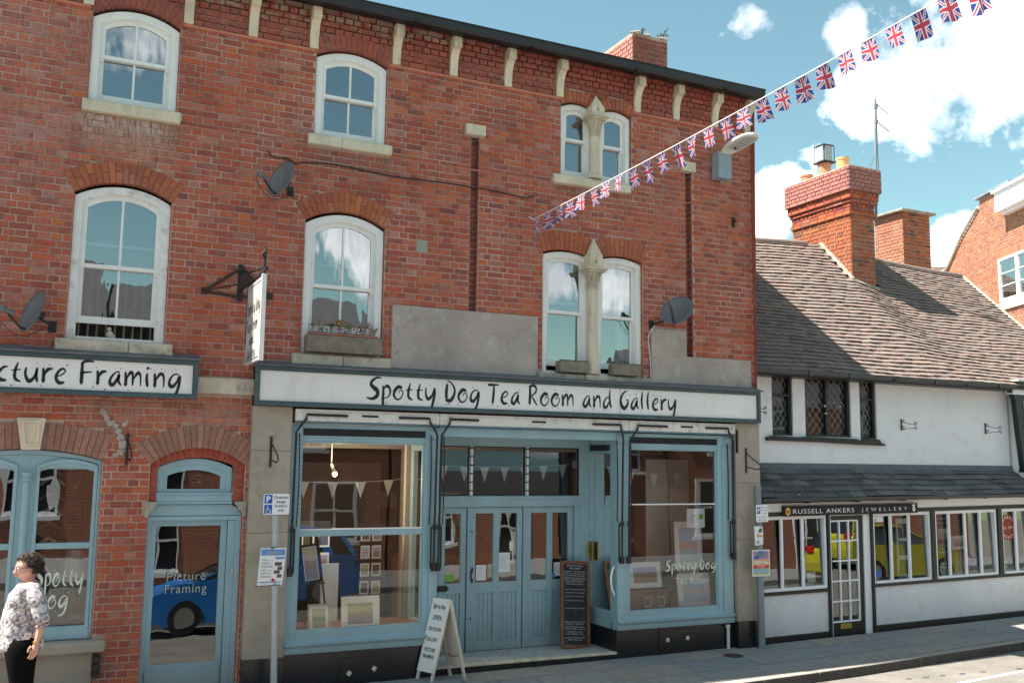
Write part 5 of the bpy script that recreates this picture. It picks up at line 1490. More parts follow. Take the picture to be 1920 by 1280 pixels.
MB().tube([(3.35, 1.2, 2.94), (3.35, 1.2, 2.48)], .006, 6).tube([(3.35, 1.2, 2.48), (3.37, 1.16, 2.40)], .02, 8).build('rod', 'white_wood', sp)
MB().tube([(3.37, 1.16, 2.41), (3.375, 1.13, 2.36)], [.022, .036], 12).build('shade', 'steel', sp)
MB().blob((3.377, 1.12, 2.35), .026, 10, 8).build('bulb', 'bulb', sp)
pl = bpy.data.lights.new('spot_glow', 'POINT'); pl.energy = 12; pl.color = (1, .8, .55); pl.shadow_soft_size = .03
po = bpy.data.objects.new('spot_glow', pl); COL.objects.link(po); po.parent = sp; po.location = Vector((3.385, 1.05, 2.30)) - Vector(sp.location)

def framed(x0, x1, z0, z1, y, lean, artm, label, frame='mount_white', fw=.012, mount=.16, tilt=0):
    """framed picture leaning back by lean (m) over its height"""
    t = thing('framed_picture', ((x0 + x1) / 2, y, z0), label, 'picture')
    w, h = x1 - x0, z1 - z0
    a = math.atan2(lean, h)
    T = Matrix.Translation(((x0 + x1) / 2, y, z0)) @ Matrix.Rotation(-a, 4, 'X') @ Matrix.Rotation(tilt, 4, 'Y')
    def B(nm, mt, a0, a1, c0, c1, d0, d1, par): return MB().box(a0, a1, d0, d1, c0, c1, T=T).build(nm, mt, par)
    mb = MB().prismT([], 0, 0, T) if False else MB()
    vsO = [(-w / 2, 0), (-w / 2, h), (w / 2, h), (w / 2, 0)]; f = fw
    vsI = [(-w / 2 + f, f), (-w / 2 + f, h - f), (w / 2 - f, h - f), (w / 2 - f, f)]
    tmp = MB().ring(vsO, vsI, -.014, .006); mb.add([T @ Vector(v) for v in tmp.v], tmp.f)
    mb.build('frame', frame, t)
    B('mount', 'mount_white', -w / 2 + f, w / 2 - f, f, h - f, -.004, .006, t)
    m_ = mount * min(w, h)
    B('artwork', artm, -w / 2 + f + m_, w / 2 - f - m_, f + m_, h - f - m_, -.006, -.004, t)
    return t
framed(2.87, 3.13, .565, .885, .20, .06, 'picture_woodland', 'small cream framed green woodland picture leaning at the left of the left bay', 'frame_cream', .018, .14)
framed(3.25, 3.71, .565, .955, .17, .05, 'picture_trees', 'white mounted square picture of bare trees in the left bay', mount=.17)
e = thing('easel', (3.05, .75, .56), 'dark display easel holding a tall drawing in the left bay', 'easel')
MB().tube([(2.98, .8, .56), (3.04, .86, 1.7)], .012, 6).tube([(3.25, .78, .56), (3.10, .86, 1.7)], .012, 6).box(2.93, 3.20, .76, .78, 1.04, 1.06).build('easel_leg', 'black_paint', e)
framed(2.93, 3.17, 1.06, 1.52, .76, .05, 'picture_card', 'tall drawing in a thin black frame standing on the dark easel', 'black_paint', .03, .05, tilt=-.12)
cr = thing('card_rack', (3.8, 1.15, .56), 'black rack of greetings cards in the left bay', 'card rack')
MB().box(3.66, 4.08, 1.14, 1.16, .56, 1.72).build('rack_panel', 'felt_black', cr)
mb = MB()
for z in (.62, .84, 1.06, 1.28, 1.50): mb.box(3.66, 4.08, 1.08, 1.14, z, z + .01)
mb.build('rack_shelf', 'black_paint', cr)
cr2 = thing('card_rack', (3.2, 1.5, .56), 'smaller rack of cards and prints behind the easel in the left bay', 'card rack')
MB().box(3.05, 3.45, 1.49, 1.51, .56, 1.75).build('rack_panel', 'felt_black', cr2)
cg = random.Random(3)
for z in (.63, .85, 1.07, 1.29, 1.51):
    for x in (3.74, 3.89):
        c = MB().box(x, x + .12, 1.10, 1.104, z, z + .165).build('card', 'mount_white', cr)
        MB().box(x + .015, x + .105, 1.097, 1.10, z + .02, z + .145).build('card_print', cg.choice(('picture_card', 'picture_woodland', 'picture_trees', 'picture_church', 'photo_dark', 'picture_valley')), c)
for z in (1.15, 1.42):
    for x in (3.07, 3.27):
        c = MB().box(x, x + .16, 1.46, 1.465, z, z + .2).build('card', 'mount_white', cr2)
        MB().box(x + .02, x + .14, 1.455, 1.46, z + .03, z + .17).build('card_print', cg.choice(('picture_valley', 'photo_dark', 'picture_church')), c)
bx('white_board', 'mount_white', None, 3.20, 3.42, .95, .97, .56, 1.26, label='plain white upright board between the easel and the card rack', cat='board')
# right bay
framed(7.29, 7.80, .86, 1.20, .34, .06, 'picture_valley', 'white mounted wide landscape picture on the chest in the right bay', mount=.16, tilt=.0)
framed(7.98, 8.52, .565, 1.045, .20, .06, 'picture_harbour', 'large white mounted harbour picture low in the right bay', mount=.17)
framed(7.98, 8.44, 1.10, 1.74, .28, .03, 'picture_church', 'tall white mounted blue picture above the harbour picture in the right bay', mount=.15)
bx('display_stand', 'cream_post', None, 8.05, 8.40, .30, .50, .56, 1.09, label='pale display stand carrying the tall blue picture in the right bay', cat='stand')
t = thing('notice', (8.17, .045, 1.66), 'white card with green square logo stuck high on the right bay window', 'notice')
MB().box(8.02, 8.32, .052, .054, 1.67, 1.93).build('sheet', 'paper', t)
mb = MB().box(8.225, 8.29, .0495, .0515, 1.79, 1.85); mb.build('logo', 'green_card', t)
mb = MB(); text_into(mb, 'RVBS', (8.14, .049, 1.82), (1, 0, 0), (0, 0, 1), .028); text_into(mb, 'RUSCOE', (8.14, .049, 1.775), (1, 0, 0), (0, 0, 1), .028)
mb.build('print', 'letter_grey', t, kind='stuff')
mb = MB()
brush_text(mb, 'Spotty Dog', (7.63, .022, 1.115), (1, 0, 0), (0, 0, 1), .13, width=.84, seed=14)
text_into(mb, 'Tea Room', (7.80, .022, .93), (1, 0, 0), (0, 0, 1), .09, width=.55, align='l', spacing=1.1)
mb.build('window_lettering', 'letter_cream', bR, kind='stuff')
cst = thing('wooden_chest', (7.55, .5, .56), 'low brown wooden chest carrying a duck ornament in the right bay', 'chest')
MB().box(7.12, 7.92, .34, .70, .562, .80).build('chest_body', 'wood_brown', cst, bevel=.01)
MB().box(7.09, 7.95, .32, .72, .80, .835).build('lid', 'wood_brown', cst, bevel=.008)
for x in (7.5, 7.72): framed(x, x + .12, .60, .74, .325, .01, 'photo_dark', ('left' if x < 7.6 else 'right') + ' tiny framed picture leaning on the front of the wooden chest', 'frame_cream', .01, .05)
dk = thing('duck_ornament', (7.20, .40, .835), 'brown wooden duck ornament with a yellow bill on the chest', 'ornament')
vs, fs = skin_mesh([(7.10, .40, .875, .035), (7.18, .40, .885, .055), (7.26, .40, .89, .045), (7.31, .40, .93, .022), (7.32, .40, .97, .022), (7.325, .40, .985, .028)], chain(6), 1, 1)
mb = MB(); mb.add(vs, fs); mb.build('duck_body', 'wood_brown', dk, smooth=True)
MB().tube([(7.345, .40, .985), (7.385, .40, .975)], [.012, .006], 6).build('bill', 'gold', dk)
t = thing('paper_bag', (7.0, .45, .5), 'crumpled pale bag of craft goods in the side of the right bay', 'bag')
mb = MB()
mb.blob((7.08, .42, .66), .12, 12, 9, sc=(.7, 1.5, 1.2), fn=lambda d: 1 + .13 * math.sin(d.x * 9 + d.z * 7) * math.cos(d.y * 8)); mb.build('bag_body', 'curtain_pale', t)

# ------------------------------------------------------------ things fixed to the brick wall
def dish(c, wall, label, aim=(-.86, -.40, .32), r=.225):
    t = thing('satellite_dish', wall, label, 'satellite dish')
    c = Vector(c); w = Vector(aim).normalized(); u = w.cross(Vector((0, 0, 1))).normalized(); v = u.cross(w)
    mb = MB(); n, m_ = 32, 7
    vs = []
    for layer in (0, 1):
        for i in range(m_ + 1):
            q = i / m_
            for k in range(n):
                a = 2 * math.pi * k / n
                vs.append(c + u * (r * q * math.cos(a)) * .92 + v * (r * q * math.sin(a)) + w * (.055 * q * q - layer * (.004 + .008 * (i == m_))))
    b = (m_ + 1) * n; fs = []
    for i in range(m_):
        for k in range(n):
            k2 = (k + 1) % n
            fs.append((i * n + k, i * n + k2, (i + 1) * n + k2, (i + 1) * n + k)); fs.append((b + i * n + k, b + (i + 1) * n + k, b + (i + 1) * n + k2, b + i * n + k2))
    for k in range(n): fs.append((m_ * n + k, m_ * n + (k + 1) % n, b + m_ * n + (k + 1) % n, b + m_ * n + k))
    mb.add(vs, fs); d = mb.build('reflector', 'dish_grey', t, smooth=True)
    fix_normals(d)
    lnb = c + w * .26 - v * .10
    foot = c - v * r * .86 + w * .03
    MB().tube([foot, foot + w * .06 - v * .01, lnb - w * .01 - v * .03], .011, 8).build('feed_arm', 'black_paint', t)
    MB().tube([lnb + w * .045, lnb - w * .02], .026, 12).tube([lnb - w * .02, lnb - w * .05], [.026, .034], 12).box(-.02, .02, -.02, .02, -.03, .03, T=Matrix.Translation(lnb + w * .06)).build('receiver_head', 'dish_grey', t, smooth=False)
    back = c - w * .05
    wl = Vector(wall)
    MB().tube([back + w * .045, back - w * .02], .04, 10).tube([back - w * .01, Vector((back.x, wl.y - .13, back.z - .02)), wl + Vector((0, -.06, 0)), wl], .014, 8).box(wl.x - .04, wl.x + .04, wl.y - .012, wl.y, wl.z - .06, wl.z + .06).build('wall_mount', 'black_iron', t)
    pts = [lnb + w * .08, lnb + w * .10 - Vector((0, 0, .10)), lnb - w * .05 - Vector((0, 0, .19)), foot - Vector((0, 0, .06)), Vector((back.x + .02, -.02, back.z - .10))]
    pts = [Vector(p) for p in catmull([tuple(p) for p in pts], 5)]
    MB().tube(pts, .004, 5).build('lead_cable', 'cable_black', t)
    return t
dish((-.13, -.30, 3.95), (.02, 0, 3.86), 'grey satellite dish beside the curtained window above the picture framing sign')
dish((2.28, -.30, 5.655), (2.42, 0, 5.62), 'grey satellite dish high on the brick wall above the hanging sign', aim=(-.86, -.42, .30))
dish((7.66, -.30, 4.57), (7.42, 0, 4.42), 'grey satellite dish beside the lower paired windows, right of the stone column', aim=(-.66, -.48, .52), r=.245)
mb = MB(); mb.tube([Vector(p) for p in catmull([(7.42, -.10, 4.40), (7.36, -.03, 4.25), (7.385, -.03, 3.95), (7.40, -.03, 3.62)], 6)], .007, 6)
mb.build('dish_cable', 'cable_white', None, label='white cable running down the wall edge from the right satellite dish', cat='cable')
cb = [(2.143, 6.067), (2.207, 6.004), (2.369, 6.007), (2.474, 5.955), (2.534, 5.985), (2.911, 6.020), (3.323, 5.997), (3.656, 5.978), (4.0, 5.985), (4.347, 5.992), (4.69, 5.985)]
MB().tube(catmull([(x, -.016, z) for x, z in cb], 4), .008, 6).tube(catmull([(4.70, -.016, 5.985), (4.76, .05, 5.98), (4.82, -.016, 5.985), (5.05, -.016, 5.975), (5.287, -.016, 5.96), (5.45, -.016, 5.948), (5.611, -.016, 5.985)], 4), .008, 6).build(
    'wall_cable', 'cable_black', None, label='thin black cable running across the brick wall from the high satellite dish', cat='cable')

# hanging sign
hs_ = thing('hanging_sign', (1.90, 0, 4.35), 'white hanging sign with black brush lettering on an iron bracket over the fascia gap', 'hanging sign')
X = 1.90
MB().box(X - .03, X + .03, -.02, 0, 4.28, 4.70).build('wall_plate', 'black_iron', hs_)
MB().tube([(X, 0, 4.40), (X, -1.48, 4.40)], .016, 8).tube([(X, -1.36, 4.34), (X, -1.36, 4.52), (X - .03, -1.40, 4.56), (X, -1.42, 4.60)], .013, 8).tube([(X, -1.36, 4.53), (X, -1.36, 4.63)], [.02, .012], 8).build('arm', 'black_iron', hs_)
MB().tube([(X, -.02, 4.68), (X, -.20, 4.62), (X, -.50, 4.52), (X, -1.34, 4.44)], .011, 8).tube(catmull([(X, -.05, 4.45), (X, -.10, 4.58), (X, -.22, 4.60), (X, -.28, 4.50), (X, -.20, 4.44), (X, -.14, 4.50)], 5), .011, 6).tube([(X, -.35, 4.41), (X, -.38, 4.56)], .010, 6).tube(catmull([(X, -.42, 4.43), (X, -.50, 4.52), (X, -.60, 4.46), (X, -.55, 4.41)], 5), .009, 6).build('scroll_work', 'black_iron', hs_)
for xa in (1.515, 2.235):
    s = 1 if xa > X else -1
    MB().tube([(xa, -.01, 4.37), (X, -.62, 4.405)], .011, 8).box(xa - .035, xa + .035, -.012, 0, 4.33, 4.41).tube([(xa, -.01, 4.37), (X, -.03, 4.66)], .018, 6).tube([(xa, -.008, 4.365), (X, -.008, 4.33)], .018, 6).build('side_stay', 'rust_iron', hs_)
ya, yb, za, zb = -.575, -1.375, 3.505, 4.345
MB().box(X - .016, X + .016, yb + .03, ya, za, zb).build('board', 'sign_board', hs_, bevel=.002)
MB().box(X - .024, X + .024, yb - .0, yb + .028, za - .012, zb + .02).build('edge_post', 'white_paint', hs_, bevel=.003)
MB().box(X - .019, X + .019, ya - .012, ya + .004, za + .2, zb + .04).tube([(X, ya - .01, zb), (X, ya - .01, 4.40)], .008, 6).tube([(X, yb + .02, zb), (X, yb + .02, 4.40)], .008, 6).build('hanging_strap', 'black_iron', hs_)
for side, dr_ in ((-1, 1), (1, -1)):
    xo = X + side * .0172
    R_ = (0, -1, 0) if side < 0 else (0, 1, 0)
    mb = MB()
    y_l = ya if side < 0 else yb
    yc = (ya + yb) / 2
    for txt, z, cap, wd in (('Spotty Dog', 4.03, .125, .66), ('Tea Room', 3.845, .125, .56), ('and', 3.70, .12, .22), ('Gallery', 3.555, .125, .42)):
        st_ = yc - (R_[1]) * wd / 2 + (.06 if txt != 'Spotty Dog' else 0) * -R_[1]
        brush_text(mb, txt, (xo, st_, z), R_, (0, 0, 1), cap, width=wd, dots=True, seed=len(txt), bold=1.45)
    b = .03
    for (p, q, r1, r2) in ((ya - b, yb + b + .02, za + b, za + b + .008), (ya - b, yb + b + .02, zb - b - .008, zb - b)): mb.box(xo - .0004, xo + .0004, q, p, r1, r2)
    for p in (ya - b, yb + b + .02): mb.box(xo - .0004, xo + .0004, p - .004, p + .004, za + b, zb - b)
    mb.build('lettering', 'letter_black', hs_, kind='stuff')

# street lantern on the wall near the right corner
st = thing('wall_lantern', (8.6, 0, 6.8), 'grey wall mounted street light with control box near the top right corner', 'street light')
MB().box(8.47, 8.70, -.19, -.02, 6.60, 6.97).build('control_box', 'box_grey', st, bevel=.01)
MB().box(8.48, 8.69, -.17, -.03, 6.972, 7.0).tube([(8.585, -.10, 6.60), (8.585, -.10, 6.55)], .02, 8).build('box_lid', 'box_grey', st, bevel=.006)
mb = MB()
def LH(a, b, c): return Vector((8.60 + a, -.12 - b, 6.98 + c + b * .12))
n = 10; prof = []
sec = []
for i in range(n + 1):
    q = i / n; w = .155 * (math.sin(math.pi * min(1, q * 1.25 + .08) * .62)) ** .5 * (1 if q < .75 else math.sqrt(max(.02, 1 - ((q - .75) / .26) ** 2)))
    h = .055 * math.sin(math.pi * (q * .86 + .12)) + .012
    b_ = q * .72
    sec.append([LH(-w, b_, 0), LH(-w * .8, b_, h * .8), LH(0, b_, h * 1.15), LH(w * .8, b_, h * .8), LH(w, b_, 0), LH(w * .86, b_, -.022), LH(-w * .86, b_, -.022)])
vs = [p for s_ in sec for p in s_]; m_ = 7
fs = [(i * m_ + k, i * m_ + (k + 1) % m_, (i + 1) * m_ + (k + 1) % m_, (i + 1) * m_ + k) for i in range(n) for k in range(m_)] + [tuple(range(m_)), tuple(range(n * m_ + m_ - 1, n * m_ - 1, -1))]
mb.add(vs, fs); mb.build('lantern_hood', 'white_paint', st)
mb = MB()
for i in range(3, 9):
    a, b_ = sec[i], sec[i + 1]
    mb.quad(a[6] - Vector((0, 0, .004)), b_[6] - Vector((0, 0, .004)), b_[5] - Vector((0, 0, .004)), a[5] - Vector((0, 0, .004)))
gl = mb.build('lens', 'lamp_glass', st)
mb = MB()
for i in range(4, 9):
    a = sec[i]; mb.tube([a[6] - Vector((0, 0, .006)), a[5] - Vector((0, 0, .006))], .003, 4)
for f_ in (.3, .5, .7):
    mb.tube([sec[i][6].lerp(sec[i][5], f_) - Vector((0, 0, .006)) for i in range(3, 10)], .003, 4)
mb.build('lens_ribs', 'zinc_dark', gl, kind='stuff')
MB().tube([LH(-.02, .30, -.03), LH(-.02, .31, -.06)], .012, 6).build('catch', 'black_iron', st)
MB().box(8.83, 8.87, -.03, 0, 5.95, 6.10).tube([(8.85, -.03, 6.05), (8.85, -.08, 6.02)], .012, 6).build('iron_cleat', 'black_iron', None, label='small dark iron cleat on the brick wall under the street light', cat='cleat')

# bunting of flags across the street
P1V = (6.235, -6.91, 6.275)
P0, P1 = Vector((5.565, -.06, 5.66)), Vector(P1V)
bn = thing('flag_bunting', P0, 'string of small British flags hanging across the street from the brick wall', 'bunting')
def SP(s): 
    p = P0.lerp(P1, s); p.z -= .045 * 4 * s * (1 - s); return p
MB().tube([SP(k / 60) for k in range(61)], .006, 5).build('tape', 'letter_white', bn)
MB().tube([P0, P0 + Vector((-.03, .02, .03)), P0 + Vector((-.05, .055, .05))], .006, 5).build('tape_end', 'letter_white', bn)
fr_ = random.Random(12)
nf = 28
for k in range(nf):
    s = (k + .12) / nf
    a = SP(s); b_ = SP(s + .62 / nf * 1.0)
    d = (b_ - a); W = .142; d = d.normalized()
    H = .200; tw = fr_.uniform(-.7, .7); sw_ = fr_.uniform(-.09, .09); ph = fr_.uniform(0, 6)
    side = d.cross(Vector((0, 0, 1))).normalized(); fr_w = fr_.uniform(4, 9)
    mb = MB(); nx, nz = 6, 7; mb.uv = []
    vs = []
    for j in range(nz + 1):
        for i in range(nx + 1):
            u, v = i / nx, j / nz
            p = a + d * (W * u) - Vector((0, 0, H * v)) + side * (tw * .10 * v * (u - .5) + .026 * v * math.sin(u * fr_w + ph) + sw_ * v)
            p += d * (sw_ * .6 * v) + Vector((.012 + .075 * k / nf, 0, 0)) * v
            vs.append(p); mb.uv.append((u, 1 - v))
    mb.add(vs, [(j * (nx + 1) + i, j * (nx + 1) + i + 1, (j + 1) * (nx + 1) + i + 1, (j + 1) * (nx + 1) + i) for j in range(nz) for i in range(nx)])
    mb.build('flag', 'flag_cloth', bn, smooth=True)

# plant troughs on the sills
t = thing('plant_trough', (3.05, -.02, 3.76), 'weathered wooden trough of withered plants on the middle window sill', 'planter')
MB().box(2.66, 3.56, -.115, -.09, 3.762, 3.955).box(2.66, 3.56, .05, .075, 3.762, 3.955).box(2.66, 2.685, -.09, .05, 3.762, 3.955).box(3.535, 3.56, -.09, .05, 3.762, 3.955).box(2.685, 3.535, -.09, .05, 3.762, 3.78).build('trough', 'wood_grey', t, bevel=.004)
MB().box(2.65, 3.57, -.122, -.116, 3.765, 3.80).build('batten', 'wood_grey', t)
MB().box(2.70, 3.50, -.08, .04, 3.80, 3.975).box(2.685, 3.515, -.092, .05, 3.962, 3.985).build('inner_pot', 'terracotta', t, bevel=.006)
MB().box(2.71, 3.49, -.07, .03, 3.976, 3.986).build('soil', 'ground', t)
mb = MB(); mg = MB(); mf = MB()
pr_ = random.Random(6)
for k in range(62):
    x = pr_.uniform(2.72, 3.49); y = pr_.uniform(-.06, .02); h = pr_.uniform(.05, .17)
    p = [(x, y, 3.98), (x + pr_.uniform(-.03, .03), y + pr_.uniform(-.03, .01), 3.98 + h * .6), (x + pr_.uniform(-.06, .06), y + pr_.uniform(-.05, .01), 3.98 + h)]
    tgt = mb if pr_.random() < .6 else mg
    tgt.tube(p, [.003, .0025, .002], 4)
    for q in range(5):
        c = Vector(p[1]).lerp(Vector(p[2]), pr_.random()); a = pr_.uniform(0, 6.28); l = pr_.uniform(.012, .028)
        d = Vector((math.cos(a) * l, -abs(math.sin(a)) * l * .5, pr_.uniform(-.6, .8) * l)); s2 = Vector((d.z, 0, -d.x)) * .4
        tgt.add([c, c + d * .5 + s2, c + d, c + d * .5 - s2], [(0, 1, 2, 3)])
for k in range(26): mb.blob((pr_.gauss(3.06, .055), pr_.uniform(-.08, .0), pr_.gauss(4.10, .03)), pr_.uniform(.010, .02), 6, 4)
for k in range(8): mf.blob((pr_.gauss(3.07, .04), -.08, pr_.gauss(4.02, .012)), .016, 6, 4)
mb.build('dry_stems', 'leaf_dry', t, kind='stuff'); mg.build('green_stems', 'leaf_green', t, kind='stuff'); mf.build('flowers', 'flower', t, kind='stuff')
for i, (x0, x1) in enumerate(((5.95, 6.37), (6.75, 7.18))):
    t = thing('window_box', ((x0 + x1) / 2, -.05, 3.69), ('left', 'right')[i] + ' of two small empty wooden window boxes under the lower paired windows', 'planter', 'empty window boxes under the paired windows')
    MB().box(x0, x1, -.125, -.105, 3.692, 3.84).box(x0, x1, .0, .02, 3.692, 3.84).box(x0, x0 + .02, -.105, .0, 3.692, 3.84).box(x1 - .02, x1, -.105, .0, 3.692, 3.84).box(x0 + .02, x1 - .02, -.105, .0, 3.70, 3.78).build('box', 'wood_grey', t, bevel=.003)
    MB().box(x0 - .004, x1 + .004, -.13, -.10, 3.842, 3.85).build('felt_top', 'fascia_green', t)

# ------------------------------------------------------------ parking sign posts
def post(x, y, z0, x1, z1, r, label, mat='zinc'):
    t = thing('sign_post', (x, y, z0), label, 'sign post')
    MB().tube([(x, y, z0), (x + (x1 - x) * .5, y, (z0 + z1) / 2), (x1, y, z1)], r, 16).build('pole', mat, t, smooth=False)
    MB().tube([(x1, y, z1 - .04), (x1, y, z1 + .008)], r * 1.12, 16).build('pole_cap', mat, t)
    return t
p1 = post(2.375, -.42, gz(2.37, -.42) - .01, 2.305, 2.08, .036, 'grey metal post with a disabled parking sign and paper notice before the left pilaster')
def plate_sign(x0, x1, z0, z1, y, mat='sign_face', rr=.02):
    n = 5; pts = []
    for cx, cz, a0 in ((x0 + rr, z0 + rr, 180), (x1 - rr, z0 + rr, 270), (x1 - rr, z1 - rr, 0), (x0 + rr, z1 - rr, 90)):
        for k in range(n): a = R(a0 + 90 * k / (n - 1)); pts.append((cx + rr * math.cos(a), cz + rr * math.sin(a)))
    return MB().prism(pts, y, y + .004), pts
yf = -.465
ps = thing('parking_sign', (2.31, yf, 1.94), 'white parking sign with blue P and wheelchair squares on the left post', 'sign')
mb, pts = plate_sign(2.165, 2.455, 1.935, 2.165, yf); mb.build('plate', 'sign_face', ps)
ins = [(2.31 + (p[0] - 2.31) * .975, 2.05 + (p[1] - 2.05) * .97) for p in pts]; ou2 = [(2.31 + (p[0] - 2.31) * 1.0, 2.05 + (p[1] - 2.05) * 1.0) for p in pts]
MB().ring(ou2, ins, yf - .001, yf - .0002).build('border', 'black_paint', ps)
MB().box(2.182, 2.265, yf - .0015, yf - .0003, 2.058, 2.150).box(2.182, 2.265, yf - .0015, yf - .0003, 1.95, 2.045).build('blue_square', 'sign_blue', ps)
mb = MB(); text_into(mb, 'P', (2.223, yf - .0025, 2.072), (1, 0, 0), (0, 0, 1), .065, offset=.03)
mb.tube([(2.218, yf - .003, 2.030), (2.216, yf - .003, 2.024)], .007, 8)
mb.tube([(2.216, yf - .003, 2.018), (2.216, yf - .003, 1.992), (2.240, yf - .003, 1.990), (2.250, yf - .003, 1.968), (2.258, yf - .003, 1.970)], .0038, 6)
mb.tube([(2.216, yf - .003, 2.006), (2.232, yf - .003, 2.004)], .003, 6)
mb.tube([(2.224 + .024 * math.cos(a), yf - .003, 1.980 + .024 * math.sin(a)) for a in [R(130 + k * 20) for k in range(11)]], .003, 6)
mb.build('symbol', 'letter_white', ps)
mb = MB()
for k, s in enumerate(('Disabled', 'badge', 'holders', 'only')): text_into(mb, s, (2.36, yf - .002, 2.108 - k * .045), (1, 0, 0), (0, 0, 1), .030, width={'Disabled': .148, 'badge': .10, 'holders': .13, 'only': .07}[s], offset=.008)
mb.build('words', 'letter_black', ps, kind='stuff')
MB().box(2.28, 2.345, yf + .004, -.38, 2.09, 2.10).box(2.28, 2.345, yf + .004, -.38, 2.0, 2.01).build('clip', 'zinc_dark', ps)
pn = thing('paper_notice', (2.30, -.46, 1.2), 'white paper planning notice with a blue heading strapped to the left sign post', 'notice')
mb = MB(); ns = 8
vs = []
for j in range(ns + 1):
    v = j / ns
    for i in range(5):
        u = i / 4
        vs.append((2.168 + .262 * u - .028 * (1 - v) + .0, -.466 + .022 * math.sin(u * 3.1 + v * 2) - .03 * (u - .5) ** 2, 1.20 + .39 * v))
mb.add(vs, [(j * 5 + i, j * 5 + i + 1, (j + 1) * 5 + i + 1, (j + 1) * 5 + i) for j in range(ns) for i in range(4)]); mb.build('sheet', 'paper', pn, smooth=True)
def onp(u, v, d=.003): return Vector((2.168 + .262 * u - .028 * (1 - v), -.466 + .022 * math.sin(u * 3.1 + v * 2) - .03 * (u - .5) ** 2 - d, 1.20 + .39 * v))
def patch(mb, u0, u1, v0, v1, d=.003, n=3):
    for i in range(n):
        a, b_ = u0 + (u1 - u0) * i / n, u0 + (u1 - u0) * (i + 1) / n
        mb.quad(onp(a, v0, d), onp(b_, v0, d), onp(b_, v1, d), onp(a, v1, d))
mb = MB(); patch(mb, .04, .96, .80, .965); patch(mb, .62, .96, .70, .76); patch(mb, .04, .96, .075, .10); mb.build('blue_heading', 'paper_blue', pn)
mb = MB()
for k in range(6): patch(mb, .08, .30 + .25 * ((k * 7) % 3) / 2, .685 - k * .09, .70 - k * .09, .004, 2); patch(mb, .08, .55, .66 - k * .09, .67 - k * .09, .004, 2)
patch(mb, .10, .75, .88, .90, .0045); patch(mb, .10, .82, .84, .86, .0045)
mb.build('print', 'letter_grey', pn, kind='stuff')
mb = MB()
for (a, b_, c, d) in ((.62, .88, .52, .62), (.74, .92, .41, .50), (.62, .85, .31, .40), (.76, .93, .20, .29)): patch(mb, a, b_, c, d, .004)
mb.build('photos', 'photo_dark', pn, kind='stuff')
mb = MB(); c = onp(.62, .14, .005); mb.add([c + Vector((.017 * math.cos(a), 0, .017 * math.sin(a))) for a in [k * .628 for k in range(10)]], [tuple(range(10))]); mb.build('red_seal', 'tail_red', pn)
MB().tube([(2.12, -.47, 1.195), (2.38, -.475, 1.205)], .004, 5).box(2.27, 2.35, -.475, -.45, 1.582, 1.594).build('strap', 'cable_black', pn)

yb_ = -.19
p2 = post(9.075, yb_, gz(9.07, yb_) - .01, 9.05, 2.235, .048, 'plain grey metal post against the right pilaster with three signs', 'zinc_dark')
yf = yb_ - .056
s2 = thing('parking_sign', (9.08, yf, 1.75), 'small white parking sign with blue P and hours on the right post', 'sign')
mb, pts = plate_sign(8.972, 9.182, 1.752, 1.985, yf, rr=.012); mb.build('plate', 'sign_face', s2)
MB().box(8.985, 9.043, yf - .0015, yf - .0002, 1.865, 1.955).build('blue_square', 'sign_blue', s2)
mb = MB(); text_into(mb, 'P', (9.014, yf - .0025, 1.882), (1, 0, 0), (0, 0, 1), .055, offset=.03); mb.build('letter', 'letter_white', s2)
mb = MB()
for s, x, z, w in (('Mon - Sat', 9.112, 1.943, .105), ('8 am - 6 pm', 9.112, 1.905, .115), ('1 hour', 9.112, 1.865, .07), ('No return', 9.077, 1.812, .12), ('within 1 hour', 9.077, 1.775, .15)):
    text_into(mb, s, (x, yf - .002, z), (1, 0, 0), (0, 0, 1), .019, width=w, offset=.006)
mb.build('words', 'letter_black', s2, kind='stuff')
t = thing('paper_notice', (9.03, yf, 1.43), 'small white paper with an orange arrow on the right post', 'notice')
MB().prism([(8.93, 1.70), (9.075, 1.69), (9.085, 1.60), (9.08, 1.45), (8.94, 1.43)], yf - .004, yf - .001).build('sheet', 'paper', t)
MB().prism([(8.965, 1.565), (9.0, 1.60), (9.0, 1.58), (9.075, 1.58), (9.075, 1.55), (9.0, 1.55), (9.0, 1.53)], yf - .006, yf - .0045).build('arrow', 'chimney_pot_buff', t)
MB().prism([(9.01, 1.61), (9.0, 1.635), (9.03, 1.67), (9.065, 1.665), (9.06, 1.61)], yf - .006, yf - .0045).build('green_mark', 'leaf_green', t)
MB().prism([(8.96 + .03 + .03 * math.cos(a), 1.48 + .025 * math.sin(a)) for a in [k * .7 for k in range(9)]], yf - .006, yf - .0045).build('grey_mark', 'letter_grey', t)
t = thing('festival_poster', (9.03, yf, 1.03), 'colourful festival poster tied low on the right post', 'poster')
MB().box(8.885, 9.19, yf - .004, yf - .001, 1.02, 1.375).build('sheet', 'sign_face', t)
def strip(x0, x1, z0, z1, mat, d=.0055, nm='print'): MB().box(x0, x1, yf - d, yf - .0042, z0, z1).build(nm, mat, t)
strip(8.90, 9.175, 1.25, 1.36, 'flower'); strip(8.90, 9.175, 1.165, 1.25, 'chimney_pot_buff'); strip(8.90, 9.175, 1.125, 1.165, 'tail_red'); strip(8.90, 9.175, 1.05, 1.125, 'blue_paint'); strip(8.90, 9.175, 1.035, 1.05, 'car_yellow')
MB().prism([(8.96 + .04 * math.cos(a), 1.255 + .05 * math.sin(a)) for a in [k * math.pi / 8 for k in range(9)]], yf - .0068, yf - .0056).build('blue_sun', 'sign_blue', t)
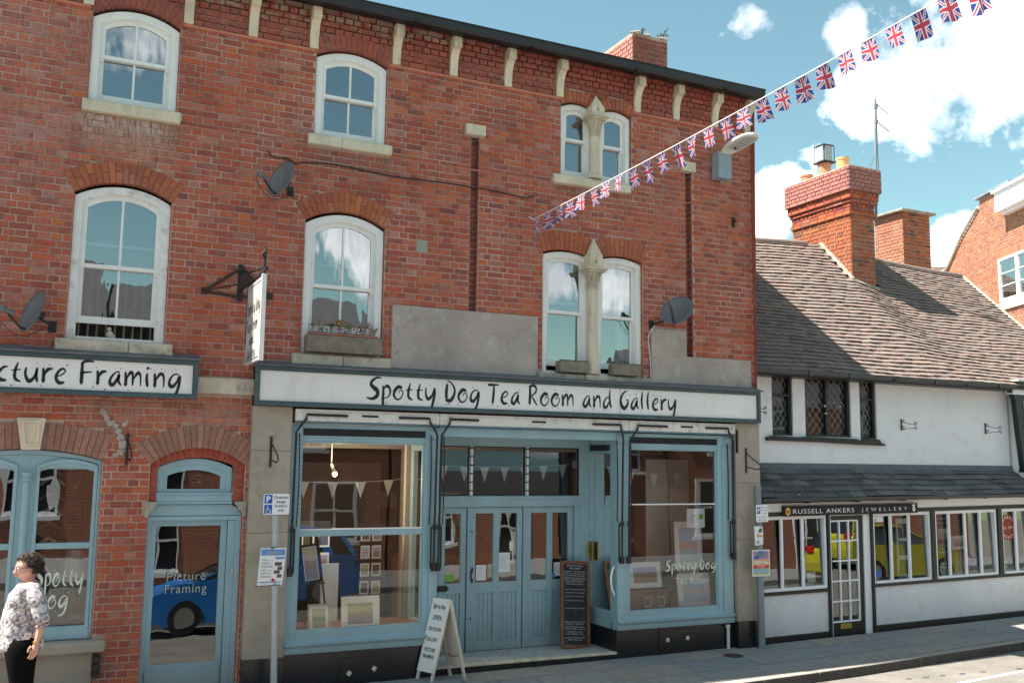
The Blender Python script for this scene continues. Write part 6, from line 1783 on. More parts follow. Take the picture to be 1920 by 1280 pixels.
MB().prism([(9.035 + (.055 + .01 * (k % 2)) * math.cos(a), 1.32 + (.042 + .008 * (k % 2)) * math.sin(a)) for k, a in [(k, k * math.pi / 8) for k in range(16)]], yf - .0075, yf - .0062).build('emblem', 'blue_paint_dark', t)
mb = MB(); text_into(mb, 'FESTIVAL', (9.04, yf - .0065, 1.185), (1, 0, 0), (0, 0, 1), .045, width=.24, offset=.02); text_into(mb, 'SEPTEMBER', (9.04, yf - .0065, 1.146), (1, 0, 0), (0, 0, 1), .014, width=.15); text_into(mb, 'IN TOWN', (9.04, yf - .0065, 1.128), (1, 0, 0), (0, 0, 1), .013, width=.10)
mb.build('words', 'letter_white', t, kind='stuff')

# ------------------------------------------------------------ A-board
ab = thing('a_board', (4.38, -.13, 0), 'folding white A board listing tea room gallery and picture framing beside the step', 'a-board')
L1, L2, L3, L4 = Vector((4.10, .0, .0)), Vector((4.215, -.235, .0)), Vector((4.53, -.0, .0)), Vector((4.645, -.235, .0))
for q in (L1, L2, L3, L4): q.z = gz(q.x, q.y) + .002; q.y -= .035
top = .925
mida = (L1 + L3) / 2; midb = (L2 + L4) / 2
def panel(A, B, sgn):
    dirB = (B - A); W = dirB.length; dirB.normalize()
    mA = (L1 + L3) / 2; mB_ = (L2 + L4) / 2
    tA = Vector((A.x + (mA.x - A.x) * .97, A.y + (mA.y - A.y) * .97, top)); tB = Vector((B.x + (mB_.x - B.x) * .97, B.y + (mB_.y - B.y) * .97, top))
    return A, B, tA, tB
def slab(pts, th, nrm_):
    o = MB(); vs = [p for p in pts] + [p + nrm_ * th for p in pts]
    o.add(vs, [(0, 1, 2, 3), (7, 6, 5, 4), (0, 4, 5, 1), (1, 5, 6, 2), (2, 6, 7, 3), (3, 7, 4, 0)]); return o
A, B, tA, tB = panel(L1, L2, -1)
def lerp4(u, v): return (A.lerp(B, u)).lerp(tA.lerp(tB, u), v)
nn_ = (B - A).cross(tA - A).normalized()
if nn_.x > 0: nn_ = -nn_
fr2 = MB()
for u0, u1 in ((0, .13), (.87, 1)): 
    s_ = slab([lerp4(u0, 0), lerp4(u1, 0), lerp4(u1, .995), lerp4(u0, .995)], -.022, nn_); fr2.add(s_.v, s_.f)
fr2.build('leg_frame', 'wood_cream', ab)
slab([lerp4(0, .10), lerp4(1, .10), lerp4(1, 1), lerp4(0, 1)], .010, nn_).build('front_panel', 'sign_white', ab)
rv = (B - A).normalized(); uv_ = (tA - A).normalized()
# text runs from the far edge (left in view) to the near edge
mb = MB()
cen = lambda v: lerp4(.5, v) + nn_ * .0115
brush_text(mb, 'Spotty Dog', lerp4(.12, .88) + nn_ * .0115, rv, uv_, .055, width=.19, dots=False, bold=1.9)
for s, v, cp, wd in (('OPEN', .735, .058, .135), ('TEA ROOM', .60, .045, .195), ('GALLERY', .475, .045, .17), ('PICTURE', .345, .045, .165), ('FRAMING', .265, .045, .175)):
    text_into(mb, s, cen(v), rv, uv_, cp, width=wd, offset=.02)
mb.build('lettering', 'letter_black', ab, kind='stuff')
mb = MB()
for u, v in ((.08, .96), (.9, .96), (.08, .55), (.92, .55), (.08, .14), (.92, .14)): mb.blob(lerp4(u, v) + nn_ * .010, .005, 6, 4)
mb.build('screw', 'black_iron', ab, kind='stuff')
A, B, tA, tB = panel(L3, L4, 1)
n2 = (B - A).cross(tA - A).normalized()
if n2.x < 0: n2 = -n2
fr2 = MB()
for u0, u1 in ((0, .13), (.87, 1)):
    s_ = slab([lerp4(u0, 0), lerp4(u1, 0), lerp4(u1, .995), lerp4(u0, .995)], -.022, n2); fr2.add(s_.v, s_.f)
s_ = slab([lerp4(.13, .16), lerp4(.87, .16), lerp4(.87, .20), lerp4(.13, .20)], -.018, n2); fr2.add(s_.v, s_.f)
fr2.build('leg_frame', 'wood_cream', ab)
slab([lerp4(0, .14), lerp4(1, .14), lerp4(1, 1), lerp4(0, 1)], .010, n2).build('rear_panel', 'wood_cream', ab)
MB().tube([lerp4(.05, .30), lerp4(.5, .27) - n2 * .03, lerp4(.95, .30)], .004, 5).build('cord', 'cable_black', ab)
MB().tube([(mida.x, mida.y + .01, top - .004), (midb.x, midb.y - .01, top - .004)], .010, 6).build('hinge', 'wood_cream', ab)

# ------------------------------------------------------------ chalkboard menu leaning in the lobby corner
cb_ = thing('chalkboard', (6.45, .5, .118), 'tall wooden framed chalkboard menu leaning against the right side of the lobby', 'chalkboard')
w, h = .44, 1.12
T = Matrix.Translation((6.49, .43, .119)) @ Matrix.Rotation(-R(8.5), 4, 'X') @ Matrix.Rotation(R(4.2), 4, 'Y')
def tring(O, I, y0, y1):
    m_ = MB(); q = MB().ring(O, I, y0, y1); m_.add([T @ Vector(v) for v in q.v], q.f); return m_
tring([(-w / 2, 0), (-w / 2, h), (w / 2, h), (w / 2, 0)], [(-w / 2 + .042, .042), (-w / 2 + .042, h - .042), (w / 2 - .042, h - .042), (w / 2 - .042, .042)], -.02, .01).build('frame', 'wood_brown', cb_)
MB().box(-w / 2 + .04, w / 2 - .04, -.004, .006, .04, h - .04, T=T).build('slate_panel', 'blackboard', cb_)
mb = MB()
rv3 = (T.to_3x3() @ Vector((1, 0, 0))); uv3 = (T.to_3x3() @ Vector((0, 0, 1)))
cl_ = [('SPOTTY DOG', 1.045, .020, .24), ('WELCOME', 1.012, .020, .17), ('TEACAKES - TOASTED WARM', .975, .014, .33), ('COFFEE, TEA + HOT CHOCOLATE', .948, .014, .33), ('LOTS OF HOMEMADE CAKES', .92, .014, .31), ('SANDWICHES, TOASTIES, PANINIS', .89, .014, .33), ('SALADS + JACKET POTATOES', .866, .014, .32), ('MADE FRESH TO ORDER', .842, .014, .27),
       ('OTHER SPECIALS BELOW', .812, .013, .28), ('* HAM AND CHEDDAR TOASTIE', .742, .013, .32), ('CHEESE SCONE', .70, .011, .30), ('SOUP OF THE DAY', .655, .011, .28), ('GLUTEN FREE OPTIONS', .60, .010, .28), ('PLEASE ASK INSIDE', .50, .011, .29),
       ('CARROT AND WALNUT CAKE', .325, .014, .32), ('COFFEE + WALNUT', .298, .014, .28), ('LEMON DRIZZLE CAKE', .262, .013, .30), ('TEA FOR TWO', .235, .013, .31), ('CREAM TEA', .20, .013, .25), ('AND TOASTED CAKES', .172, .013, .27), ('JACKET POTATOES', .125, .013, .30), ('WITH SALAD', .098, .013, .20)]
for s, z, cp, wd in cl_: text_into(mb, s, T @ Vector((-.005, -.0055, z)), rv3, uv3, cp, width=wd)
mb.build('chalk_writing', 'chalk', cb_, kind='stuff')

# ------------------------------------------------------------ white rendered house
wh = thing('white_house', (9.3, .1, .05), 'low white rendered house with tiled roof, slate lean-to and leaded windows', 'house')
BW = 'black_paint'
YU, YL = .50, .10
WW = [(9.93, 10.335, 2.985, 3.965), (10.58, 11.52, 2.985, 3.955), (11.71, 12.065, 2.97, 3.94)]
mb = MB()
hs = [(a, b, c, d) for a, b, c, d in WW]
cells(mb, 9.2, 15.16, 2.0, 4.2, hs, YU)
for a, b, c, d in WW:
    for x in (a, b): mb.quad((x, YU, c), (x, YU + .14, c), (x, YU + .14, d), (x, YU, d))
    mb.quad((a, YU, c), (b, YU, c), (b, YU + .14, c), (a, YU + .14, c)); mb.quad((a, YU, d), (b, YU, d), (b, YU + .14, d), (a, YU + .14, d))
uw = mb.build('upper_wall', 'white_render', wh)
mb = MB(); mb.quad((17.05, YU, 0), (17.05, 5.6, 0), (17.05, 5.6, 3.9), (17.05, YU, 3.9)); mb.add([(17.05, .2, 3.9), (17.05, 5.6, 3.9), (17.05, 2.9, 6.45)], [(0, 1, 2)])
mb.quad((9.2, 5.6, 0), (17.05, 5.6, 0), (17.05, 5.6, 3.95), (9.2, 5.6, 3.95)); mb.build('side_wall', 'white_render', wh)
def leaded(a, b, c, d, rows, label, mull=False, tr=None):
    w = MB().ring([(a, c), (a, d), (b, d), (b, c)], [(a + .035, c + .03), (a + .035, d - .045), (b - .05, d - .045), (b - .05, c + .03)], YU + .03, YU + .12).build('window', BW, wh, label=label, bevel=.003)
    parts = []
    if mull: parts = [(a + .035, (a + b) / 2 - .025), ((a + b) / 2 + .025, b - .05)]; bx('mullion', BW, w, (a + b) / 2 - .025, (a + b) / 2 + .025, YU + .03, YU + .11, c + .03, d - .045, bevel=.003)
    else: parts = [(a + .035, b - .05)]
    zz = [(c + .03, d - .045)]
    if tr: zz = [(c + .03, tr - .015), (tr + .015, d - .045)]; bx('transom', BW, w, a + .035, b - .05, YU + .03, YU + .11, tr - .015, tr + .015)
    for p, q in parts:
        for z0, z1 in zz:
            MB().quad((p, YU + .10, z0), (q, YU + .10, z0), (q, YU + .10, z1), (p, YU + .10, z1)).build('pane', 'glass_old', w)
            ld = MB(); dz = .155; dx = (q - p) / (3 if q - p > .25 else 2); 
            def clip(x0, z0_, x1, z1_):
                pts = []
                t0, t1 = 0.0, 1.0
                for p0, dd, lo, hi in ((x0, x1 - x0, p, q), (z0_, z1_ - z0_, z0, z1)):
                    if abs(dd) < 1e-9: continue
                    ta, tb = (lo - p0) / dd, (hi - p0) / dd
                    if ta > tb: ta, tb = tb, ta
                    t0, t1 = max(t0, ta), min(t1, tb)
                if t1 - t0 < .01: return
                ld.tube([(x0 + (x1 - x0) * t0, YU + .097, z0_ + (z1_ - z0_) * t0), (x0 + (x1 - x0) * t1, YU + .097, z0_ + (z1_ - z0_) * t1)], .0055, 4, cap=False)
            H_ = z1 - z0; k = -8
            while k * dz < H_ + 1:
                clip(p, z0 + k * dz, q, z0 + k * dz + dz * (q - p) / dx); clip(q, z0 + k * dz, p, z0 + k * dz + dz * (q - p) / dx); k += 1
            ld.build('lead_lattice', 'lead_line', w)
    return w
leaded(*WW[0], 0, 'leftmost narrow leaded window of the white house', tr=3.60)
w2 = leaded(*WW[1], 0, 'middle double leaded window of the white house', mull=True)
leaded(*WW[2], 0, 'rightmost narrow leaded window of the white house', tr=3.60)
for x in (10.985, 11.30): MB().box(x, x + .03, YU + .015, YU + .03, 3.45, 3.48).build('catch', 'steel', w2)
MB().box(10.99, 11.04, YU + .01, YU + .03, 3.34, 3.36).build('handle', 'steel', w2)
mb = MB(); mb.prism([(9.78, 2.95), (9.79, 2.905), (10.4, 2.90), (10.9, 2.895), (11.6, 2.875), (12.17, 2.868), (12.175, 2.89), (12.08, 2.915), (12.06, 2.965), (11.72, 2.968), (11.68, 2.93), (11.55, 2.965), (10.60, 2.98), (10.36, 2.965), (9.9, 2.98)], YU - .07, YU + .02)
mb.build('window_ledge', BW, wh, bevel=.006)
for x, z, n in ((12.60, 3.21, 'left'), (14.575, 3.20, 'right')):
    t = thing('scroll_bracket', (x, YU, z), n + ' small black iron scroll bracket on the white upper wall', 'bracket')
    MB().box(x - .012, x + .012, YU - .008, YU, z - .09, z + .10).build('wall_plate', 'black_iron', t)
    mb = MB()
    mb.tube([(x, YU - .01, z + .05), (x, YU - .27, z - .0)], .005, 5); mb.tube([(x, YU - .01, z - .07), (x, YU - .27, z - .05)], .005, 5)
    mb.build('arm', 'black_iron', t)
    mb = MB()
    for cy, cz in ((YU - .04, z + .06), (YU - .04, z - .04), (YU - .295, z + .015), (YU - .295, z - .055)):
        mb.tube([(x, cy + .032 * (1 - k / 22) * math.cos(k * .55), cz + .032 * (1 - k / 22) * math.sin(k * .55)) for k in range(16)], .005, 5)
    mb.build('scroll', 'black_iron', t)
t = thing('scroll_bracket', (9.30, YU, 3.32), 'small black iron scroll bracket beside the right end of the long fascia sign', 'bracket')
MB().tube([(9.155, -.05, 3.36), (9.31, -.06, 3.325)], .006, 5).tube([(9.155, -.05, 3.285), (9.31, -.06, 3.29)], .006, 5).tube([(9.325 + .028 * (1 - k / 22) * math.cos(k * .55), -.06, 3.345 + .028 * (1 - k / 22) * math.sin(k * .55)) for k in range(16)], .005, 5).tube([(9.325 + .028 * (1 - k / 22) * math.cos(k * .55), -.06, 3.275 + .028 * (1 - k / 22) * math.sin(k * .55)) for k in range(16)], .005, 5).build('scroll', 'black_iron', t)

# tiled roof
def ridge_z(x):
    if x < 13.3: return 6.66 + (x - 11.7) * .075 + (.0 if x < 11.7 else 0)
    if x < 13.95: return 6.78 - (x - 13.3) * .30
    return 6.585 - (x - 13.95) * .025
def RP(x, v, lift=0):
    zr = ridge_z(x); wob = .012 * math.sin(x * 1.9 + v * 5) + .02 * math.sin(x * .7 + 1) * math.sin(v * 3.1)
    return Vector((x, .17 + 2.75 * v - lift * .7, 3.93 + (zr - 3.93) * v + wob + lift * .7))
XE = 17.1
mb = MB(); nx = 26
for i in range(nx):
    for j in range(6):
        a, b = 9.2 + (XE - 9.2) * i / nx, 9.2 + (XE - 9.2) * (i + 1) / nx
        mb.quad(RP(a, j / 6), RP(b, j / 6), RP(b, (j + 1) / 6), RP(a, (j + 1) / 6))
for i in range(nx):
    a, b = 9.2 + (XE - 9.2) * i / nx, 9.2 + (XE - 9.2) * (i + 1) / nx
    mb.quad(RP(a, 1), RP(b, 1), (b, 5.7, 3.9), (a, 5.7, 3.9))
roof = mb.build('roof', 'slate_base', wh)
NR = 39; TW = .165; rows_ = MB(); tiles = []
tg = random.Random(31)
for r in range(NR):
    v0 = r / NR; v1 = min(1.0, (r + 1.35) / NR)
    x = 9.2 + (TW / 2 if r % 2 else 0) - TW
    while x < XE - .02:
        xa, xb = max(9.2, x) + .0025, min(x + TW, XE) - .0025
        if xb - xa > .03:
            inchim = 13.30 < (xa + xb) / 2 < 13.92 and v0 > .715
            if not inchim and not (13.28 < xb and xa < 13.92 and v0 > .70): 
                l0 = .036 + tg.uniform(-.006, .009); tl = tg.uniform(-.004, .004)
                vs = [RP(xa, v0, l0 + tl), RP(xb, v0, l0 - tl), RP(xb, v1, .008), RP(xa, v1, .008), RP(xa, v0, l0 + tl - .018), RP(xb, v0, l0 - tl - .018), RP(xb, v1, 0), RP(xa, v1, 0)]
                d = vs[0] - CAM; tiles.append((d.length, vs))
        x += TW
fcs = [(0, 1, 2, 3), (4, 5, 1, 0), (5, 6, 2, 1), (7, 4, 0, 3)]
vis_t = []
for L_, vs in tiles:
    d = vs[0] - CAM; dz = d.dot(fwd); sx = d.dot(rgt2) / dz * FPX
    hid = vs[0].x < 9.19 + (vs[0].y) * .83 + .2
    vis_t.append((L_ if (abs(sx) < 950 and not hid) else 99, vs))
vis_t.sort(key=lambda q: q[0])
for i, (L_, vs) in enumerate(vis_t):
    if i < 300:
        o = MB(); o.add(vs, fcs); o.build('roof_tile', 'roof_tile', roof)
    else: rows_.add(vs, fcs, tg.random())
rows_.build('roof_tiles', 'roof_tile', roof, kind='stuff')
x = 9.3
while x < XE - .05:
    if not (13.0 < x + .2 < 14.0):
        p, q = RP(x, 1), RP(min(x + .44, XE), 1)
        p.z -= .01; q.z -= .01
        MB().tube([p, q], [.075, .080], 12).build('ridge_tile', 'roof_tile', roof)
    x += .45
MB().tube([RP(XE, k / 6, .03) for k in range(7)], .035, 6).build('verge', 'stone_mossy', roof)
# eaves board, rafters shade and gutter
MB().box(9.2, 14.9, .215, YU + .01, 3.86, 3.90).build('soffit', BW, wh)
MB().box(9.2, 14.9, .19, .215, 3.87, 3.95).build('eaves_board', BW, wh)
mb = MB(); pr = [(.185, 3.945), (.18, 3.90), (.15, 3.87), (.11, 3.865), (.075, 3.885), (.06, 3.925), (.06, 3.95), (.07, 3.95), (.085, 3.92), (.13, 3.90), (.17, 3.95)]
mb.prismT(pr, 9.2, 14.86, SW); gt = mb.build('gutter', 'gutter_grey', wh)
for x in (10.3, 11.1, 12.05, 12.1, 12.95, 13.7, 14.45):
    MB().box(x - .02, x + .02, .05, .19, 3.86, 3.955).build('gutter_joint', 'gutter_grey', gt, bevel=.003)

# the chimney of the white house
ch2 = MB().box(13.31, 13.89, 2.16, 3.70, 5.4, 8.1).build('chimney', 'mortar_pale', wh)
segs = [(5.55, 7.20, 0.0), (7.20, 7.275, .03), (7.275, 7.425, .012), (7.425, 7.50, .04), (7.50, 7.65, .07), (7.65, 8.10, .11)]
nleft = 170
for i, (z0, z1, e) in enumerate(segs):
    mt = 'brick_chimney' if z1 < 7.3 else ('brick' if z1 < 7.7 else 'brick_pink')
    if e > .015: MB().box(13.30 - e + .012, 13.90 + e - .012, 2.15 - e + .012, 3.70 + e - .012, z0, z1).build('course_core', 'mortar_dark', ch2)
    def mf_(u, z, mt=mt): return mt
    brick_face(wh, mt, (0, 2.15 - e + .008, 0), (1, 0, 0), 13.30 - e, 13.90 + e, z0, z1, out=(0, -1, 0), part_parent=ch2, nparts=120 if i == 0 else 12, phase=.02)
    brick_face(wh, mt, (13.30 - e + .008, 0, 0), (0, 1, 0), 2.15 - e, 3.70 + e, z0, z1, out=(-1, 0, 0), part_parent=ch2, nparts=120 if i == 0 else 12, phase=.05)
MB().box(13.24, 13.96, 2.08, 3.78, 8.10, 8.13).build('flaunching', 'stone', ch2)
# lead and cement fillet where the roof meets the chimney
mb = MB()
vv = lambda y: (y - .17) / 2.75
mb.tube([Vector((13.285, y, RP(13.28, min(1, vv(y)), .035).z)) for y in (2.12, 2.3, 2.5, 2.7, 2.92)], .045, 6)
mb.tube([(13.26, 2.12, RP(13.3, vv(2.12), .02).z), (13.93, 2.12, RP(13.9, vv(2.12), .02).z)], .04, 6)
mb.build('flashing', 'stone_mossy', ch2)
def pot(x, y, r, h, mat, label, cap=False):
    t = thing('chimney_pot', (x, y, 8.12), label, 'chimney pot')
    MB().lathe((x, y, 8.12), [(r * 1.05, 0), (r, .03), (r * .98, h - .05), (r * 1.06, h - .04), (r * 1.06, h)], 18).build('pot', mat, t)
    if cap:
        mb = MB(); z = 8.12 + h + .02; s_ = .13
        mb.box(x - s_ - .03, x + s_ + .03, y - s_ - .03, y + s_ + .03, z - .01, z + .005); mb.box(x - s_, x + s_, y - s_, y + s_, z + .33, z + .345)
        for sx in (-1, 1):
            for sy in (-1, 1): mb.tube([(x + sx * s_, y + sy * s_, z), (x + sx * s_, y + sy * s_, z + .34)], .008, 5)
        mb.build('cowl_frame', 'black_iron', t)
        MB().box(x - s_ + .01, x - s_ + .02, y - s_ + .04, y + s_ - .04, z + .03, z + .32).box(x - s_ + .04, x + s_ - .04, y - s_ + .01, y - s_ + .02, z + .03, z + .32).build('cowl_panel', 'zinc', t)
pot(13.55, 2.55, .12, .30, 'chimney_pot_buff', 'buff chimney pot nearest the street on the tall orange chimney')
pot(13.50, 2.98, .12, .30, 'chimney_pot', 'middle chimney pot on the tall orange chimney, topped by a square metal cowl', cap=True)
pot(13.50, 3.48, .12, .20, 'chimney_pot', 'low terracotta chimney pot at the back of the tall orange chimney')
an = thing('tv_antenna', (14.0, 2.35, 7.05), 'tall thin television antenna mast with two aerials beside the orange chimney', 'antenna')
ax_, ay = 14.07, 2.25
m0, m1 = Vector((14.058, ay, 7.207)), Vector((14.144, ay, 9.614))
MB().tube([m0, m0.lerp(m1, .5), m1], .024, 8).build('mast', 'zinc_dark', an)
for a, b in ((Vector((14.196, ay, 9.515)), Vector((14.470, ay, 9.368))), (Vector((14.179, ay, 9.157)), Vector((14.481, ay, 9.014)))):
    ar = MB().tube([a - Vector((.05, 0, -.02)), b], .010, 5).build('aerial_boom', 'zinc_dark', an)
    mb = MB()
    for k in range(9):
        c = a.lerp(b, .15 + .85 * k / 8); mb.tube([c + Vector((0, -.06, -.02)), c + Vector((0, .06, .02))], .004, 4); mb.tube([c, c + Vector((0, 0, .03))], .003, 4)
    mb.build('elements', 'zinc_dark', ar, kind='stuff')
MB().box(m1.x - .03, m1.x + .03, ay - .03, ay + .03, m1.z - .20, m1.z - .10).box(m1.x - .03, m1.x + .03, ay - .03, ay + .03, m1.z - .50, m1.z - .42).box(m0.x - .03, m0.x + .03, ay - .03, ay + .03, m0.z + .28, m0.z + .32).tube([m0 + Vector((0, 0, .30)), Vector((13.9, 2.3, m0.z + .30))], .012, 6).tube([m0 + Vector((0, 0, .04)), Vector((13.9, 2.3, m0.z + .04))], .012, 6).build('clamp', 'zinc_dark', an)
MB().tube(catmull([tuple(m1 + Vector((.03, 0, -.1))), tuple(m0.lerp(m1, .6) + Vector((.05, 0, 0))), tuple(m0.lerp(m1, .2) + Vector((.07, 0, 0))), tuple(m0 + Vector((-.10, 0, .25))), tuple(m0 + Vector((-.05, 0, 0)))], 6), .006, 5).tube([m0.lerp(m1, .55), Vector((13.93, 2.3, 8.1))], .004, 4).build('coax_cable', 'cable_black', an)

# slate lean-to over the shop windows
def LP(x, v, lift=0): return Vector((x, -.06 + .55 * v - lift * .6, 2.06 + (x - 9.2) * .010 * (1 - v) + .435 * v + lift * .75 + .006 * math.sin(x * 2.3)))
mb = MB(); mb.quad(LP(9.2, 0), LP(14.9, 0), LP(14.9, 1), LP(9.2, 1)); mb.quad(LP(9.2, 0) - Vector((0, 0, .03)), LP(14.9, 0) - Vector((0, 0, .03)), (14.9, .5, 2.0), (9.2, .5, 2.0))
lean = mb.build('lean_to_roof', 'slate_base', wh)
sg = random.Random(17)
NRS = 5
for r in range(NRS):
    v0, v1 = r / NRS - .02, min(1, (r + 1.25) / NRS)
    x = 9.2 - (.15 if r % 2 else 0)
    while x < 15.2:
        w = sg.choice((.26, .28, .28, .30)) * (1.0)
        xa, xb = max(9.2, x) + .004, min(x + w, 15.2) - .004
        if xb - xa > .05:
            l0 = .034 + sg.uniform(-.004, .006); e = sg.uniform(-.016, .016)
            vs = [LP(xa, v0 + e, l0), LP(xb, v0 + e, l0 + sg.uniform(-.002, .002)), LP(xb, v1, .006), LP(xa, v1, .006), LP(xa, v0 + e, l0 - .018), LP(xb, v0 + e, l0 - .018), LP(xb, v1, 0), LP(xa, v1, 0)]
            o = MB(); o.add(vs, fcs); o.build('slate', 'slate', lean)
        x += w
mb = MB()
for (x, v) in ((10.15, .55), (10.9, .60), (9.75, .42), (10.05, .18), (10.38, .25), (11.55, .45), (12.75, .15), (13.8, .2), (9.95, .08)):
    c = LP(x, v, .026); n = 9
    mb.add([c + Vector((sg.uniform(.01, .032) * math.cos(2 * math.pi * k / n), sg.uniform(.01, .028) * math.sin(2 * math.pi * k / n) * .8, 0)) + Vector((0, 0, sg.uniform(.01, .028) * math.sin(2 * math.pi * k / n) * .62)) for k in range(n)], [tuple(range(n))])
mb.build('lichen', 'slate_lichen', lean, kind='stuff')
mb = MB(); mb.quad((9.2, YU - .012, 2.57), (15.2, YU - .012, 2.58), (15.2, YU - .03, 2.50), (9.2, YU - .03, 2.49)); mb.quad((9.2, YU - .03, 2.49), (15.2, YU - .03, 2.50), (15.2, YU - .14, 2.415), (9.2, YU - .14, 2.405))
mb.build('lead_flashing', 'flash_lead', wh)
def sh(x): return (x - 9.3) * .0145
def sbox(mb, x0, x1, y0, y1, z0, z1):
    vs = [(x, y, z + sh(x)) for z in (z0, z1) for y in (y0, y1) for x in (x0, x1)]
    mb.add(vs, [(0, 2, 3, 1), (4, 5, 7, 6), (0, 1, 5, 4), (2, 6, 7, 3), (0, 4, 6, 2), (1, 3, 7, 5)]); return mb
pr = [(-.055, .0), (-.06, -.035), (-.085, -.055), (-.115, -.05), (-.13, -.02), (-.13, 0), (-.12, 0), (-.11, -.03), (-.085, -.042), (-.07, 0)]
mb = MB(); n = len(pr)
vs = [(x, y, 2.065 + sh(x) * .7 + z) for x in (9.2, 15.3) for y, z in pr]
mb.add(vs, [(i, (i + 1) % n, (i + 1) % n + n, i + n) for i in range(n)] + [tuple(range(n)), tuple(range(2 * n - 1, n - 1, -1))])
lg = mb.build('lean_to_gutter', 'gutter_grey', wh)
for x in (10.05, 11.0, 11.95, 12.85, 13.75, 14.6): sbox(MB(), x - .02, x + .02, -.12, .09, 1.985, 2.005).build('gutter_bracket', 'black_iron', lg)

# jeweller's shop front under the lean-to
def SB(name, mat, x0, x1, y0, y1, z0, z1, par=None, bevel=.003, **k): return sbox(MB(), x0, x1, y0, y1, z0, z1).build(name, mat, par or wh, bevel=bevel, **k)
SB('white_head', 'white_wood', 9.21, 15.3, YL - .02, YL + .1, 1.86, 1.985)
SB('head_beam', BW, 9.21, 15.3, YL - .035, YL + .1, 1.80, 1.858)
SB('base_wall', 'white_render', 9.21, 10.57, YL, YL + .12, .12, .69); SB('base_plinth', BW, 9.21, 10.575, YL - .02, YL + .12, -.08, .118)
SB('base_wall', 'white_render', 11.45, 15.3, YL, YL + .12, .135, .73); SB('base_plinth', BW, 11.42, 15.3, YL - .02, YL + .12, -.08, .132)
SB('window_rail', BW, 9.21, 10.58, YL - .03, YL + .10, .69, .735); SB('window_rail', BW, 11.42, 15.3, YL - .03, YL + .10, .70, .748)
for x0, x1 in ((10.56, 10.605), (11.425, 11.47), (12.70, 12.79), (14.23, 14.33)): SB('post', BW, x0, x1, YL - .035, YL + .10, -.08 if x1 < 12 else .74, 1.802)
def shopwin(x0, x1, cuts, z0=.74, z1=1.80, label=None):
    mb = MB(); f = .04
    sbox(mb, x0, x0 + f, YL - .01, YL + .07, z0, z1); sbox(mb, x1 - f, x1, YL - .01, YL + .07, z0, z1); sbox(mb, x0 + f, x1 - f, YL - .01, YL + .07, z1 - .05, z1); sbox(mb, x0 + f, x1 - f, YL - .015, YL + .07, z0, z0 + .045)
    w = mb.build('shop_window', 'white_wood', wh, label=label, bevel=.003)
    xs = [x0 + f] + cuts + [x1 - f]
    for c in cuts: SB('mullion', 'white_wood', c - .024, c + .024, YL - .008, YL + .024, z0 + .045, z1 - .05, par=w)
    for k, (p, q) in enumerate(zip(xs, xs[1:])):
        a = p + (.024 if k else 0); b = q - (.024 if k < len(xs) - 2 else 0)
        MB().add([(a, YL + .03, z0 + .045 + sh(a)), (b, YL + .03, z0 + .045 + sh(b)), (b, YL + .062, z1 - .05 + sh(b)), (a, YL + .062, z1 - .05 + sh(a))], [(0, 1, 2, 3)]).build('pane', 'glass_jeweller', w)
    return w
j1 = shopwin(9.22, 10.55, [9.71, 10.10], label='jeweller window left of the black glazed door')
j2 = shopwin(11.475, 12.70, [11.86, 12.245], label='jeweller window right of the black glazed door')
j3 = shopwin(12.80, 14.22, [13.125, 13.49, 13.84], label='four light jeweller window right of the middle one')
j4 = shopwin(14.335, 15.25, [14.69], label='barber window at the right edge')
jd = thing('shop_door', (11.0, YL, .08), 'black jeweller door with fifteen small panes in white bars and a letter plate', 'door')
mb = MB(); sbox(mb, 10.61, 10.628, YL - .02, YL + .08, .03, 1.80); sbox(mb, 11.30, 11.425, YL - .0, YL + .08, .03, 1.80); sbox(mb, 10.628, 11.30, YL - .01, YL + .08, 1.78, 1.80)
mb.build('door_frame', 'white_wood', jd)
mb = MB(); zb, zt = .235, 1.70
sbox(mb, 10.632, 10.648, YL + .02, YL + .06, .04, 1.775); sbox(mb, 11.20, 11.295, YL + .02, YL + .06, .04, 1.775); sbox(mb, 10.648, 11.20, YL + .02, YL + .06, .04, zb); sbox(mb, 10.648, 11.20, YL + .02, YL + .06, zt, 1.775)
jl = mb.build('door_leaf', BW, jd)
nc, nr = 3, 5
mb = MB()
for c in range(nc + 1): x = 10.65 + (11.195 - 10.65) * c / nc; sbox(mb, x - .011, x + .011, YL + .012, YL + .055, zb, zt)
for r in range(nr + 1): z = zb + (zt - zb) * r / nr; sbox(mb, 10.65, 11.195, YL + .0125, YL + .0545, z - .011, z + .011)
mb.build('glazing_bars', 'white_wood', jd)
for c in range(nc):
    for r in range(nr):
        xa, xb = 10.661 + .1817 * c, 10.661 + .1817 * (c + 1) - .022; za_, zb_ = zb + .011 + (zt - zb) * r / nr, zb - .011 + (zt - zb) * (r + 1) / nr
        MB().add([(xa, YL + .034, za_ + sh(xa)), (xb, YL + .034, za_ + sh(xb)), (xb, YL + .037, zb_ + sh(xb)), (xa, YL + .037, zb_ + sh(xa))], [(0, 1, 2, 3)]).build('pane', 'glass_jeweller', jl)
SB('letter_plate', 'brass', 10.80, 11.02, YL + .008, YL + .02, .13, .205, par=jl); SB('handle', 'black_iron', 10.633, 10.65, YL - .02, YL + .02, .98, 1.15, par=jl)
js = thing('fascia_sign', (11.0, YL - .05, 1.82), 'long black jeweller sign with white capitals and a gold hexagon emblem', 'shop sign')
SX0, SX1 = 9.70, 12.37
ysg = YL - .075
def shz(x): return sh(x) * .75
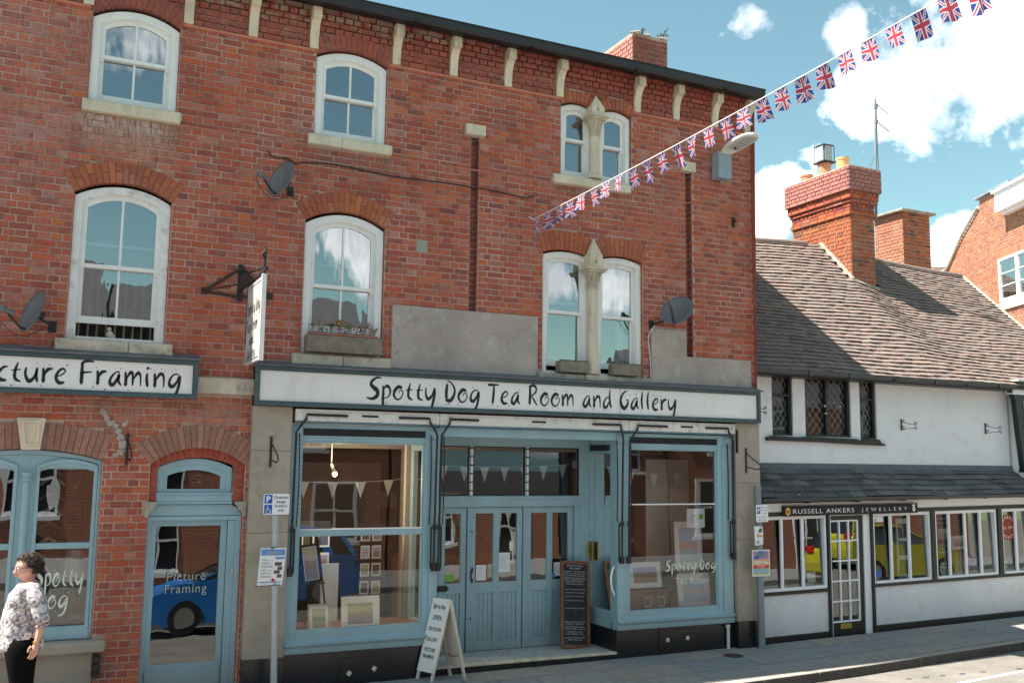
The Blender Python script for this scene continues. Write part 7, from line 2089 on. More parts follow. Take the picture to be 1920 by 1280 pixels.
def SGB(name, mat, x0, x1, y0, y1, z0, z1):
    vs = [(x, y, z + shz(x)) for z in (z0, z1) for y in (y0, y1) for x in (x0, x1)]
    o = MB(); o.add(vs, [(0, 2, 3, 1), (4, 5, 7, 6), (0, 1, 5, 4), (2, 6, 7, 3), (0, 4, 6, 2), (1, 3, 7, 5)]); return o.build(name, mat, js, bevel=.002)
SGB('board', 'felt_black', SX0, SX1, ysg, YL - .036, 1.80, 1.945)
up = Vector((0, 0, 1)); rt = Vector((1, 0, .0109))
mb = MB(); text_into(mb, 'RUSSELL ANKERS', (9.87, ysg - .002, 1.836 + shz(9.87)), rt, up, .068, width=1.18, align='l', spacing=1.15)
text_into(mb, 'JEWELLERY', (11.20, ysg - .002, 1.842 + shz(11.2)), rt, up, .055, width=.94, align='l', spacing=1.9); mb.build('lettering', 'letter_white', js, kind='stuff')
def hexa(cx, cz, r): return [(cx + r * .78 * math.cos(R(90 + 60 * k)), cz + r * math.sin(R(90 + 60 * k))) for k in range(6)]
MB().prism(hexa(9.775, 1.874, .062), ysg - .003, ysg - .001).build('emblem', 'gold', js)
mb = MB()
for dx in (-.02, .0, .02): mb.box(9.775 + dx - .004, 9.775 + dx + .004, ysg - .0045, ysg - .0032, 1.845, 1.903)
mb.box(9.745, 9.805, ysg - .0045, ysg - .0032, 1.870, 1.877); mb.build('emblem_bars', 'felt_black', js, kind='stuff')
mb = MB()
cx, cz = 12.285, 1.875 + shz(12.3)
for dx, dz, r in ((-.022, .042, .012), (.0, .048, .013), (.022, .042, .012), (0, .012, .024), (-.024, -.02, .014), (.024, -.02, .014), (0, -.035, .022)):
    mb.add([(cx + dx + r * math.cos(a), ysg - .003, cz + dz + r * math.sin(a)) for a in [k * .785 for k in range(8)]], [tuple(range(8))])
mb.build('crest', 'letter_white', js, kind='stuff')
# goods and cards in the windows
room(wh, 9.25, 15.3, YL + .12, 3.0, .1, 2.0, 'interior_dark')
SB('display_shelf', 'interior_floor', 9.25, 10.54, YL + .12, .75, .70, .73); SB('display_shelf', 'white_wood', 11.48, 14.2, YL + .12, .75, .71, .74)
def card(x0, x1, z0, z1, mat, y, label, cat='card', par=None):
    return MB().box(x0, x1, y, y + .004, z0 + sh(x0), z1 + sh(x0)).build('card', mat, par, label=label, cat=cat)
card(10.27, 10.42, .82, .97, 'paper', YL + .10, 'white card standing right in the left jeweller window')
card(11.53, 11.65, .83, .93, 'sign_blue', YL + .02, 'blue sticker low in the middle jeweller window', 'sticker')
t = card(11.525, 11.74, 1.66, 1.745, 'paper', YL + .028, 'white alarm notice with a yellow triangle high in the middle jeweller window', 'sticker')
MB().prism([(11.545, 1.675 + .03), (11.60, 1.675 + .03), (11.572, 1.735 + .03)], YL + .026, YL + .0275).build('warning_triangle', 'car_yellow', t)
t = thing('jewellery_display', (12.45, .5, .74), 'tall white panel of ring pictures in the middle jeweller window', 'display panel')
MB().box(12.30, 12.58, .40, .42, .80, 1.72).build('panel', 'mount_white', t)
for z in (.86, 1.15, 1.42): MB().box(12.34, 12.54, .392, .40, z, z + .22).build('ring_picture', 'photo_dark', t)
t = thing('jewellery_display', (13.3, .45, .74), 'dark lettered hanging panel in the four light jeweller window', 'display panel')
MB().box(13.16, 13.47, .38, .40, .80, 1.76).build('panel', 'felt_black', t)
mb = MB()
for s, z, w_ in (('Family jewellers', 1.70, .26), ('for all your needs', 1.63, .26), ('Engagement', 1.28, .20), ('&', 1.22, .03), ('Wedding Rings', 1.16, .25), ('Repairs', .98, .14), ('valuations', .92, .18)):
    text_into(mb, s, (13.315, .378, z), (1, 0, 0), (0, 0, 1), .032, width=w_)
mb.build('words', 'letter_cream', t, kind='stuff')
MB().box(13.18, 13.45, .372, .379, 1.38, 1.55).build('photo_strip', 'picture_card', t)
framed(13.58, 13.92, 1.20, 1.42, .45, .03, 'picture_trees', 'small white mounted picture standing in the four light jeweller window')
t = thing('necklace_stands', (13.8, .4, .76), 'row of pink necklace display busts in the four light jeweller window', 'display stands')
for k, x in enumerate((13.62, 13.76, 13.90, 14.04)): MB().lathe((x, .42, .80), [(.03, 0), (.05, .04), (.055, .22), (.03, .30), (.018, .36)], 10).build('bust', 'flower', t)
t = thing('obelisk_ornament', (9.55, .4, .74), 'thin metal obelisk frame in the left jeweller window', 'ornament')
for dx in (-.07, .07): MB().tube([(9.58 + dx, .40, .74), (9.58, .40, 1.42)], .006, 5).build('rod', 'zinc', t)
t = thing('barber_roundel', (14.56, YL, 1.5), 'dark red round barber sign stuck inside the right window', 'sign')
cz = 1.49 + sh(14.5)
MB().prism([(14.565 + .205 * math.cos(k * math.pi / 16), cz + .205 * math.sin(k * math.pi / 16)) for k in range(32)], YL + .046, YL + .050).build('disc', 'brick_red', t)
mb = MB()
def arc(txt, r, a0, a1, topf):
    for k, chh in enumerate(txt):
        a = R(a0 + (a1 - a0) * k / (len(txt) - 1)); c = Vector((14.565 + r * math.cos(a), YL + .0455, cz + r * math.sin(a)))
        if topf: rr = Vector((math.sin(a), 0, -math.cos(a))); uu = Vector((math.cos(a), 0, math.sin(a)))
        else: rr = Vector((-math.sin(a), 0, math.cos(a))); uu = Vector((-math.cos(a), 0, -math.sin(a)))
        text_into(mb, chh, c, rr, uu, .045, offset=.01)
arc('TENBURY', .145, 155, 25, True); arc('BARBERS', .185, 210, 330, False)
text_into(mb, 'Est. 1991', (14.565, YL + .0455, cz - .03), (1, 0, 0), (0, 0, 1), .055, width=.30, shear=.3)
mb.build('words', 'letter_white', t, kind='stuff')
cd = card(14.38, 14.53, .84, .95, 'paper', YL + .06, 'white card with blue capitals low in the left light of the barber window')
mb = MB(); text_into(mb, 'OPEN', (14.455, YL + .058, .87 + sh(14.4)), (1, 0, 0), (0, 0, 1), .04, width=.12); mb.build('words', 'sign_blue', cd, kind='stuff')

# ------------------------------------------------------------ black and white timber building at the right edge
tb_ = thing('timber_framed_building', (15.5, .3, 0), 'black and white timber framed building with a white sash window at the right edge', 'building')
MB().box(15.2, 19.5, .36, 4.0, -.1, 3.86).build('wall', 'white_render', tb_)
mb = MB()
mb.prism([(14.955, 3.92), (15.07, 3.70), (15.12, 3.2), (15.20, 2.52), (15.29, 2.52), (15.27, 3.70), (19, 3.72), (19, 3.80), (15.2, 3.80)], .26, .36)
mb.build('corner_post', BW, tb_, bevel=.006)
MB().box(14.98, 19, .18, .40, 3.97, 4.01).box(15.0, 19, .20, .40, 3.885, 3.92).build('jetty_beam', BW, tb_)
MB().box(15.0, 19, .25, .40, 3.80, 3.885).build('white_band', 'white_render', tb_)
mb = MB(); x = 15.02
while x < 18.5: mb.box(x, x + .06, .17, .30, 3.922, 3.968); x += .13
mb.build('dentils', BW, tb_)
w = MB().ring([(15.275, 2.54), (15.275, 3.70), (16.0, 3.70), (16.0, 2.54)], [(15.32, 2.60), (15.32, 3.65), (15.96, 3.65), (15.96, 2.60)], .24, .36).build('window', 'white_wood', tb_, bevel=.003)
mb = MB()
for z in (2.86, 3.12, 3.40): mb.box(15.32, 15.96, .27, .30, z - (.02 if z == 3.12 else .010), z + (.02 if z == 3.12 else .010))
for x in (15.53, 15.75): mb.box(x - .009, x + .009, .271, .299, 2.60, 3.65)
mb.build('glazing_bars', 'white_wood', w)
MB().quad((15.32, .29, 2.60), (15.96, .29, 2.60), (15.96, .29, 3.65), (15.32, .29, 3.65)).build('pane', 'glass_old', w)
MB().box(15.19, 16.2, .16, .36, 2.47, 2.52).build('window_ledge', BW, tb_)
MB().box(14.95, 19, .1, .5, 4.02, 4.05).build('lead_ledge', 'white_paint', tb_)
MB().prismT([(.36, .0), (-.20, 0), (-.20, 2.2), (.36, 2.45)], 15.4, 19, SW).build('ground_floor_bay', BW, tb_)

# ------------------------------------------------------------ buildings beyond
c3 = thing('brick_chimney', (17.3, 4.6, 6.0), 'broad orange brick chimney with a flat stone cap behind the tiled ridge', 'chimney')
MB().box(16.91, 17.74, 4.21, 5.0, 4.0, 8.17).build('stack', 'mortar_pale', c3)
brick_face(c3, 'brick_chimney', (0, 4.208, 0), (1, 0, 0), 16.90, 17.75, 6.3, 8.175, out=(0, -1, 0), nparts=50)
brick_face(c3, 'brick_pale', (16.908, 0, 0), (0, 1, 0), 4.20, 5.01, 6.3, 8.175, out=(-1, 0, 0), nparts=50)
MB().box(16.80, 17.85, 4.10, 5.1, 8.18, 8.235).build('cap', 'stone_mossy', c3, bevel=.01)

rb = thing('brick_house', (22.7, 6.3, 0), 'sunlit orange brick house with a white window and white eaves board at the right edge', 'house')
A0 = Vector((22.75, 6.28, 0)); DW = Vector((.40, .915, 0)).normalized(); OUTW = Vector((-.915, .40, 0)).normalized()
def WP(s, z, d=0): v = A0 + DW * s + OUTW * d; return Vector((v.x, v.y, z))
mb = MB()
prof = [(3.6, -1), (3.6, 8.05), (3.25, 8.38), (2.81, 8.45), (1.9, 9.17), (.93, 9.74), (.92, 9.98), (-6, 9.98), (-6, -1)]
mb.add([WP(s, z) for s, z in prof], [tuple(range(len(prof)))])
mb.add([WP(s, z, -6) for s, z in prof], [tuple(range(len(prof)))])
for (s0, z0), (s1, z1) in zip(prof, prof[1:]): mb.quad(WP(s0, z0), WP(s1, z1), WP(s1, z1, -6), WP(s0, z0, -6))
rw = mb.build('wall', 'mortar_pale', rb)
WIN = (-1.75, .06, 6.90, 8.08)
def rholes(zl, zh):
    zm = (zl + zh) / 2; o = []
    # u runs along -DW so that it increases towards the camera side
    if zm > 9.74: e = -.92
    elif zm > 9.17: e = -(.93 + (9.74 - zm) / .57 * .97)
    elif zm > 8.45: e = -(1.9 + (9.17 - zm) / .72 * .91)
    else: e = -3.3
    o.append((-9, e))
    if WIN[2] - .22 < zm < WIN[3]: o.append((-.06, 1.75))
    if WIN[3] <= zm < WIN[3] + .23: o.append((-.12, 1.8))
    return o
brick_face(rb, 'brick_pale', tuple(A0), tuple(-DW), -3.3, 6, 5.8, 9.95, rholes, out=tuple(OUTW), part_parent=rw, nparts=120)
for k in range(26):
    s0 = .12 - k * .074; MB().add([WP(s0, 8.085, d) for d in (.0, .014)] + [WP(s0 - .064, 8.085, d) for d in (.0, .014)] + [WP(s0 + .02 * (1 - k / 13), 8.30, d) for d in (.0, .014)] + [WP(s0 - .064 + .02 * (1 - k / 13), 8.30, d) for d in (.0, .014)], [(1, 3, 7, 5), (0, 1, 5, 4), (2, 6, 7, 3), (4, 5, 7, 6), (0, 2, 3, 1)]).build('arch_brick', 'brick_pale', rw)
def WB(mb, s0, s1, z0, z1, d0, d1):
    vs = [WP(s, z, d) for z in (z0, z1) for d in (d0, d1) for s in (s0, s1)]
    mb.add(vs, [(0, 2, 3, 1), (4, 5, 7, 6), (0, 1, 5, 4), (2, 6, 7, 3), (0, 4, 6, 2), (1, 3, 7, 5)])
mb = MB()
for a, b, c, d in ((.04, -.02, 6.92, 8.08), (-.02, -1.72, 8.02, 8.08), (-.02, -1.72, 6.92, 7.0), (-.78, -.90, 7.0, 8.02), (-1.66, -1.74, 6.92, 8.08)): WB(mb, a, b, c, d, -.02, .05)
wn = mb.build('window', 'white_wood', rb)
mb = MB()
for z in (7.33, 7.66): WB(mb, -.02, -.78, z, z + .022, .0, .03)
for z in (7.33, 7.66): WB(mb, -.90, -1.66, z, z + .022, .0, .03)
mb.build('glazing_bars', 'white_wood', wn)
mb = MB(); mb.quad(WP(-.02, 7.0, .01), WP(-1.66, 7.0, .01), WP(-1.66, 8.02, .01), WP(-.02, 8.02, .01)); mb.build('pane', 'glass_sky', wn)
mb = MB(); mb.quad(WP(-.02, 7.0, .002), WP(-1.66, 7.0, .002), WP(-1.66, 8.02, .002), WP(-.02, 8.02, .002)); mb.build('blind', 'cream_post', wn)
mb = MB(); WB(mb, .10, -1.8, 6.70, 6.90, -.02, .06); mb.build('sill', 'stone_clean', rb)
mb = MB(); WB(mb, -.40, -6, 9.25, 9.76, .0, .30); WB(mb, -.50, -6, 9.16, 9.25, .0, .16); WB(mb, -.35, -6, 9.76, 9.83, .0, .36); mb.build('eaves_board', 'white_wood', rb)
mb = MB(); WB(mb, 1.06, -.75, 9.98, 10.05, -.3, .10); mb.build('coping', 'lead', rb)
MB().tube([WP(3.25, 8.36, .04), WP(2.95, 8.38, .04), WP(2.78, 8.48, .04), WP(1.9, 9.20, .04), WP(.95, 9.76, .04)], .045, 6).build('verge', 'stone', rb)
fr_b = thing('tiled_house', (24.5, 9.5, 0), 'small glimpse of a brown tiled roof between the broad chimney and the brick gable', 'house')
mb = MB()
F0, F1 = Vector((21.6, 8.9, 8.15)), Vector((24.6, 7.7, 8.15))
back = Vector((.9, 2.2, .62))
mb.quad(F0 - Vector((0, 0, .6)), F1 - Vector((0, 0, .6)), F1 + back, F0 + back); mb.build('roof', 'slate_base', fr_b)
for r in range(14):
    mb = MB(); v0, v1 = r / 14, (r + 1.2) / 14
    for k in range(16):
        a = F0.lerp(F1, k / 16) - Vector((0, 0, .6)); b = F0.lerp(F1, (k + .95) / 16) - Vector((0, 0, .6))
        up_ = back + Vector((0, 0, .6))
        mb.add([a + up_ * v0 + Vector((0, 0, .05)), b + up_ * v0 + Vector((0, 0, .05)), b + up_ * v1 + Vector((0, 0, .015)), a + up_ * v1 + Vector((0, 0, .015)), a + up_ * v0, b + up_ * v0], [(0, 1, 2, 3), (4, 5, 1, 0)], rnd.random())
    mb.build('tile_row', 'roof_tile', fr_b, kind='stuff')
mb = MB(); mb.box(21.5, 25.5, 9.8, 12, -1, 8.0); mb.build('wall', 'brick_pale', fr_b)

# ------------------------------------------------------------ opposite side of the street (seen in the glass)
t_ = NT('brick_far')
bt = t_.n('ShaderNodeTexBrick'); sp_ = t_.n('ShaderNodeSeparateXYZ'); t_.l(t_.pos(), sp_.inputs[0])
cb2 = t_.n('ShaderNodeCombineXYZ'); t_.l(sp_.outputs[0], cb2.inputs[0]); t_.l(sp_.outputs[2], cb2.inputs[1]); t_.l(cb2.outputs[0], bt.inputs['Vector'])
bt.inputs['Scale'].default_value = 1; bt.inputs['Brick Width'].default_value = .225; bt.inputs['Row Height'].default_value = .075; bt.inputs['Mortar Size'].default_value = .006
bt.inputs['Color1'].default_value = (.42, .13, .06, 1); bt.inputs['Color2'].default_value = (.32, .10, .06, 1); bt.inputs['Mortar'].default_value = (.5, .4, .33, 1)
t_.set(bt.outputs['Color'], .9)
def opposite(x0, x1, h, ridge, mat, wins, label, yf=-13.4):
    t = thing('terraced_house', ((x0 + x1) / 2, yf, 0), label, 'house')
    w = MB().box(x0, x1, yf - 6, yf, -.3, h).build('wall', mat, t)
    mb = MB(); mb.quad((x0, yf + .25, h - .1), (x1, yf + .25, h - .1), (x1, yf - 3, ridge), (x0, yf - 3, ridge)); mb.quad((x0, yf - 6.2, h - .1), (x1, yf - 6.2, h - .1), (x1, yf - 3, ridge), (x0, yf - 3, ridge))
    mb.add([(x0, yf, h), (x0, yf - 6, h), (x0, yf - 3, ridge - .05)], [(0, 1, 2)]); mb.add([(x1, yf, h), (x1, yf - 6, h), (x1, yf - 3, ridge - .05)], [(0, 1, 2)])
    mb.build('roof', 'slate_base', t)
    for (a, b, c, d) in wins:
        q = MB().ring([(a, c), (a, d), (b, d), (b, c)], [(a + .08, c + .08), (a + .08, d - .08), (b - .08, d - .08), (b - .08, c + .08)], yf - .02, yf + .05)
        q.box((a + b) / 2 - .03, (a + b) / 2 + .03, yf, yf + .04, c, d).box(a, b, yf, yf + .045, (c + d) / 2 - .03, (c + d) / 2 + .03).box(a - .1, b + .1, yf, yf + .12, c - .1, c)
        f = q.build('window', 'white_wood', t)
        MB().quad((a, yf + .01, c), (b, yf + .01, c), (b, yf + .01, d), (a, yf + .01, d)).build('pane', 'car_glass', f)
opposite(-9, 1.2, 5.2, 7.6, 'brick_far', [(-7, -5.8, .9, 2.5), (-3.5, -2.3, .9, 2.5), (-.8, .3, .9, 2.6), (-6.5, -5.5, 3.3, 4.6), (-2, -1, 3.3, 4.6)], 'red brick house across the street with white sash windows, leftmost of the row')
opposite(1.3, 8.2, 4.9, 7.2, 'brick_far', [(2.0, 3.1, .8, 2.3), (4.2, 5.2, .1, 2.2), (6.2, 7.4, .8, 2.3), (2.4, 3.3, 3.1, 4.3), (5.6, 6.5, 3.1, 4.3)], 'red brick house across the street behind the camera')
opposite(8.3, 17, 4.0, 5.6, 'brick_far', [(9.2, 10.6, .7, 2.0), (12, 13, .1, 2.1), (14.2, 15.6, .7, 2.0), (9.5, 10.5, 2.6, 3.6), (12.6, 13.6, 2.6, 3.6), (15, 16, 2.6, 3.6)], 'red brick house across the street opposite the white house')
opposite(17.1, 30, 4.6, 6.4, 'brick_far', [(18, 20, .7, 2.4), (22, 23, .1, 2.2), (18.5, 19.6, 3.2, 4.4), (22, 23, 3.2, 4.4), (26, 27, 3.2, 4.4)], 'red brick house across the street at the far right')
opposite(-24, -9.1, 5.6, 7.9, 'white_render', [(-12, -11, .7, 2.4), (-16, -15, .7, 2.4), (-12, -11, 3.4, 4.6)], 'white rendered house across the street at the far left')

# ------------------------------------------------------------ parked cars (seen reflected in the shop glass)
def car(x, y, heading, mat, label, z):
    t = thing('parked_car', (x, y, z), label, 'car')
    T = Matrix.Translation((x, y, z)) @ Matrix.Rotation(heading, 4, 'Z')
    # side outline, nose at +x
    low = [(-1.95, .30), (-1.98, .55), (-1.92, .88), (-1.80, .98), (-.9, .98), (.75, .95), (1.45, .86), (1.85, .72), (1.98, .52), (1.95, .28), (1.60, .22), (-1.6, .22)]
    mb = MB(); ns = [(-.86, .10), (-.80, .03), (-.4, 0), (.4, 0), (.80, .03), (.86, .10)]
    n = len(low)
    secs = [(-.87, .06), (-.82, 0), (.82, 0), (.87, .06)]
    vs = []
    for yy, ins in secs:
        for (px, pz) in low: vs.append(T @ Vector((px * (1 - ins * .5), yy, pz if pz > .5 else pz)))
    fs = [(k * n + i, k * n + (i + 1) % n, (k + 1) * n + (i + 1) % n, (k + 1) * n + i) for k in range(3) for i in range(n)] + [tuple(range(n)), tuple(range(4 * n - 1, 3 * n - 1, -1))]
    mb.add(vs, fs); body = mb.build('body', mat, t, bevel=.03)
    cab = [(-1.86, .95), (-1.62, 1.36), (-1.2, 1.48), (-.2, 1.50), (.28, 1.40), (.95, .95)]
    def cabin(name, ptsf, w0, w1, m_, par):
        mb = MB(); n = len(ptsf)
        vs = [T @ Vector((p[0], -(w0 + (w1 - w0) * (p[1] - .95) / .5), p[1])) for p in ptsf] + [T @ Vector((p[0], (w0 + (w1 - w0) * (p[1] - .95) / .5), p[1])) for p in ptsf]
        mb.add(vs, [(i, (i + 1) % n, (i + 1) % n + n, i + n) for i in range(n)] + [tuple(range(n)), tuple(range(2 * n - 1, n - 1, -1))])
        return mb.build(name, m_, par, bevel=.02)
    cabin('glasshouse', cab, .80, .62, 'car_glass', t)
    mb = MB(); rp = [(-1.66, 1.36), (-1.25, 1.50), (-.2, 1.52), (.22, 1.43), (.20, 1.40), (-.2, 1.46), (-1.22, 1.45), (-1.60, 1.33)]
    mb.prismT(rp, -.66, .66, T); mb.build('roof_panel', mat, t, bevel=.01)
    for sy in (-1, 1):
        mb = MB()
        for p0, p1, w in (((-1.86, .96), (-1.60, 1.38), .10), ((-.45, .96), (-.42, 1.46), .05), ((.95, .96), (.24, 1.42), .04), ((-1.35, .96), (-1.25, 1.46), .16)):
            def Y(z): return sy * (.805 + (.625 - .80) * (z - .95) / .5 + .004)
            vs = [T @ Vector((p0[0] - w / 2, Y(p0[1]), p0[1])), T @ Vector((p0[0] + w / 2, Y(p0[1]), p0[1])), T @ Vector((p1[0] + w / 2, Y(p1[1]), p1[1])), T @ Vector((p1[0] - w / 2, Y(p1[1]), p1[1]))]
            mb.add(vs, [(0, 1, 2, 3)])
        mb.build('pillar', mat, t)
        for wx in (-1.22, 1.25):
            a, b = T @ Vector((wx, sy * .86, .31)), T @ Vector((wx, sy * .66, .31))
            w = MB().tube([T @ Vector((wx, sy * .875, .31)), b], .31, 24).build('wheel', 'rubber', t)
            MB().tube([T @ Vector((wx, sy * .88, .31)), a], [.19, .20], 16).build('rim', 'steel', w)
        MB().box(1.72, 1.93, sy * .62 - .16, sy * .62 + .16, .60, .74, T=T).build('headlight', 'sign_face', t, bevel=.02)
        MB().box(-1.97, -1.80, sy * .70 - .10, sy * .70 + .10, .80, .98, T=T).build('tail_light', 'tail_red', t, bevel=.02)
        MB().box(.55, .68, sy * .95 - .07, sy * .95 + .07, .92, 1.04, T=T).build('mirror', mat, t, bevel=.02)
    return t
car(3.75, -8.3, math.pi, 'car_blue', 'bright blue hatchback parked across the street, reflected in the blue door', g(2) - .10)
car(20.7, -8.5, 0, 'car_yellow', 'yellow hatchback parked across the street, reflected in the jeweller windows', g(17) - .12)

# ------------------------------------------------------------ the woman at the left edge
pw = thing('person', (-.05, -1.2, gz(0, -1.2)), 'woman with curly dark hair, glasses, patterned blouse and black trousers standing at the left edge', 'person')
Z0 = gz(0, -1.2)
yc = -1.2
spine = [(-.04, yc, .90, .115, .13), (-.055, yc, 1.05, .125, .12), (-.045, yc, 1.20, .125, .125), (-.02, yc, 1.32, .105, .13), (-.025, yc, 1.395, .058, .055), (-.042, yc, 1.45, .052, .052), (-.052, yc, 1.50, .06, .06)]
def limb(base, pts): return pts
nodes = list(spine); edges = chain(len(spine))
def addl(start, pts):
    i = start
    for p in pts: nodes.append(p); edges.append((i, len(nodes) - 1)); i = len(nodes) - 1
    return i
for s in (-1, 1):
    sh_x = .0
    addl(3, [(sh_x, yc + s * .14, 1.325, .062), (sh_x + .02, yc + s * .185, 1.29, .052), (.065, yc + s * .215, 1.18, .046), (.10, yc + s * .225, 1.08, .040), (.098, yc + s * .232, 1.0, .036), (.082, yc + s * .238, .92, .029), (.074, yc + s * .240, .885, .025), (.066, yc + s * .240, .845, .030), (.058, yc + s * .238, .81, .026)])
    k = addl(0, [(-.03, yc + s * .085, .80, .095), (-.02, yc + s * .095, .60, .078), (-.01, yc + s * .10, .46, .060), (0, yc + s * .10, .30, .052), (.01, yc + s * .10, .09, .038), (-.05, yc + s * .10, .04, .036), (-.13, yc + s * .10, .03, .03)])
nodes = [(n[0], n[1], n[2] + (Z0 if n[2] < .35 else 0), *n[3:]) for n in nodes]
vs, fs = skin_mesh(nodes, edges, 0, 2)
body = MB(); body.add(vs, fs)
# hands
for s in (-1, 1):
    hx, hy, hz = .058, yc + s * .238, .815
    for k, (dy, L_, dx) in enumerate(((-.026, .072, -.006), (-.009, .082, -.004), (.009, .078, 0), (.026, .062, .004))):
        # fingers fan along x (hand seen from the side) and curl slightly forward
        bx0 = hx + dy * .95
        p = [(bx0, hy, hz + .01, .0095), (bx0 - .004, hy - s * .002, hz - L_ * .42, .009), (bx0 - .012, hy - s * .006, hz - L_ * .75, .008), (bx0 - .022, hy - s * .012, hz - L_ * 1.0, .0065)]
        v2, f2_ = skin_mesh(p, chain(4), 0, 1); body.add(v2, f2_)
    p = [(hx - .024, hy, hz + .04, .012), (hx - .045, hy - s * .006, hz + .012, .0105), (hx - .052, hy - s * .008, hz - .02, .008)]
    v2, f2_ = skin_mesh(p, chain(3), 0, 1); body.add(v2, f2_)
# head: facing -x
hc = Vector((-.048, yc, 1.512))
def head_fn(d):
    f = 1.0
    fx = -d.x
    if fx > 0:
        f -= .10 * max(0, fx) * (d.z < -.1) * 0
        f += .05 * math.exp(-((d.z + .72) / .22) ** 2) * fx            # chin
        f += .30 * math.exp(-((d.z + .16) / .13) ** 2 - (d.y / .14) ** 2) * (fx > .55)   # nose
        f += .12 * math.exp(-((d.z - .02) / .20) ** 2 - (d.y / .11) ** 2) * (fx > .5)
        f -= .07 * math.exp(-((d.z - .10) / .12) ** 2 - ((abs(d.y) - .34) / .15) ** 2)   # eye sockets
        f += .04 * math.exp(-((d.z - .30) / .12) ** 2) * fx           # brow
        f += .06 * math.exp(-((d.z + .46) / .07) ** 2 - (d.y / .22) ** 2)      # lips
        f += .07 * math.exp(-((d.z + .30) / .2) ** 2 - ((abs(d.y) - .62) / .22) ** 2)   # cheeks
    return f
HR = Matrix.Translation(hc) @ Matrix.Rotation(R(20), 4, 'Z') @ Matrix.Rotation(R(-9), 4, 'Y') @ Matrix.Translation(-hc)
def H(m_):
    m_.v = [tuple(HR @ Vector(p)) for p in m_.v]; return m_
hd = MB(); hd.blob(hc, .098, 44, 34, sc=(.96, .80, 1.16), fn=head_fn); H(hd)
body.add(hd.v, hd.f)
ear = MB(); 
for s in (-1, 1): ear.blob((-.025, yc + s * .078, 1.505), .026, 10, 8, sc=(.75, .4, 1.25))
H(ear); body.add(ear.v, ear.f)
body.build('body', 'skin', pw, smooth=True)
mb = MB(); mb.blob((-.150, yc, 1.462), .018, 10, 6, sc=(.5, 1.2, .36)); H(mb).build('lips', 'lips', pw)
mb = MB()
for s in (-1, 1): mb.blob((-.130, yc + s * .030, 1.524), .011, 10, 7)
H(mb).build('eyes', 'sign_face', pw)
mb = MB()
for s in (-1, 1): mb.blob((-.1395, yc + s * .030, 1.523), .0045, 8, 6); mb.tube([(-.135, yc + s * .018, 1.546), (-.137, yc + s * .032, 1.549), (-.128, yc + s * .046, 1.544)], .0025, 5)
H(mb).build('irises', 'hair', pw)
mb = MB()
for s in (-1, 1):
    mb.tube([(-.152 + .012 * abs(math.cos(a)) * 0 + (.018 if False else 0) + .006 * (1 - math.cos(a)) * .5, yc + s * (.034 + .024 * math.cos(a)), 1.522 + .016 * math.sin(a)) for a in [k * math.pi / 8 for k in range(17)]], .0018, 5)
    mb.tube([(-.146, yc + s * .058, 1.526), (-.11, yc + s * .079, 1.528), (-.04, yc + s * .084, 1.523)], .0022, 5)
mb.tube([(-.155, yc - .010, 1.526), (-.158, yc, 1.529), (-.155, yc + .010, 1.526)], .0018, 5)
H(mb).build('glasses', 'black_iron', pw)
hr = MB(); hg = random.Random(9)
def okh(d):
    return not (d.x < -.42 and d.z < .62 and abs(d.y) < .95) and d.z > -.62 and not (d.z < .0 and d.x < -.05)
k = 0
while k < 900:
    d = Vector((hg.gauss(0, 1), hg.gauss(0, 1), hg.gauss(0, 1))).normalized()
    if not okh(d): continue
    r = hg.uniform(.97, 1.10); back = 1.10 if d.x > 0 else 1.0
    c = Vector((hc.x + .014 + d.x * .112 * r * back, hc.y + d.y * .098 * r, hc.z + .012 + d.z * .118 * r))
    q = hg.uniform(.006, .014)
    a = hg.uniform(0, 6.28)
    hr.tube([(c.x + q * math.cos(a + t) * (1 - t * .08), c.y + q * math.sin(a + t) * .8, c.z + q * .6 * math.sin(2 * a + t * 1.3) - t * .001) for t in (0, .9, 1.8, 2.7, 3.6)], [.0015, .0028, .003, .0026, .001], 4)
    k += 1
hr.blob((hc.x + .016, hc.y, hc.z + .014), .112, 30, 22, sc=(1.0, .84, 1.10), fn=lambda d: .55 if not okh(d) else 1.0 + .05 * math.sin(d.x * 31) * math.sin(d.y * 27 + d.z * 33) + .03 * math.sin(d.x * 70 + d.z * 61) * math.sin(d.y * 83))
H(hr).build('hair', 'hair', pw)
# blouse
bn_ = [(-.045, yc, .74, .21, .20), (-.045, yc, .84, .205, .20), (-.06, yc, .98, .188, .180), (-.062, yc, 1.10, .178, .172), (-.045, yc, 1.22, .168, .165), (-.022, yc, 1.325, .118, .145), (-.020, yc, 1.375, .082, .092)]
nodes = list(bn_); edges = chain(len(bn_))
for s in (-1, 1):
    addl(5, [(.0, yc + s * .15, 1.325, .075), (.028, yc + s * .195, 1.275, .072), (.072, yc + s * .220, 1.17, .074), (.105, yc + s * .230, 1.075, .078), (.112, yc + s * .234, 1.035, .060)])
vs, fs = skin_mesh(nodes, edges, 0, 2)
def fold(p):
    x, y, z = p
    w = .008 * math.sin(z * 46 + x * 22) * math.sin(y * 31) + .006 * math.sin(x * 60 + z * 17)
    return (x + w, y + w * .8, max(z, .785 + .010 * math.sin(y * 25 + x * 14)) + w * .3)
mb = MB(); mb.add([fold(p) for p in vs], fs); mb.build('blouse', 'blouse_print', pw, smooth=True)
mb = MB()
for s in (-1, 1): mb.tube([(.112 + .052 * math.cos(a) * 1.0, yc + s * .234 + .046 * math.sin(a), 1.030 + .010 * math.cos(a)) for a in [k * math.pi / 8 for k in range(17)]], .007, 6)
mb.build('sleeve_cuff', 'blouse_print', pw)
tn = [(-.04, yc, .86, .150, .160), (-.045, yc, .98, .145, .150)]
nodes = list(tn); edges = chain(2)
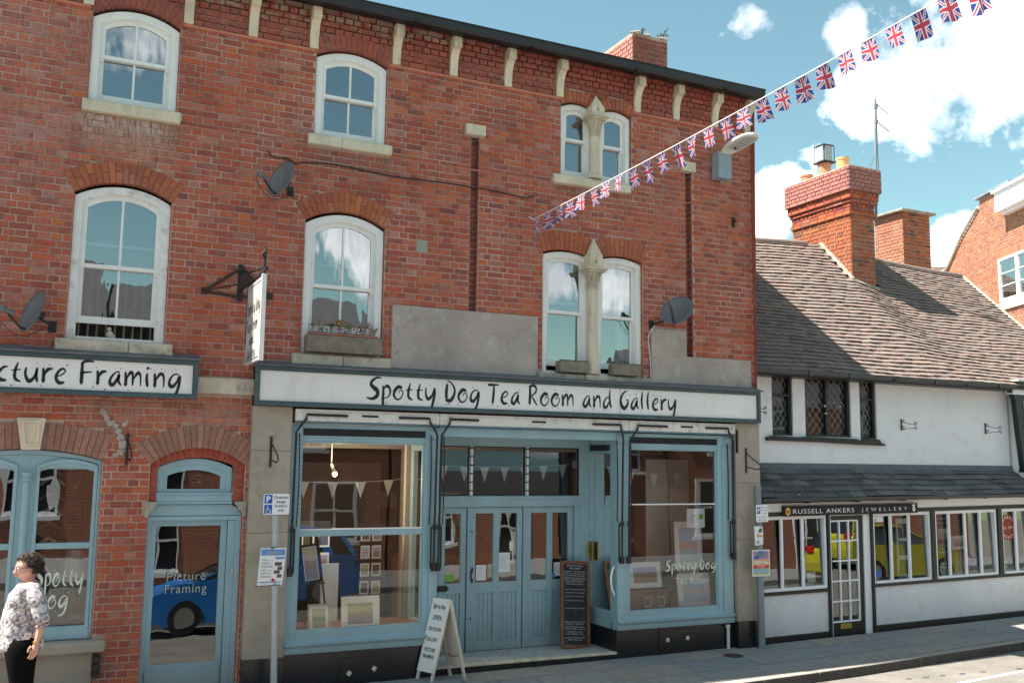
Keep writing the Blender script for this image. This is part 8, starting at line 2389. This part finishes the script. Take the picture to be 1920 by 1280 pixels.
for s in (-1, 1): addl(0, [(-.045, yc + s * .088, .77, .145), (-.035, yc + s * .098, .60, .118), (-.015, yc + s * .10, .42, .095), (0, yc + s * .10, .22 + Z0, .078), (.008, yc + s * .10, .075 + Z0, .078)])
vs, fs = skin_mesh(nodes, edges, 0, 2)
mb = MB(); mb.add(vs, fs); mb.build('trousers', 'trousers', pw, smooth=True)
for s in (-1, 1):
    vs, fs = skin_mesh([(.03, yc + s * .10, Z0 + .045, .042), (-.03, yc + s * .10, Z0 + .04, .045), (-.10, yc + s * .10, Z0 + .033, .042), (-.15, yc + s * .10, Z0 + .028, .03)], chain(4), 1, 1)
    mb = MB(); mb.add([(p[0], p[1], max(p[2], Z0 + .002)) for p in vs], fs); mb.build('shoe', 'black_paint', pw, smooth=True)
mb = MB(); mb.tube([(.074 + .031 * math.cos(a), yc - .240 + .029 * math.sin(a), .890 + .004 * math.cos(a)) for a in [k * math.pi / 8 for k in range(17)]], .005, 6)
mb.tube([(.068, yc - .268, .888), (.067, yc - .278, .888)], .014, 12); mb.build('wristwatch', 'gold', pw)
mb = MB(); mb.tube(catmull([(.01, yc - .07, 1.41), (-.05, yc - .075, 1.375), (-.10, yc, 1.355), (-.05, yc + .075, 1.375), (.01, yc + .07, 1.41)], 6), .0018, 4); mb.tube([(-.028, yc - .09, 1.478), (-.028, yc - .09, 1.462)], .004, 5)
mb.build('necklace', 'gold', pw)

pw.location.y += .22

# things of one kind share a group phrase
GROUPS = {'satellite_dish': 'satellite dishes on the brick wall', 'hook_bracket': 'iron hooks on the ground floor piers', 'scroll_bracket': 'small scroll brackets', 'chimney_pot': 'pots on the tall orange chimney',
          'terraced_house': 'houses across the street', 'framed_picture': 'pictures displayed in the shop windows', 'parked_car': 'cars parked across the street', 'door': 'tea room doors in the lobby',
          'pennant_string': 'pennant strings inside the tea room', 'card_rack': 'card racks in the left bay', 'sign_post': 'metal posts with parking signs', 'parking_sign': 'parking signs on posts', 'paper_notice': 'paper notices on the posts',
          'fascia_sign': 'shop signs above the windows', 'wall_weed': 'weeds on the chimney top', 'notice': 'notices stuck to the shop glass', 'jewellery_display': 'tall display panels in the jeweller windows', 'shop_door': 'shop doors'}
for o in list(COL.objects):
    if o.parent is None and o.get('category') and not o.get('group'):
        k = o.name.split('.')[0]
        if k in GROUPS: o['group'] = GROUPS[k]
